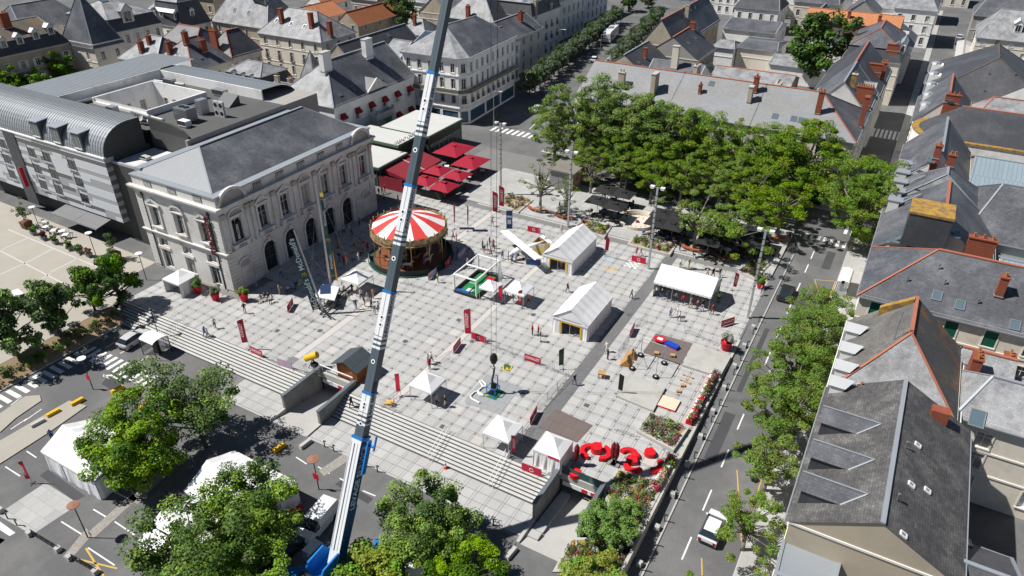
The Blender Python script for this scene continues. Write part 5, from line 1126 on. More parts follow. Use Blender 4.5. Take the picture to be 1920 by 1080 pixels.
# --- right side of the right-hand road (row seen from above)
def lead(H,*pts):
    m=MB()
    for a,b in zip(pts,pts[1:]):m.bar(a,b,.22,.06)
    extra(H,'lead_flashing',m,ZINC)
h=house('slate_gable_house','near slate house with blank beige gable and wedge dormers at the bottom right',.0,11.6,43.6,62.0,9.6,3.2,'y',0,0,mat('beige_gable_render',(.45,.385,.29),.9,var=.3,scale=.25,fine=.08,col2=(.38,.33,.26),c2amt=.3,c2scale=.15),mat('near_slate',(.105,.10,.10),.6,var=.5,scale=.25,fine=.6,col2=(.19,.185,.175),c2amt=.3,c2scale=.5,streak=.5,brick=(.32,.22,.016,.66),mortar=(.42,.42,.42),spec=.4),ridge=ZINC,Wc=5,fl=F2)
for px,py in ((1524,793),(1510,858),(1494,920)):
    p=PX(px+18,py,.35);yy=p.y;m=MB();zt=11.2
    yy=G(px+10,py-5,10.5).y
    m.poly([(.15,yy-.95,9.6),(.15,yy+.95,9.6),(.15,yy+.95,zt),(.15,yy-.95,zt)][::-1]);m.poly([(.15,yy-.95,zt),(.15,yy-.95,9.7),(3.2,yy-.95,zt+.02)],1);m.poly([(.15,yy-.95,zt),(3.2,yy-.95,zt),(3.2,yy+.95,zt),(.15,yy+.95,zt)][::-1],1);d=extra(h,'dormer',m,[W_STONE,SLATED])
    r=MB();r.poly([(-.1,yy-1.1,zt+.0),(-.1,yy+1.1,zt),(4.5,yy,zt+.9),(-.1,yy,zt+.9)] if False else [(-.1,yy-1.1,zt),(-.1,yy,zt+1.0),(4.6,yy,zt+1.0),(3.0,yy-1.1,zt)]);r.poly([(-.1,yy,zt+1.0),(-.1,yy+1.1,zt),(3.0,yy+1.1,zt),(4.6,yy,zt+1.0)]);r.poly([(.14,yy-.95,zt),(.14,yy,zt+1),(.14,yy+.95,zt)],1);link('dormer_roof',r.mesh('dormer_roof',[SLATE,W_STONE],tuple(h.root.location)),d)
    r=MB();r.bar((-.1,yy,zt+1.03),(4.6,yy,zt+1.03),.14,.06);r.bar((3.0,yy-1.1,zt+.04),(4.6,yy,zt+1.03),.12,.06);link('flashing',r.mesh('flashing',ZINC,tuple(h.root.location)),d)
    chimney(h,px-8,py-18,.5,.5,1.0,BRICK,1)
for px,py in ((1698,840),(1682,938)):vent(h,px,py)
for px,py in ((1720,835),(1708,909),(1738,920),(1693,1003)):skylight(h,px,py,.45,.55,WHITE)
h2=house('slate_wing','dark slate rear wing of the near house with zinc valley',11.7,15.5,42,50.5,7.2,2.2,'x',0,0,W_GREY,SLATED);skylight(h2,1805,1015,1.2,1.8)
house('zinc_lean_to','small zinc and glass lean-to at the bottom edge beside the beige gable',.1,4.0,36.5,43.4,7.2,.5,'x',0,0,W_GREY,ZINC)
h=house('cream_apartment','cream rear apartment building with white roller blinds at the lower right edge',11.0,32,64.8,72.2,9.0,2.6,'x',2,2,W_CREAM,SLATEL,S=4,Wc=4,fl=((.6,1.9),(3.4,1.9),(6.0,1.7)),style='blind',ww=1.3);skylight(h,1832,785,1.3,1.7)
# lichen house
h=house('lichen_roof_house','old house with lichened slate, orange ridge and white dormers in the middle right',.1,10.8,62.3,75.6,9.4,4.6,'y',6.0,0,W_STONE,mat('old_slate',(.135,.13,.125),.75,var=.5,scale=.3,fine=.35,col2=(.2,.19,.175),c2amt=.42,c2scale=.5,brick=(.32,.22,.014,.78),mortar=(.55,.55,.55)),ridge=RIDGET,Wc=4,fl=F3,hipm=SLATEL,gut=WHITE)
h.roof.data.materials[1]=LICHEN;h.roof.data.polygons[0].material_index=1
chimney(h,1633,772,3.6,.7,1.5,MOSSTOP,5);skylight(h,1677,762,.9,1.0,DKMETAL)
m=MB();m.hexa([(2.4,74.4,10.8),(5.2,74.6,13.0),(5.2,75.2,13.0),(2.4,75.0,10.8)],[(2.4,74.4,12.4),(5.2,74.6,14.3),(5.2,75.2,14.3),(2.4,75.0,12.4)]);extra(h,'party_wall',m,MOSSTOP)
for k,py in enumerate((622,658,692,722)): 
    p=G(1600-k*11,py,10.4);yy=p.y;m=MB();m.box(.0,yy-.55,9.3,1.2,yy+.55,10.7);d=extra(h,'dormer',m,WHITE);r=MB();r.poly([(-.2,yy-.7,10.7),(-.2,yy,11.45),(1.9,yy,11.45),(1.3,yy-.7,10.7)]);r.poly([(-.2,yy,11.45),(-.2,yy+.7,10.7),(1.3,yy+.7,10.7),(1.9,yy,11.45)]);link('dormer_roof',r.mesh('dormer_roof',mat('grey_white_zinc',(.5,.51,.52),.6),tuple(h.root.location)),d);r=MB();r.box(-.03,yy-.45,9.7,-.01,yy+.45,10.8);link('pane',r.mesh('pane',DGLASS,tuple(h.root.location)),d)
m=MB();m.path([(4.2,68,13),(4.2,68,16.2)],.04);
for k in range(5):m.tube((3.6,68,15+k*.25),(4.8,68,15+k*.25),.02)
extra(h,'aerial',m,GREYM)
h=house('grey_rear_wing','grey slate rear wing with orange ridge right of the lichen roof',10.9,15.5,72.4,77.2,8.4,1.8,'x',0,0,W_STONE,SLATEL,ridge=RIDGET);chimney(h,1802,745,.9,1.8,3.0,BRICK,3);skylight(h,1765,698,1,1,DKMETAL)
h=house('rear_white_building','white rear building with speckled slate roof and a roof window at the right edge',15.7,30,72.4,77.2,6.6,1.8,'x',0,0,W_WHITE,SLATEL,S=2,fl=F2);chimney(h,1860,745,1,1.4,2.4)
m=MB();p=G(1752,800,10);m.box(p.x-.7,p.y-.5,5,p.x+.7,p.y+.5,12);
solo('brick_chimney_stack',m,BRICK,'free standing brick stack beside the dark alley below the lichen roof','chimney')
# long cream building with green shutters
h=house('green_shutter_building','long cream building with green shutters, speckled slate roof and roof windows',.3,27,80.6,93.4,10.2,4.4,'x',6.4,0,W_CREAM,SLATE,ridge=RIDGET,S=7,Wc=4,fl=((1,2.0),(4.2,2.0),(7.5,2.0)),style=('std','std','green'),ww=1.25,hipm=SLATE)
for px,py in ((1757,555),(1800,572),(1903,610)):skylight(h,px,py,1.0,1.2)
for px,py in ((1700,528),(1770,534),(1760,505),(1832,570)):vent(h,px,py)
chimney(h,1872,553,.8,.8,2.2,BRICK,1)
h=house('brick_stack_house','slate house with two brick chimney stacks and orange ridge above the green shutters',.3,13.4,93.5,108.4,10.2,5.0,'y',0,0,W_CREAM,SLATE,ridge=RIDGET,Wc=5,fl=F3);chimney(h,1710,470,1.5,.9,1.8,pots=2);chimney(h,1822,505,2.9,.9,2.4,pots=3)
for px,py in ((1677,450),(1672,472),(1661,498),(1790,445)):skylight(h,px,py,1.0,1.7)
h=house('lichen_chimney_house','grey house topped by a huge lichen-yellow chimney block',.4,12.6,108.5,117.5,10.6,4.2,'y',3,3,W_STONE,SLATE,Wc=3,fl=F3,hipm=SLATEL);m=MB();p=G(1750,390,16.5);m.box(p.x-2.3,p.y-2.2,12,p.x+2.3,p.y+2.2,16.2);m.box(p.x-2.4,p.y-2.3,16.2,p.x+2.4,p.y+2.3,16.5,1);extra(h,'chimney_block',m,[SLATED,MOSSTOP])
skylight(h,1674,427,1,1.6)
h=house('dormer_row_house','dark slate house with a row of five box dormers along the right road',.5,10.2,117.6,136.2,10.4,5.2,'y',0,0,W_WHITE,SLATE,Wc=6,fl=F3,ridge=ZINC)
for k in range(5):
    p=G(1700-k*5.8,307+k*17.3,11.9);yy=p.y;m=MB();m.box(.35,yy-.75,10.2,1.7,yy+.75,12.1);d=extra(h,'dormer',m,W_STONE);r=MB();r.box(.2,yy-.85,12.11,2.1,yy+.85,12.22);link('dormer_roof',r.mesh('dormer_roof',ZINC,tuple(h.root.location)),d);r=MB();r.bar((1.8,yy-.8,12.0),(4.0,yy,13.6),.16,.08);r.bar((1.8,yy+.8,12.0),(4.0,yy,13.6),.16,.08);link('flashing',r.mesh('flashing',ZINC,tuple(h.root.location)),d);r=MB();r.box(.32,yy-.5,10.6,.34,yy+.5,11.9);link('pane',r.mesh('pane',DGLASS,tuple(h.root.location)),d)
for px,py in ((1742,311),(1737,328),(1733,341)):skylight(h,px,py,1.1,2.0)
chimney(h,1735,356,.9,.9,1.8,BRICK,1);chimney(h,1763,362,1.0,.9,1.6,BRICK,2)
h=house('zinc_roof_house','pale blue zinc sheet roof behind the dormer row',10.3,21,121,133,10.8,2.2,'x',0,0,W_GREY,ZINCB)
h=house('roof_window_house','broad slate roof with two roof windows behind the dormer row',10.3,27,103.5,120.9,10.0,4.6,'x',3,3,W_GREY,SLATE);skylight(h,1792,350,1,1.1);skylight(h,1842,362,1,1.1);vent(h,1807,373)
m=MB();m.lathe([(0,0),(.5,.06),(1.0,.25)],n=16);m.xf(Matrix.Translation(G(1808,405,11.5)) @ Matrix.Rotation(radians(35),4,'X'));extra(h,'satellite_dish',m,WHITE)
h=house('blue_zinc_annex','low light blue zinc annex with white wall below the roof windows',14.5,30,94.5,103.4,8.2,1.6,'x',0,0,W_WHITE,ZINCB,S=3,fl=((1,1.8),(4.6,2.0)),style='blind')
# rounded white house
rh=thing('round_end_house','white house with rounded end, dark slate roof and lichened parapet','building',(7,146,0));pts=[(21,138.6),(21,152.2),(6.5,152.2)]+[(6.3-5.7*sin(t),146.2+6*cos(t)) for t in [pi*k/8 for k in range(0,9)]]+[(6.5,139.6)]
pts=[(21,139.5),(21,152.2)]+[(6.0-5.3*sin(pi*k/10),145.85+6.35*cos(pi*k/10)) for k in range(11)]
m=MB();m.prism(pts,-.3,10.6);part('wall',m,W_WHITE,rh);m=MB();e=off(pts,.15);m.prism(e,10.601,10.9);part('parapet',m,MOSSTOP,rh)
m=MB();c=[(21,140.2),(21,151.6)]+[(6.2-4.6*sin(pi*k/10),145.85+5.7*cos(pi*k/10)) for k in range(11)];R0,R1_=(7.5,149.3,14.2),(21,149.3,14.2);C3=[(*p,10.91) for p in c]
m.poly([C3[1],C3[2],R0,R1_][::1]);
for k in range(2,12):m.poly([C3[k],C3[k+1],R0])
m.poly([C3[12],C3[0],R1_,R0]);part('roof',m,SLATED,rh);m=MB();m.bar(R0,R1_,.4,.2);part('ridge_cap',m,RIDGET,rh)
m=MB();m.box(1.4,141.6,6.0,1.55,143.2,8.4);part('window',m,BLIND,rh)
house('tile_roof_house','orange pantile roof at the right edge',21.2,36,136,147,8.6,2.6,'x',0,0,W_CREAM,TILE,ridge=TILE)
h=house('grey_hip_house','speckled grey roof house with orange ridge and brick stack up the right road',.6,9.8,152.6,171.5,9.4,5.0,'y',0,0,W_STONE,SLATE,ridge=RIDGET,Wc=5,fl=F3);chimney(h,1770,236,2.4,.9,1.4,pots=3);[skylight(h,px,py,1,1.4) for px,py in ((1775,212),(1770,218))]
h=house('speckled_roof_house','broad speckled grey roof with white dormer wall at the right edge',9.9,30,158,172,8.6,4,'x',3,0,W_WHITE,SLATEL,ridge=RIDGET,S=5,fl=((1,1.9),(4.8,2.2)),style='blind')
h=house('dark_slate_block','large dark slate roof with white gable and small vents at the upper right',1.2,24,172,200,9.6,7.0,'y',8,6,W_WHITE,SLATED,Wc=8,fl=F3,ridge=SLATEB);[vent(h,px,py) for px,py in ((1853,141),(1845,173),(1902,143),(1888,179),(1873,111))]
for k in range(5):
    p=G(1775+k*8.5,205-k*19,10.8);yy=p.y;m=MB();m.hexa([(1.1,yy-1.1,9.4),(1.1,yy+1.1,9.4),(3.4,yy+1.1,9.4),(3.4,yy-1.1,9.4)][::-1],[(1.1,yy-1.1,11.2),(1.1,yy+1.1,11.2),(3.4,yy+1.1,11.2),(3.4,yy-1.1,11.2)][::-1]);d=extra(h,'dormer',m,W_WHITE);r=MB();r.lathe([(1.15,0),(.9,.4),(0,.6)],(1.9,yy,11.2),8);link('dormer_roof',r.mesh('dormer_roof',mat('pale_zinc',(.3,.32,.34),.5,.2),tuple(h.root.location)),d)
m=MB();m.poly([(12.4,171.5,9.6),(24,171.5,9.6),(18,171.5,13.5)]);extra(h,'white_gable',m,W_WHITE)
h=house('cream_villa','cream villa with speckled roof and white dormer at the top right',10,30,238,256,9.5,6,'x',4,4,W_CREAM,SLATEL,S=6,Wc=4,fl=F3,style='blind');dormer(h,1906,62,'S',2.0,2.2,WHITE,WHITE)
house('far_house','grey house with chimneys at the top right corner',9,30,280,296,8,5,'x',3,3,W_GREY,SLATE,S=5,fl=F2);house('garden_wall_house','long pale garden wall building at the top right street',6.6,9.8,214,262,3.2,.5,'y',0,0,W_CREAM,CONCL,band=False)
house('far_house','far cream house across the top of the right-hand street',-14,8,340,356,9,4,'x',2,2,W_CREAM,SLATE,S=6,fl=F3)

# ------------------------------------------------------------------ vegetation
def leafmesh(name,cen,nrm,size,aspect,mats,mi=None,rng=RNG,droop=0):
    """many small leaf-sized quads; cen/nrm arrays (n,3)"""
    n=len(cen);a=rng.normal(size=(n,3));a -= nrm*(a*nrm).sum(1)[:,None];a /= np.linalg.norm(a,axis=1)[:,None]+1e-9;b=np.cross(nrm,a)
    s=size*(.65+.7*rng.random(n))[:,None];a=a*s*.5;b=b*s*.5*aspect
    v=np.empty((n,4,3));v[:,0]=cen-a;v[:,1]=cen-b*1.0;v[:,2]=cen+a;v[:,3]=cen+b*1.0
    v[:,1,2] -= size*.12;v[:,3,2] -= size*.12
    me=bpy.data.meshes.new(name);me.vertices.add(n*4);me.vertices.foreach_set('co',v.astype(np.float32).ravel())
    me.loops.add(n*4);me.loops.foreach_set('vertex_index',np.arange(n*4,dtype=np.int32));me.polygons.add(n)
    me.polygons.foreach_set('loop_start',np.arange(0,n*4,4,dtype=np.int32));me.polygons.foreach_set('loop_total',np.full(n,4,dtype=np.int32))
    for m in mats:me.materials.append(m)
    if mi is not None:me.polygons.foreach_set('material_index',mi.astype(np.int32))
    me.update();me.validate();return me
def clumps(c,r,n,flat=1.0,rng=RNG,shell=.45):
    """n points spread through each clump (c (k,3), r (k,)); returns points and outward normals"""
    k=len(c);d=rng.normal(size=(k,n,3));d /= np.linalg.norm(d,axis=2)[...,None];rr=(shell+(1-shell)*rng.random((k,n,1))**.7)*r[:,None,None]
    off_=d*rr;off_[...,2] *= flat;p=c[:,None,:]+off_;nn=d*.6+np.array([0,0,.75])+rng.normal(size=d.shape)*.45;nn /= np.linalg.norm(nn,axis=2)[...,None]
    return p.reshape(-1,3),nn.reshape(-1,3)
BARK=mat('bark',(.10,.085,.07),.9,var=.4,scale=2,fine=.4,bump=.4,bscale=6);BARKL=mat('pale_bark',(.20,.18,.155),.9,var=.3,scale=2,fine=.3)
L_MAPLE=leafmat('maple_leaf',(.215,.335,.028),isl=.8);L_MAPLE2=leafmat('maple_leaf_dark',(.085,.16,.02),isl=.7);L_LOC=leafmat('locust_leaf',(.145,.25,.026),isl=.8,hue=.04);L_LOCY=leafmat('locust_leaf_yellow',(.19,.26,.03),isl=.8)
L_DARK=leafmat('dark_leaf',(.065,.12,.03),isl=.7);L_YEL=leafmat('yellow_green_leaf',(.27,.31,.045),isl=.6);L_BRIGHT=leafmat('bright_leaf',(.17,.32,.03),isl=.6);L_OLIVE=leafmat('olive_leaf',(.12,.14,.05),isl=.7);L_PURP=leafmat('purple_leaf',(.055,.018,.03),isl=.6);L_GREY=leafmat('grey_leaf',(.22,.25,.19),isl=.6)
class TV:pass
def tree_var(name,mats,H=10.,R=4.5,cb=.35,kind='maple',seed=1,K=80,n=150,size=.3,aspect=.8,open_=0,bark=None):
    """one tree form: returns trunk mesh and crown mesh (origin at the base)"""
    g=np.random.default_rng(seed);pts=[]
    zc=H*(cb+(1-cb)*.5);rz_=H*(1-cb)*.52
    lob=g.normal(size=(5,3));lob /= np.linalg.norm(lob,axis=1)[:,None];la=.15+g.random(5)*.5
    while len(pts)<K:
        d=g.normal(size=3);d /= np.linalg.norm(d);rr=(.55+.45*g.random()**.6) if g.random()>.22 else g.random()*.6
        k=1+sum(a*max(0,d@l)**3 for l,a in zip(lob,la))-.16*g.random()
        if kind == 'box':p=np.array([g.uniform(-R,R),g.uniform(-R,R),H*cb+g.random()*(H-H*cb)])
        else:
            p=np.array([d[0]*R*rr*k,d[1]*R*rr*k,zc+d[2]*rz_*rr*k])
            if kind == 'maple' and p[2]<zc:p[:2] *= .92
            if kind == 'locust':
                t=(p[2]-H*cb)/(H*(1-cb));p[:2] *= 1.12-.35*abs(t-.45)
            if kind == 'cone':t=max(0,min(1,(p[2]-H*cb)/(H*(1-cb))));p[:2] *= 1.25*(1-t)**.8+.12
        if open_ and g.random()<open_ and np.hypot(p[0],p[1])<R*.6:continue
        pts.append(p)
    c=np.array(pts);r=(R*(.2 if kind == 'locust' else .22))*(.55+.9*g.random(K));
    if kind == 'box':r=np.full(K,R*.35)
    flat={'maple': .75,'locust': .5,'cone': .7,'box': .9}[kind]
    p,nn=clumps(c,r,n,flat,g)
    mi=(g.random(len(p))<.3).astype(int) if len(mats)>1 else None
    if len(mats)>1:
        ci=np.repeat(g.random(K),n);mi=(ci+g.random(len(p))*.35>.75).astype(int)
    cr=leafmesh('crown',p,nn,size,aspect,mats,mi,g)
    tb=MB();rad=H*.021+.05;top=H*(cb+.28);lean=g.normal(size=2)*H*.015
    fork=(lean[0],lean[1],H*cb);tb.path([(0,0,-.25),(lean[0]*.5,lean[1]*.5,H*cb*.5),fork],rad*1.25,7,r1=rad*.9);tb.path([fork,(lean[0]*1.5,lean[1]*1.5,top)],rad*.85,6,r1=rad*.35)
    idx=g.permutation(K)[:40 if kind != 'box' else 6]
    for i in idx:
        q=c[i];s0=g.random();a=V((lean[0]*(1+.5*s0),lean[1]*(1+.5*s0),H*cb*.95+(top-H*cb)*s0*.8));mid=a*.45+V(q)*.55+V((0,0,-.02*H+.3*g.random()));tb.path([a,mid,V(q)],rad*.42,5,r1=rad*.08)
    v=TV();v.crown=cr;v.trunk=tb.mesh('trunk',bark or BARK,smooth=True,uv=False);v.H=H;v.R=R;return v
_g=np.random.default_rng(21)
VM=[tree_var('m',[L_MAPLE,L_MAPLE2],10.5,5.6,.27,'maple',11+i,110,260,.29,.85,open_=.0) for i in range(3)]
VMO=tree_var('m',[L_MAPLE2,L_MAPLE],10.5,5.4,.3,'maple',31,72,190,.28,.8,open_=.5)
VL=[tree_var('l',[L_LOC,L_LOCY],11.5,4.0,.24,'locust',41+i,130,165,.32,.32,bark=BARKL) for i in range(4)]
VLS=[tree_var('l',[L_LOCY,L_LOC],8,3.4,.36,'locust',61+i,52,170,.3,.36,bark=BARKL) for i in range(3)]
VLX=[tree_var('l',[L_LOCY,L_OLIVE],9,2.7,.32,'locust',71+i,34,46,.32,.36,bark=BARKL) for i in range(2)]
VC=[tree_var('c',[L_DARK,L_BRIGHT],6.4,3.0,.2,'cone',81+i,60,150,.27,.8) for i in range(2)]
VT=[tree_var('t',[L_DARK,L_MAPLE2],9,4.2,.22,'maple',91+i,70,110,.42,.85) for i in range(2)]
VB=[tree_var('b',[L_DARK,L_GREY],5.2,1.9,.42,'box',101+i,34,90,.3,.8) for i in range(2)]
VY=tree_var('y',[L_YEL,L_BRIGHT],7.0,5.0,.3,'maple',111,95,170,.36,.85);VS=tree_var('s',[L_BRIGHT,L_BRIGHT],2.6,2.4,.05,'maple',121,90,170,.2,.5)
VTL=[tree_var('t',[L_BRIGHT,L_MAPLE2],9,3.9,.25,'maple',131+i,70,110,.4,.85) for i in range(2)]
def tree(var,pos,label,s=1.0,rz=None,name='tree',cat='tree',group=None,sz=None):
    rz=random.random()*6.28 if rz is None else rz
    t=thing(name,label,cat,pos,rz,group,(s,s,sz or s));link('trunk',var.trunk,t);link('crown',var.crown,t);return t
def atpx(px,py):return GG(px,py)
# maples of the lower car park
tree(VM[0],GG(272,902),'broad green maple over the white tents at the lower left',.76,.3,'maple_tree')
tree(VMO,GG(386,838),'open-crowned maple with visible branches below the left staircase',.82,1.2,'maple_tree')
tree(VM[1],GG(490,1010),'dense bright maple left of the white van',.66,2.0,'maple_tree')
tree(VMO,GG(380,1085),'thin maple with bare twigs over the pale canopy at the bottom',.8,3.6,'maple_tree')
tree(VM[2],GG(462,1115),'leafy maple at the bottom edge left of the crane',.62,4.4,'maple_tree')
tree(VM[2],GG(800,1052),'large bright maple right of the crane base',.64,.9,'maple_tree')
tree(VM[0],GG(862,1118),'maple at the bottom edge behind the crane cab',.5,5.0,'maple_tree')
tree(VY,GG(705,1118),'yellow-green tree at the bottom edge in front of the crane base',.62,1.0,'lime_tree')
tree(VY,GG(1100,1122),'yellow-green tree at the bottom edge below the right ramp',.5,3.0,'lime_tree')
# small dark trees in the bed by the forecourt
for (px,py,s),lab in zip(((38,672,1.22),(112,630,1.05),(178,582,.88),(232,578,1.1)),('dark round tree at the left edge of the planted bed','dark pointed tree in the planted bed by the white car','small dark tree in the bed behind the silver car','bushy dark tree at the stair end of the planted bed')):tree(VC[int(px) % 2],GG(px,py),lab,s*.92,name='hornbeam_tree',sz=s*1.25)
# street trees top left
for k,(px,py,s,lab) in enumerate(((38,205,.95,'leftmost street tree in front of the lichened townhouse'),(80,195,.85,'street tree second from the left above the hotel'),(122,178,1.05,'tallest street tree in front of the lichened townhouse'),(8,225,.9,'street tree at the far left edge above the hotel roof'),(178,165,.6,'small street tree under the pointed roof'))):tree(VTL[k % 2],G(px,py,0),lab,s,name='street_tree')
# garden trees
for px,py,v,s,lab in ((756,62,VT[0],1.25,'round dark green tree behind the corner block'),(1520,160,VT[1],1.85,'big dark round garden tree behind the row'),(1600,122,VT[0],.6,'small green garden tree by the brown rubble wall'),(1440,30,VT[1],1.1,'dark tree at the top right of centre'),(1405,68,VTL[0],.5,'low green garden shrub tree by the white gable house'),(1178,22,VT[0],.8,'dark trimmed tree at the end of the hedge street'),(1215,15,VT[1],.8,'dark tree right of the end of the hedge street'),(1340,10,VT[0],1.0,'dark tree at the top edge behind the roof-light workshop'),(1848,62,VTL[1],.4,'small green shrub by the garden wall at the top right'),(690,10,VT[1],.9,'dark tree at the top edge right of the orange roofs')):tree(v,G(px,py,0),lab,s,name='garden_tree')
VP_=tree_var('p',[L_PURP],4.5,2.6,.1,'maple',141,40,90,.36,.8);VG=tree_var('g',[L_GREY,L_BRIGHT],3.4,2.4,.1,'maple',142,40,90,.36,.8)
tree(VP_,G(1590,150,0),'dark purple shrub behind the row beside the round tree',1.2,name='shrub',cat='shrub');tree(VG,G(1543,158,0),'pale grey-green shrub in front of the big garden tree',1.1,name='shrub',cat='shrub')
# pleached rows of the hedge street
a,b=V((-84.2,158,0)),V((-98.0,247,0))
for k in range(24):tree(VB[k % 2],a+(b-a)*(k/23),'box-trimmed tree in the left hedge row of the street',1.05,(k % 4)*pi/2,'pleached_tree',group='left pleached row')
a,b=V((-75.2,190,0)),V((-86,256,0))
for k in range(18):tree(VB[k % 2],a+(b-a)*(k/17),'box-trimmed tree in the right hedge row of the street',1.0,(k % 4)*pi/2,'pleached_tree',group='right pleached row')
# trees along the right-hand road
rd=random.Random(4)
for k,(y,s,lab) in enumerate(((37.5,.74,'road tree at the bottom edge by the lamp bin'),(48.6,.8,'road tree next to the white car on the right road'),(56.5,.86,'road tree above the shadow of the boom'),(63,.9,'third road tree up from the white car'),(69.5,.84,'road tree beside the white dormers'),(76,.9,'road tree below the parked dark car'),(82.5,.82,'topmost tree of the near roadside row'))):tree(VLS[k % 3] if k<3 else VL[k % 4],(-3.1 if k else -4.2,y,gz(-3,y)+.1),lab,s*(1.0 if k<3 else .92),rd.random()*6,'locust_tree')
tree(VL[1],(-2.9,111.7,.1),'tall road tree at the crossing beside the dormer row',1.18,.5,'locust_tree');tree(VL[3],(-2.8,118.4,.1),'tall road tree just behind the crossing',1.1,2.5,'locust_tree')
# grove on the upper terrace
for k,(px,py,v,s,lab) in enumerate(((1013,399,VLX[0],1.05,'thin sparse young tree on the bench left of the lamp pole'),(1062,408,VLX[1],.75,'thin young tree beside the tall lamp pole on the terrace'),(1107,362,VLX[1],.85,'sparse tree beside the grey kiosk'),(1171,359,VLS[0],.95,'small bright tree left of the black parasols'),(1219,382,VLS[1],.95,'small bright tree behind the black parasols'),(1273,388,VLS[2],1.0,'yellow-green tree behind the round fountain'),(1301,466,VLS[0],1.05,'small tree on the left orange bench of the terrace'),(1362,483,VLS[1],1.1,'small tree on the right orange bench of the terrace'),(1399,416,VLS[2],1.2,'yellow-green tree behind the right black parasols'),(1456,446,VLS[0],1.15,'tree at the right end of the terrace by the crossing'),(1343,395,VLS[1],1.0,'tree behind the fountain parasols'))):tree(v,GG(px,py),lab,s,rd.random()*6,'locust_tree')
tree(VL[0],GG(1092,312),'tallest locust tree at the left corner of the grove',1.42,1.0,'locust_tree');tree(VL[2],GG(1040,300),'left locust tree of the grove by the crossroads',.95,2.0,'locust_tree')
for k in range(6):
    for j,y in enumerate((116.6,122.8)):
        x=-50.0+k*6.7+(j*3.2)+rd.uniform(-1.2,1.2);tree(VL[(k+j) % 4],(x,y+rd.uniform(-.8,.8),.28),'feathery locust tree in the dense grove in front of the row',(rd.uniform(.62,.9) if j==0 else rd.uniform(1.0,1.42)),rd.random()*6,'locust_tree',group='dense grove trees')

# ------------------------------------------------------------------ mobile crane
def lp(name,mb,mats,root,smooth=False):return link(name,mb.mesh(name,mats,(0,0,0),smooth),root)
CRW=mat('crane_white',(.70,.71,.72),.4,var=.16,scale=.5,streak=.2);CRG=mat('crane_slate_grey',(.075,.1,.12),.4,var=.2,scale=.5,streak=.3);CRB=mat('crane_blue',(.012,.18,.52),.4,var=.12);CRBD=mat('crane_dark_blue',(.012,.035,.12),.4)
B0=V((-33.1,28.2,1.6));B1=V((-33.15,55.3,57.6));bd=(B1-B0).normalized();BX=V((1,0,0));BN=BX.cross(bd).normalized()       # BN = lit upper face normal
if BN.y>0:BN=-BN
crane=thing('mobile_crane','blue and white mobile crane with a long telescopic boom across the square','crane',(-33.5,26.5,LOW))
def by(py):
    lo,hi=0,(B1-B0).length
    for _ in range(40):
        m=(lo+hi)/2
        if P(B0+bd*m)[1]>py:lo=m
        else:hi=m
    return m
cuts=[0,by(818),by(735),by(546),by(347),by(137),(B1-B0).length]
WD=[(1.02,1.12),(.86,.86),(.78,.8),(.72,.73),(.65,.68),(.58,.62)]
def boxseg(mb,t0,t1,w,h,mi=0,grow=0):
    a,b=B0+bd*t0,B0+bd*t1;X,N=BX*(w/2+grow),BN*(h/2+grow)
    mb.hexa([a-X-N,a+X-N,a+X+N,a-X+N],[b-X-N,b+X-N,b+X+N,b-X+N],mi)
for i in range(6):
    t0,t1=cuts[i],cuts[i+1];w_,h_=WD[i];L=t1-t0;m=MB()
    if i==0:boxseg(m,-1.5,t1,w_,h_,0);m2=MB();boxseg(m2,-1.0,t1*.97,w_*1.02,h_*.55,1);
    else:
        k=t1-min(4.1,L*.43);boxseg(m,t0-.3,k,w_,h_,1);boxseg(m,k,t1,w_,h_,0)
    sec=part('boom_section',m,[CRW,CRG],crane)
    off_=crane.location
    if i:
        s=MB()
        for j in range(3):boxseg(s,k-.28-j*.42,k-.06-j*.42,w_,h_,0,.006)
        link('stripe',s.mesh('stripe',CRW,tuple(off_)),sec)
        text('lettering','LEVAGE SERVICE',.5,CRBD,sec,B0+bd*(k+(t1-k)*.5)+BX*(w_/2+.012),bd,BN if False else -BN*-1)
        d=MB()
        for tt in (.25,.42,.85):
            c=B0+bd*(k+(t1-k)*tt if tt<.8 else k-(k-t0)*.45)+BN*(h_/2+.004);d.tube(c,c+BN*.02,.2,n=12);d.tube(c+BN*.02,c+BN*.03,.11,n=10,mi=1)
        link('pad_bolt',d.mesh('pad_bolt',[WHITE,BLACK],tuple(off_)),sec)
        ln=MB();ln.bar(B0+bd*t0+BN*(h_/2+.004),B0+bd*t1+BN*(h_/2+.004),.035,.01);link('seam',ln.mesh('seam',CRG,tuple(off_)),sec)
    else:
        sd=MB();a=B0+bd*-1.0+BX*(w_/2+.005);b=B0+bd*(t1*.98)+BX*(w_/2+.005);sd.bar(a,b,.02,1.1,up=BN);link('side_panel',sd.mesh('side_panel',mat('crane_deep_blue',(.012,.075,.22),.4,streak=.2),tuple(off_)),sec)
        text('lettering','LEVAGE SERVICE',.8,CRW,sec,B0+bd*(t1*.68)+BX*(w_/2+.03),bd,BN)
        ln=MB();ln.tube(B0+bd*1+BN*.78-BX*.3,B0+bd*t1*.97+BN*.78-BX*.3,.05);ln.tube(B0+bd*1+BN*.78+BX*.35,B0+bd*t1*.97+BN*.78+BX*.35,.04);link('hydraulic_pipe',ln.mesh('hydraulic_pipe',CRW,tuple(off_)),sec)
    c=MB();boxseg(c,t1-.1,t1+.08,w_,h_,0,.05);part('collar',c,CRB if i<5 else CRG,crane)
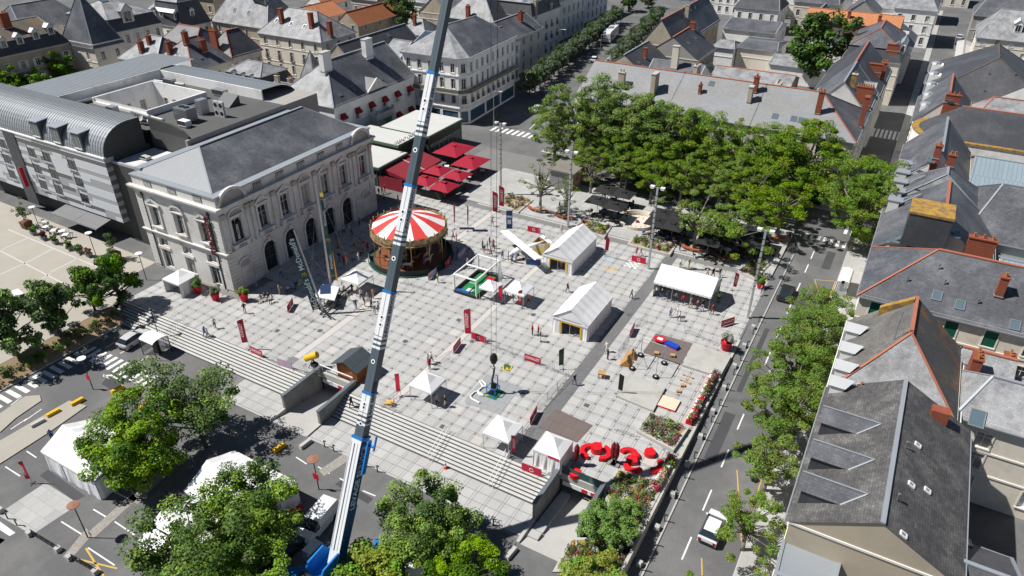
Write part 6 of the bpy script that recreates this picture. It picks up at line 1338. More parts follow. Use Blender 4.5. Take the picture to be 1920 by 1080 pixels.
# head, ropes, hook block
tip=B1;hk=V((-33.6,55.4,4.6));m=MB();m.bar(tip-bd*.3,tip+bd*1.2+V((0,.5,-.2)),.7,.9);m.tube(tip+V((-.4,.6,.4)),tip+V((.4,.6,.4)),.45,n=12);part('boom_head',m,CRG,crane)
m=MB();m.tube(hk+V((-.32,0,.7)),tip+V((-.32,.6,0)),.022,n=4);m.tube(hk+V((.32,0,.7)),tip+V((.32,.6,0)),.022,n=4);part('hoist_rope',m,BLACK,crane)
m=MB();m.lathe([(0,-.55),(.3,-.45),(.45,0),(.42,.45),(.25,.75),(0,.8)],hk,12);m.path([hk+V((0,0,-.5)),hk+V((0,0,-.9)),hk+V((.18,0,-1.15)),hk+V((.05,0,-1.4)),hk+V((-.18,0,-1.25))],.07,6);part('hook_block',m,BLACK,crane)
# superstructure and carrier
def cb_(nm,c,s,mm,rz=0):m=MB();m.cbox(c,s,rz);return part(nm,m,mm,crane)
cx,cy=-33.55,27.0
cb_('turntable',(cx,cy,.35),(2.6,4.2,.6),CRB);m=MB()
for s in (-1,1):m.hexa([(cx+s*.85-.08,cy-1.8,.9),(cx+s*.85+.08,cy-1.8,.9),(cx+s*.85+.08,cy+1.9,.9),(cx+s*.85-.08,cy+1.9,.9)],[(cx+s*.85-.08,cy-.9,2.4),(cx+s*.85+.08,cy-.9,2.4),(cx+s*.85+.08,cy+1.0,2.5),(cx+s*.85-.08,cy+1.0,2.5)])
part('boom_bracket',m,CRB,crane)
m=MB();m.tube((cx,cy+2.4,.8),B0+bd*7.5-BN*.6,.24,n=10);m.tube((cx,cy+2.4,.8),B0+bd*4.5-BN*.9,.32,n=10);part('lift_ram',m,CRB,crane)
m=MB();m.tube((cx-.6,cy-1.9,1.7),(cx+.6,cy-1.9,1.7),.5,n=14);m.tube((cx-.68,cy-1.9,1.7),(cx-.6,cy-1.9,1.7),.68,n=14);m.tube((cx+.6,cy-1.9,1.7),(cx+.68,cy-1.9,1.7),.68,n=14);part('winch_drum',m,DKMETAL,crane)
cb_('counterweight',(cx,cy-3.3,.5),(2.9,1.0,1.5),CRB);m=MB();m.hexa([(cx-2.2,cy-.2,.6),(cx-1.2,cy-.2,.6),(cx-1.2,cy+1.8,.6),(cx-2.2,cy+1.8,.6)],[(cx-2.2,cy-.2,2.3),(cx-1.2,cy-.2,2.3),(cx-1.2,cy+1.3,2.3),(cx-2.2,cy+1.3,2.3)]);part('operator_cab',m,GLASS,crane)
ang=radians(38);ca_,sa_=cos(ang),sin(ang)
def loc_(u,v):return (cx+u*ca_-v*sa_,cy+u*sa_+v*ca_)
m=MB();m.cbox((*loc_(.6,0),LOW+.75),(12.5,2.6,.75),ang);part('chassis',m,CRB,crane);m=MB();m.cbox((*loc_(7.6,0),LOW+.5),(1.6,2.6,2.2),ang);part('driver_cab',m,CRW,crane)
m=MB();m.cbox((*loc_(8.35,0),LOW+1.5),(.16,2.3,.9),ang);part('windscreen',m,GLASS,crane)
for u in (-4.6,-3.0,-1.2,3.2,4.9):
    for v in (-1.15,1.15):
        a=V((*loc_(u,v-.2),LOW+.62));b=V((*loc_(u,v+.2),LOW+.62));m=MB();m.tube(a,b,.62,n=16);w_=part('wheel',m,BLACK,crane);m=MB();m.tube(a-(b-a)*.03,b+(b-a)*.03,.3,n=10);link('rim',m.mesh('rim',GREYM,tuple(crane.location)),w_)
for u,v in ((-4.0,-3.6),(-4.0,3.6),(4.2,-3.6),(4.2,3.6)):
    m=MB();m.bar((*loc_(u,0),LOW+.9),(*loc_(u,v),LOW+.9),.35,.4);m.tube((*loc_(u,v),LOW+.1),(*loc_(u,v),LOW+1.2),.14,n=8);m.tube((*loc_(u,v),LOW+.01),(*loc_(u,v),LOW+.12),.4,n=10);part('outrigger',m,CRB,crane)
m=MB();m.bar(B0+bd*8+BX*.9,B0+bd*11.0+BX*.9,.18,.5,up=BN);m.bar(B0+bd*10.6+BX*.75,B0+bd*10.6+BX*1.5,.14);m.bar(B0+bd*10.3+BX*1.5,B0+bd*11.6+BX*1.5,.1,.2);part('jib_bracket',m,CRB,crane)
# jump rig hanging under the hook
rig=thing('bungee_seat','blue seat frame with padded arms hanging below the black hook on the green mat','ride',(-33.5,55.0,0));x,y=-33.5,55.0
m=MB()
for s in (-1,1):
    for q in (-1,1):m.bar((x+s*.55,y+q*.5,.05),(x+s*.55,y+q*.5,1.1),.07)
    m.bar((x+s*.55,y-.5,1.1),(x+s*.55,y+.5,1.1),.07);m.bar((x-.55,y+s*.5,1.1),(x+.55,y+s*.5,1.1),.07);m.bar((x-.55,y+s*.5,.1),(x+.55,y+s*.5,.1),.07);m.bar((x+s*.55,y-.5,.1),(x+s*.55,y+.5,.1),.07)
m.bar((x+.45,y+.3,.1),(x+.45,y+.3,2.6),.09);m.bar((x+.45,y+.3,2.6),(x+.15,y+.3,2.6),.07);part('frame',m,CRB,rig)
m=MB();m.box(x-.5,y-.45,.12,x+.5,y+.45,.22);m.box(x-.35,y+.1,.5,x+.25,y+.45,1.3);part('seat',m,BLACK,rig);m=MB();m.path([(x,y,1.3),(x-.1,y,2.0),(x+.05,y+.1,2.8),(x,y+.3,3.3)],.12,6);part('harness',m,DKMETAL,rig)
m=MB();m.prism([tuple(G(*p)[:2]) for p in ((871,752),(912,702),(979,727),(960,748),(938,778),(905,766),(874,758))],.004,.025);solo('grey_mat',m,mat('grey_rubber_mat',(.30,.31,.315),.85,var=.12,brick=(1.1,1.1,.02,.96)),'large light grey protective mat under the hanging seat','mat')
m=MB();m.prism([tuple(G(*p)[:2]) for p in ((903,741),(928,727),(946,734),(929,751))],.03,.06);solo('green_mat',m,mat('green_mat',(.02,.15,.055),.8),'dark green mat with yellow marks right under the hanging seat','mat')
m=MB()
for a,b in (((905,743),(918,741)),((931,739),(938,734))):p,q=G(*a),G(*b);m.bar((p.x,p.y,.075),(q.x,q.y,.075),.16,.02)
solo('mat_marking',m,YELLOW,'two yellow strips lying on the green mat under the seat','marking')
m=MB();m.path([G(*p)+V((0,0,.14)) for p in ((911,726),(905,727),(898,733),(896,738),(900,742),(906,743))]+[G(*p)+V((0,0,.14)) for p in ((895,735),(889,737),(882,744),(884,749),(899,757))],.1,6);m.path([G(*p)+V((0,0,.14)) for p in ((906,727),(899,716),(903,715),(910,721),(911,726))],.09,6);solo('air_hose',m,WHITE,'white corrugated hose curling across the grey mat','hose')
YEL=mat('logo_yellow',(.72,.52,.03),.6)
def marches(parent,c,X,Y,s,m_=None):                # double-arch letter of the sponsor
    X,Y=V(X).normalized(),V(Y).normalized();Z=X.cross(Y);mb=MB();off_=V((0,0,0));p=parent
    while p:off_+=p.location;p=p.parent
    for sx_ in (-1,1):
        pts=[V(c)+X*(sx_*s*.26+s*.26*cos(t))+Y*(-s*.45+s*.95*sin(t)) for t in [pi*k/10 for k in range(11)]]
        for a,b in zip(pts,pts[1:]):mb.bar(a,b,s*.13,.02,up=Z)
    return link('logo',mb.mesh('logo',m_ or YEL,tuple(off_)),parent)
m=MB();mp=[tuple(G(*p)[:2]) for p in ((939,690),(947,682),(963,688),(955,697))];m.prism(mp,.004,.02);o=solo('sponsor_mat',m,mat('green_carpet',(.05,.11,.04),.9),'small green carpet with a yellow letter near the hanging hook','mat');c=G(951,690);marches(o,c+V((0,0,.035)),(-.82,-.57,0),(.4,-.9,0),1.0)

# ------------------------------------------------------------------ tents
def marquee(label,x0,x1,y0,y1,axis='y',ze=2.4,zr=3.9,walls='all',z=0,m_=None,door=None):
    t=thing('marquee_tent',label,'tent',((x0+x1)/2,(y0+y1)/2,z),group=None);m_=m_ or CANVAS;X0,X1,Y0,Y1=(x-(x0+x1)/2 if i<2 else x-(y0+y1)/2 for i,x in enumerate((x0,x1,y0,y1)))
    r=MB();o=.12;sg=6
    if axis == 'y':
        for k in range(sg):
            a,b=Y0-o+(Y1-Y0+2*o)*k/sg,Y0-o+(Y1-Y0+2*o)*(k+1)/sg;dz=0
            for s,X in ((1,X1),(-1,X0)):
                q=[(X+s*o,a,ze-.06),(X+s*o,b,ze-.06),(0,b,zr),(0,a,zr)];mid=[(X*.5,a,(ze+zr)/2-.03),(X*.5,b,(ze+zr)/2-.03)]
                ms_=[((q[0][0]+q[3][0])/2,a,(ze+zr)/2-.07),((q[0][0]+q[3][0])/2,b,(ze+zr)/2-.07)];cm=((q[0][0]+q[3][0])/2,(a+b)/2,(ze+zr)/2-.16);ct=(0,(a+b)/2,zr-.07);cb2=(q[0][0],(a+b)/2,ze-.1)
                for tri in ((q[0],cb2,cm,ms_[0]),(cb2,q[1],ms_[1],cm),(ms_[0],cm,ct,q[3]),(cm,ms_[1],q[2],ct)):r.poly(tri if s>0 else tri[::-1])
    else:
        for k in range(sg):
            a,b=X0-o+(X1-X0+2*o)*k/sg,X0-o+(X1-X0+2*o)*(k+1)/sg
            for s,Y in ((-1,Y0),(1,Y1)):
                q=[(a,Y+s*o,ze-.06),(b,Y+s*o,ze-.06),(b,0,zr),(a,0,zr)];cm=((a+b)/2,Y*.5,(ze+zr)/2-.16);ct=((a+b)/2,0,zr-.07);cb2=((a+b)/2,Y+s*o,ze-.1);m0,m1=(a,(Y+s*o)/2,(ze+zr)/2-.07),(b,(Y+s*o)/2,(ze+zr)/2-.07)
                for tri in ((q[0],cb2,cm,m0),(cb2,q[1],m1,cm),(m0,cm,ct,q[3]),(cm,m1,q[2],ct)):r.poly(tri if s<0 else tri[::-1])
    lp('roof',r,m_,t,True)
    v=MB();
    for (a,b) in (((X0-o,Y0-o),(X1+o,Y0-o)),((X1+o,Y0-o),(X1+o,Y1+o)),((X1+o,Y1+o),(X0-o,Y1+o)),((X0-o,Y1+o),(X0-o,Y0-o))):
        n=14;a,b=V((*a,0)),V((*b,0))
        for k in range(n):
            p,q=a+(b-a)*k/n,a+(b-a)*(k+1)/n;v.poly([(p.x,p.y,ze-.06),(p.x,p.y,ze-.32),((p.x+q.x)/2,(p.y+q.y)/2,ze-.4),(q.x,q.y,ze-.32),(q.x,q.y,ze-.06)])
    lp('valance',v,m_,t)
    p_=MB()
    for x in (X0,0 if axis == 'y' else X0,X1): 
        for y in (Y0,Y1):p_.tube((x,y,0),(x,y,ze),.04,n=6)
    if axis == 'x':
        for k in range(1,3):p_.tube((X0+(X1-X0)*k/3,Y0,0),(X0+(X1-X0)*k/3,Y0,ze),.04,n=6)
    lp('pole',p_,GALV,t)
    if walls:
        w_=MB();rs_=random.Random(int(x0*10));runs={'all': 'SENW','back': 'NEW','sides': 'EW'}.get(walls,walls)
        E_={'S':((X0,Y0),(X1,Y0)),'E':((X1,Y0),(X1,Y1)),'N':((X1,Y1),(X0,Y1)),'W':((X0,Y1),(X0,Y0))}
        for f in runs:
            a,b=V((*E_[f][0],0)),V((*E_[f][1],0));L=(b-a).length;d=(b-a)/L;nn=V((d.y,-d.x,0));k=max(6,int(L/.32));pts=[]
            for j in range(k+1):
                s=L*j/k;w2=.035*sin(j*1.9)+rs_.uniform(-.015,.015);pts.append(a+d*s+nn*w2)
            for j in range(k):
                s=L*(j+.5)/k
                if f==door and L*.24<s<L*.8:continue
                p,q=pts[j],pts[j+1];pb,qb=p+nn*(.06+.06*sin(j*1.3)),q+nn*(.06+.06*sin((j+1)*1.3));w_.poly([pb,qb,q+V((0,0,ze-.08)),p+V((0,0,ze-.08))])
        if axis == 'y':
            for f,Y in (('S',Y0),('N',Y1)):
                if f in runs:w_.poly([(X0,Y,ze-.08),(X1,Y,ze-.08),(0,Y,zr-.05)] if f == 'S' else [(X1,Y,ze-.08),(X0,Y,ze-.08),(0,Y,zr-.05)])
        else:
            for f,X in (('W',X0),('E',X1)):w_.poly([(X,Y0,ze-.1),(X,Y1,ze-.1),(X,0,zr-.05)])
        lp('side_wall',w_,m_,t)
    if door:
        d_=MB();ya=Y0-.07
        xa,xb=X0+(X1-X0)*.24,X0+(X1-X0)*.8
        d_.box(xa-.2,ya-.03,0,xa,ya,1.9);d_.box(xb,ya-.03,0,xb+.2,ya,1.9);d_.box(xa,ya-.02,1.85,xb,ya,2.05);lp('yellow_trim',d_,YELLOW,t)
    return t
marquee('white marquee with yellow door trim and dark clothes inside, beside the little aeroplane',-41.8,-37.2,83.6,92.2,'y',2.45,4.1,'all',door='S');marquee('white marquee with yellow door trim standing alone right of the hanging seat',-33.2,-28.4,69.6,77.4,'y',2.45,4.1,'all',door='S')
marquee('long open-sided white marquee at the right of the square',-24.8,-17.0,84.0,89.2,'x',2.5,4.0,'NW')
def lowz(*px):return [GG(*p) for p in px]
marquee('white marquee half under the maple at the lower left',-68.0,-59.6,23.4,28.8,'x',2.6,3.9,'SE',z=LOW);marquee('pale canopy in dappled shade below the bright maple',-51.0,-42.5,27.0,33.0,'x',2.6,3.9,'E',z=LOW);marquee('white canopy under thin branches at the bottom left',-49.5,-42.5,20.5,26.6,'x',2.6,3.9,'E',z=LOW)
def popup(label,cx,cy,s=3.0,ze=2.2,zr=3.3,walls='',z=0,logo=False):
    t=thing('popup_tent',label,'tent',(cx,cy,z));r=MB();h=s/2;c=[(-h,-h),(h,-h),(h,h),(-h,h)]
    for k in range(4):
        a,b=c[k],c[(k+1) % 4];m1=((a[0]+b[0])/4,(a[1]+b[1])/4);zz=ze+(zr-ze)*.42
        r.poly([(*a,ze),(*b,ze),(b[0]*.5,b[1]*.5,zz),(a[0]*.5,a[1]*.5,zz)]);r.poly([(a[0]*.5,a[1]*.5,zz),(b[0]*.5,b[1]*.5,zz),(0,0,zr)])
        r.poly([(*a,ze),(*a,ze-.25),(*b,ze-.25),(*b,ze)])
    lp('canopy',r,CANVAS,t);l_=MB()
    for a in c:l_.bar((a[0]*.97,a[1]*.97,0),(a[0]*.97,a[1]*.97,ze),.05);l_.bar((a[0]*.97,a[1]*.97,.0),(a[0]*.97,a[1]*.97,.04),.2)
    for k in range(4):a,b=c[k],c[(k+1) % 4];l_.bar((a[0]*.97,a[1]*.97,ze-.1),(b[0]*.97,b[1]*.97,ze-.35),.025);l_.bar((a[0]*.97,a[1]*.97,ze-.35),(b[0]*.97,b[1]*.97,ze-.1),.025)
    lp('frame',l_,GALV,t)
    if walls:
        w_=MB();E_={'S':(c[0],c[1]),'E':(c[1],c[2]),'N':(c[2],c[3]),'W':(c[3],c[0])}
        for f in walls:
            a,b=V((*E_[f][0],0))*.98,V((*E_[f][1],0))*.98
            for j in range(10):
                p,q=a+(b-a)*j/10,a+(b-a)*(j+1)/10;n=V(((b-a).y,-(b-a).x,0)).normalized();w_.poly([p+n*(.1*sin(j*2.1)),q+n*(.1*sin(j*2.1+2.1)),q+V((0,0,ze-.1)),p+V((0,0,ze-.1))])
        lp('side_wall',w_,CANVAS,t)
    if logo:q=MB();q.box(.15,-h-.03,ze-.27,1.35,-h-.01,ze-.03);lp('banner',q,RED,t)
    return t
popup('white popup tent beside the yellow slide near the stairs',-39.6,50.9,3.0);popup('white popup tent near the top of the stairs with a red flag',-28.4,48.5,3.1);popup('white popup tent with closed walls and red label by the ramp',-22.75,48.9,3.0,walls='SWEN',logo=True);popup('white popup tent between the sailing mast stage and the carousel',-61.6,65.0,3.2);popup('white popup tent right of the small goal pitch',-40.4,73.6,3.0);popup('small white popup tent touching the goal frame',-44.2,72.4,2.4,2.1,2.9);popup('white popup tent with walls beside the theatre side wall',-83.0,52.8,3.4,walls='ENW')
# ------------------------------------------------------------------ feather flags and banners
_FM={}
CREDW=mat('white_print',(.75,.75,.75),.6,var=0);FRED=mat('flag_red',(.52,.015,.045),.6,var=.1);FGRN=mat('flag_green',(.035,.06,.04),.6);FBLU=mat('flag_blue',(.03,.07,.2),.6);FWHT=mat('flag_white',(.7,.71,.73),.6);FBLK=mat('flag_black',(.02,.02,.02),.6)
def flag(label,px,py,h=4.5,m_=None,yaw=1.0,txt='CHOLET',lean=.0,logo=False):
    p=GG(px,py);t=thing('feather_flag',label,'flag',p,yaw);m=MB();w_=h*.19
    pts=[(0,0,h*.22+.9*0)];n=10
    m.tube((0,0,0),(0,0,h*.97),.025,.015,n=5);lp('pole',m,GREYM,t)
    f=MB();prev=None
    for k in range(n+1):
        s=k/n;z=h*.24+h*.76*s;wd=w_*(1-.15*(1-s)) if s<.8 else w_*sqrt(max(0,1-((s-.8)/.2)**2));cur=((.02,.03*sin(s*5),z),(.02+wd,.05*sin(s*6+1),z-.18*(1-s)))
        if prev:f.poly([prev[0],prev[1],cur[1],cur[0]])
        prev=cur
    o=lp('sail',f,m_ or FRED,t)
    if txt:
        for sd in (1,-1):
            k=(txt,round(h*.115,3),.004,'CENTER',True,CREDW.name)
            if k not in _TX:me=text_mesh(txt,h*.115,.004,'CENTER',True);me.materials.append(CREDW);_TX[k]=me
            q=link('print',_TX[k],o);X=V((0,0,1));Y=V((-1,0,0)) if sd>0 else V((1,0,0));Z=X.cross(Y);q.matrix_basis=Matrix.Translation(V((w_*.52,Z.y*.07,h*.62))) @ Matrix((X,Y,Z)).transposed().to_4x4()
    b=MB();b.cbox((0,0,0),(.7,.08,.05));b.cbox((0,0,.001),(.08,.7,.05));lp('base',b,DKMETAL,t)
    return t
for a in (('red feather flag above the stairs left of the sponsor banner',468,655,4.6,FRED,3.5),('tall red feather flag in front of the hook area',884,640,5.0,FRED,3.3),('narrow red flag right of the carousel, left of a pair',852,430,4.6,FRED,1.9),('narrow red flag right of the carousel, right of a pair',877,434,4.6,FRED,1.9),('large red flag in front of the cafe umbrellas',924,408,4.9,FRED,.4),('large red flag behind its twin by the cafe',936,397,4.9,FRED,.4),('small red flag behind the first marquee',1134,477,3.0,FRED,.5,''),('red flag beside the first popup tent at the stairs',752,744,3.4,FRED,3.2,''),('red flag on the popup tent near the stair top',958,857,3.0,FRED,.9),('dark green feather flag with a yellow mark by the barriers',1056,693,3.2,FGRN,3.6,''),('red flag right of the long marquee',1373,545,3.0,FRED,.5),('black feather flag at the edge of the grey platform',1158,739,3.0,FBLK,.2,''),('white feather flag beside the goal frame',934,535,3.2,FWHT,.3,'KIEZZ'),('pink-red flag in front of the small popup tent',942,570,3.0,FRED,3.3,''),('pink-red flag in front of the popup tent right of the pitch',979,578,3.0,FRED,3.5),('red feather flag at the lower left beside the marquee',62,907,3.2,FRED,3.5),('small dark blue flag under the trees at the lower left',512,892,2.6,FBLU,.5,'')):flag(*a)
m=MB();p=G(955,428);m.box(-.5,-.03,.1,.5,.03,3.2);t=thing('banner_stand','tall blue banner stand behind the little aeroplane','banner',p,.5);lp('banner',m,FBLU,t);m=MB();m.cbox((0,0,0),(1.0,.4,.1));lp('base',m,DKMETAL,t);m=MB();m.box(-.4,-.05,1.9,.4,-.035,2.3);m.box(-.3,-.05,.8,.3,-.035,1.6);lp('print',m,FWHT,t)
# crowd barriers: steel frame with bars, some dressed with red boards
def barrier_meshes():
    f=MB();L=2.2
    for z in (.12,1.05):f.tube((-L/2,0,z),(L/2,0,z),.02,n=5)
    for x in (-L/2,L/2):f.tube((x,0,.0),(x,0,1.05),.02,n=5)
    fr=f.mesh('frame',GALV,uv=False);b=MB()
    for k in range(1,14):b.tube((-L/2+L*k/14,0,.12),(-L/2+L*k/14,0,1.05),.009,n=3,caps=False)
    bars=b.mesh('bars',GALV,uv=False);ft=MB()
    for x in (-.8,.8):ft.bar((x,-.3,.02),(x,.3,.02),.05,.03);ft.bar((x,0,.02),(x,0,.14),.04)
    feet=ft.mesh('feet',GALV,uv=False);bo=MB();bo.box(-L/2+.03,-.04,.1,L/2-.03,-.025,1.04);bo.box(-L/2+.03,.025,.1,L/2-.03,.04,1.04);board=bo.mesh('board',FRED)
    return fr,bars,feet,board
BF,BB,BFT,BBD=barrier_meshes();BBW=BBD.copy();BBW.materials[0]=FBLU;BBC=BBD.copy();BBC.materials[0]=mat('colour_print',(.35,.4,.55),.6,var=.9,scale=1.1,hue=.0,col2=(.6,.3,.4),c2amt=.5,c2scale=.9)
def swirl(parent,y,s=.55):
    m=MB();pts=[(s*.5*cos(t)*(.55+.07*t),y,.57+s*.5*sin(t)*(.55+.07*t)) for t in [k*.42 for k in range(15)]]
    for a,b in zip(pts,pts[1:]):m.bar(a,b,.07,.012,up=(0,1,0))
    return link('logo',m.mesh('logo',CREDW,uv=False),parent)
_SW=None
def barrier(p,yaw,label,board=None,txt=None,group='crowd barriers'):
    global _SW
    t=thing('crowd_barrier' if not board else 'banner_barrier',label,'barrier' if not board else 'banner',p,yaw,group if not board else None);link('frame',BF,t);link('feet',BFT,t)
    if board:
        bo=link('board',{'red':BBD,'blue':BBW,'print':BBC}[board],t)
        if board == 'red':
            for sd in (-1,1):
                if txt:
                    k=(txt,.5,.004,'CENTER',True,CREDW.name)
                    if k not in _TX:me=text_mesh(txt,.5,.004,'CENTER',True);me.materials.append(CREDW);_TX[k]=me
                    q=link('print',_TX[k],bo);X=V((1,0,0)) if sd<0 else V((-1,0,0));q.matrix_basis=Matrix.Translation(V((0,sd*.05,.6))) @ Matrix((X,V((0,0,1)),X.cross(V((0,0,1))))).transposed().to_4x4()
                else:swirl(bo,sd*.05)
    else:link('bars',BB,t)
    return t
def yaw_px(a,b):p,q=GG(*a),GG(*b);return atan2(q.y-p.y,q.x-p.x),(p+q)/2
for a,b,lab,bd_,tx in (((538,590),(552,567),'red board with white swirl left of the sailing mast stage','red',None),((470,660),(494,672),'red name board at the top of the left stairs','red','CHOLET'),((849,665),(865,643),'red board along the light strip left of the hook','red','CHOLET'),((888,636),(908,643),'red swirl board beside the tall red flag','red',None),((986,676),(1011,684),'red name board beyond the hanging hook','red','CHOLET'),((1179,636),(1190,614),'red board behind the brown exercise mat','red','CHOLET'),((1351,614),(1376,606),'red name board by the right lamp pole','red','CHOLET'),((1186,490),(1208,495),'red swirl board at the foot of the middle lamp pole','red',None),((990,434),(1012,438),'red swirl board behind the aeroplane','red',None),((980,882),(1013,894),'red swirl board at the stair top by the walled tent','red',None),((993,798),(1007,772),'red swirl board between the popup tents and brown mat','red',None),((834,505),(847,490),'red board beside the carousel shadow','red',None),((523,685),(547,692),'colourful printed board on the stair barriers','print',None),((802,527),(820,512),'blue and white printed board below the carousel','print',None),((992,497),(1008,498),'blue printed board in front of the aeroplane','blue',None),((860,487),(872,476),'printed board in the carousel shadow','print',None),((540,975),(560,962),'red board leaning beside the white van','red',None)):
    y_,p=yaw_px(a,b);barrier(p,y_,lab,bd_,tx)
nb=0
def brow(a,b,place):
    global nb
    p,q=GG(*a),GG(*b);L=(q-p).length;n=max(1,round(L/2.3));y_=atan2(q.y-p.y,q.x-p.x)
    for k in range(n):
        c=p+(q-p)*((k+.5)/n);c.z=gz(c.x,c.y);barrier(c,y_,'grey steel crowd barrier '+place,group='steel barriers '+place)
for a,b,pl in (((560,595),(592,607),'left of the mast stage'),((500,675),(522,685),'at the left stair top'),((550,693),(598,706),'leading to the left ramp'),((815,690),(848,668),'along the light strip'),((910,645),(985,674),'behind the hook area'),((1012,684),(1064,706),'between the name board and the dark strip'),((1062,712),(1008,768),'along the dark strip'),((992,800),(972,830),'beside the stair-top tent'),((1160,668),(1178,640),'behind the wooden ramps'),((1192,612),(1212,604),'behind the brown exercise mat'),((1280,618),(1346,650),'beside the big pot'),((718,765),(745,745),'around the yellow slide'),((712,760),(745,775),'in front of the yellow slide'),((1150,805),(1190,820),'beside the large flower bed'),((740,528),(800,545),'below the carousel'),((1132,480),(1180,492),'left of the middle lamp pole'),((1010,440),(1032,447),'behind the first marquee'),((960,425),(985,432),'beside the blue banner stand')):brow(a,b,pl)
# ------------------------------------------------------------------ lamp poles, carousel, sailing stage
def lamp_pole(px,py,label):
    p=GG(px,py);t=thing('lamp_pole',label,'lamp pole',p);m=MB()
    for k in range(12):m.cbox((0,0,k*1.08),(.26 if k % 2 else .28,.26 if k % 2 else .28,1.06 if k<11 else 1.2))
    lp('mast',m,mat('lattice_steel',(.42,.44,.44),.5,.3,var=.5,scale=1.4),t);m=MB()
    for k in range(9):m.cbox((.0,0,5+k*.85),(.31,.31,.1))
    lp('band',m,DKMETAL,t);m=MB();m.bar((-.7,0,13.05),(.7,0,13.05),.09);lp('bracket',m,GALV,t)
    for s in (-1,1):m=MB();m.hexa([(s*.75-.22,-.25,12.85),(s*.75+.22,-.25,12.85),(s*.75+.22,.25,12.85),(s*.75-.22,.25,12.85)],[(s*.75-.3,-.3,13.2),(s*.75+.3,-.3,13.2),(s*.75+.3,.3,13.2),(s*.75-.3,.3,13.2)]);lp('floodlight',m,WHITE,t)
for a in ((939,364,'tall lattice lamp pole beside the large cafe flags'),(1065,426,'tall lattice lamp pole by the left terrace bench'),(1215.5,504,'tall lattice lamp pole left of the long marquee'),(1402,596,'tall lattice lamp pole at the right edge of the square')):lamp_pole(*a)
cr=thing('carousel','round carousel with red and white striped canopy in front of the theatre','carousel',(-60.9,76.5,0));NS=16;RC=5.6
WST=mat('canopy_white',(.78,.78,.77),.7,var=.06);RST=mat('canopy_red',(.66,.055,.05),.7,var=.08);GOLD=mat('carved_frieze',(.15,.115,.07),.6,var=.8,scale=2.2,bump=.6,bscale=3,col2=(.5,.36,.18),c2amt=.45,c2scale=2.0);FLOORW=mat('carousel_floor',(.2,.075,.035),.6,var=.3)
for k in range(NS):
    a0,a1=2*pi*k/NS,2*pi*(k+1)/NS;m=MB();pr=[(.35,7.5),(3.0,6.6),(5.5,5.4)]
    for (r0,z0_),(r1,z1_) in zip(pr,pr[1:]):
        m.poly([(r1*cos(a0),r1*sin(a0),z1_),(r1*cos(a1),r1*sin(a1),z1_),(r0*cos(a1),r0*sin(a1),z0_),(r0*cos(a0),r0*sin(a0),z0_)])
    lp('canopy_panel',m,WST if k % 2 else RST,cr)
m=MB();m.lathe([(.5,7.45),(.4,7.7),(.0,7.9)],n=12);lp('finial',m,GOLD,cr)
for k in range(28):
    a=2*pi*(k+.5)/28;m=MB();n=6;w_=2*pi*RC/28*.98;pts=[(-w_/2,0),(w_/2,0)]+[(w_/2*cos(pi*j/n),.62+.3*sin(pi*j/n)) for j in range(n+1)]
    X=V((-sin(a),cos(a),0));N=V((cos(a),sin(a),0));c=N*RC+V((0,0,4.75));m.poly([c+X*u+V((0,0,v))+N*.1 for u,v in pts]);m.poly([c+X*u+V((0,0,v))-N*.02 for u,v in pts[::-1]]);m.bar(c-X*w_*.5+N*.05,c-X*w_*.5+V((0,0,1.25))+N*.05,.12);lp('frieze_panel',m,GOLD,cr)
m=MB();m.lathe([(RC-.1,4.4),(RC+.08,4.4),(RC+.08,4.56),(RC-.1,4.56),(RC-.1,4.4)],n=36);m.lathe([(3.9,3.9),(4.05,3.9),(4.05,4.4),(3.9,4.4)],n=30);lp('rim',m,GOLD,cr);m=MB();m.lathe([(.05,4.35),(5.8,4.4)],n=30);lp('ceiling',m,WOOD,cr)
m=MB();m.lathe([(5.5,0),(5.5,.35),(0.02,.35)],n=36);lp('platform',m,FLOORW,cr);m=MB();m.lathe([(.0,.35),(1.5,.35),(1.5,4.4)],n=16);lp('centre_drum',m,mat('drum_dark',(.05,.04,.03),.6,var=.8,scale=2),cr)
HORSE=None
def horse_mb():
    m=MB();m.lathe([(0,-.55),(.17,-.5),(.23,-.2),(.2,.15),(.24,.42),(.15,.58),(0,.62)],n=8);m.xf(Matrix.Rotation(pi/2,4,'X'));m.xf(Matrix.Translation((0,0,1.0)))
    m.tube((0,-.5,1.05),(0,-.78,1.5),.15,.1,6);m.tube((0,-.72,1.52),(0,-1.05,1.38),.1,.06,6);m.tube((.05,-.74,1.55),(.06,-.72,1.68),.03,.01,4);m.tube((-.05,-.74,1.55),(-.06,-.72,1.68),.03,.01,4)
    for sx_,y,k in ((.1,-.42,-.3),(-.1,-.42,.05),(.1,.45,.3),(-.1,.45,.15)):m.path([(sx_,y,.9),(sx_,y+k*.6,.62),(sx_,y+k*.6+.12,.36)],.07,5,r1=.04)
    m.path([(0,.58,1.05),(0,.8,.95),(0,.85,.65)],.06,5,r1=.02);return m
hm=[horse_mb().mesh('carousel_horse',q,smooth=True,uv=False) for q in (mat('horse_white',(.65,.62,.56),.4),mat('horse_brown',(.25,.10,.05),.4),mat('horse_grey',(.3,.3,.3),.4))]
for k in range(18):
    a=2*pi*k/18;r=4.6 if k % 2 else 3.0;h_=link('horse',hm[k % 3],cr,(r*cos(a),r*sin(a),.35+.12*(k % 3)),a+pi);m=MB();m.tube((r*cos(a),r*sin(a),.35),(r*cos(a),r*sin(a),4.4),.03,n=5);lp('pole',m,mat('brass',(.45,.3,.1),.35,.7),cr)
for k in range(12):a=2*pi*(k+.3)/12;m=MB();m.tube((5.35*cos(a),5.35*sin(a),.3),(5.35*cos(a),5.35*sin(a),4.5),.06,n=6);lp('column',m,MATS['brass'],cr)
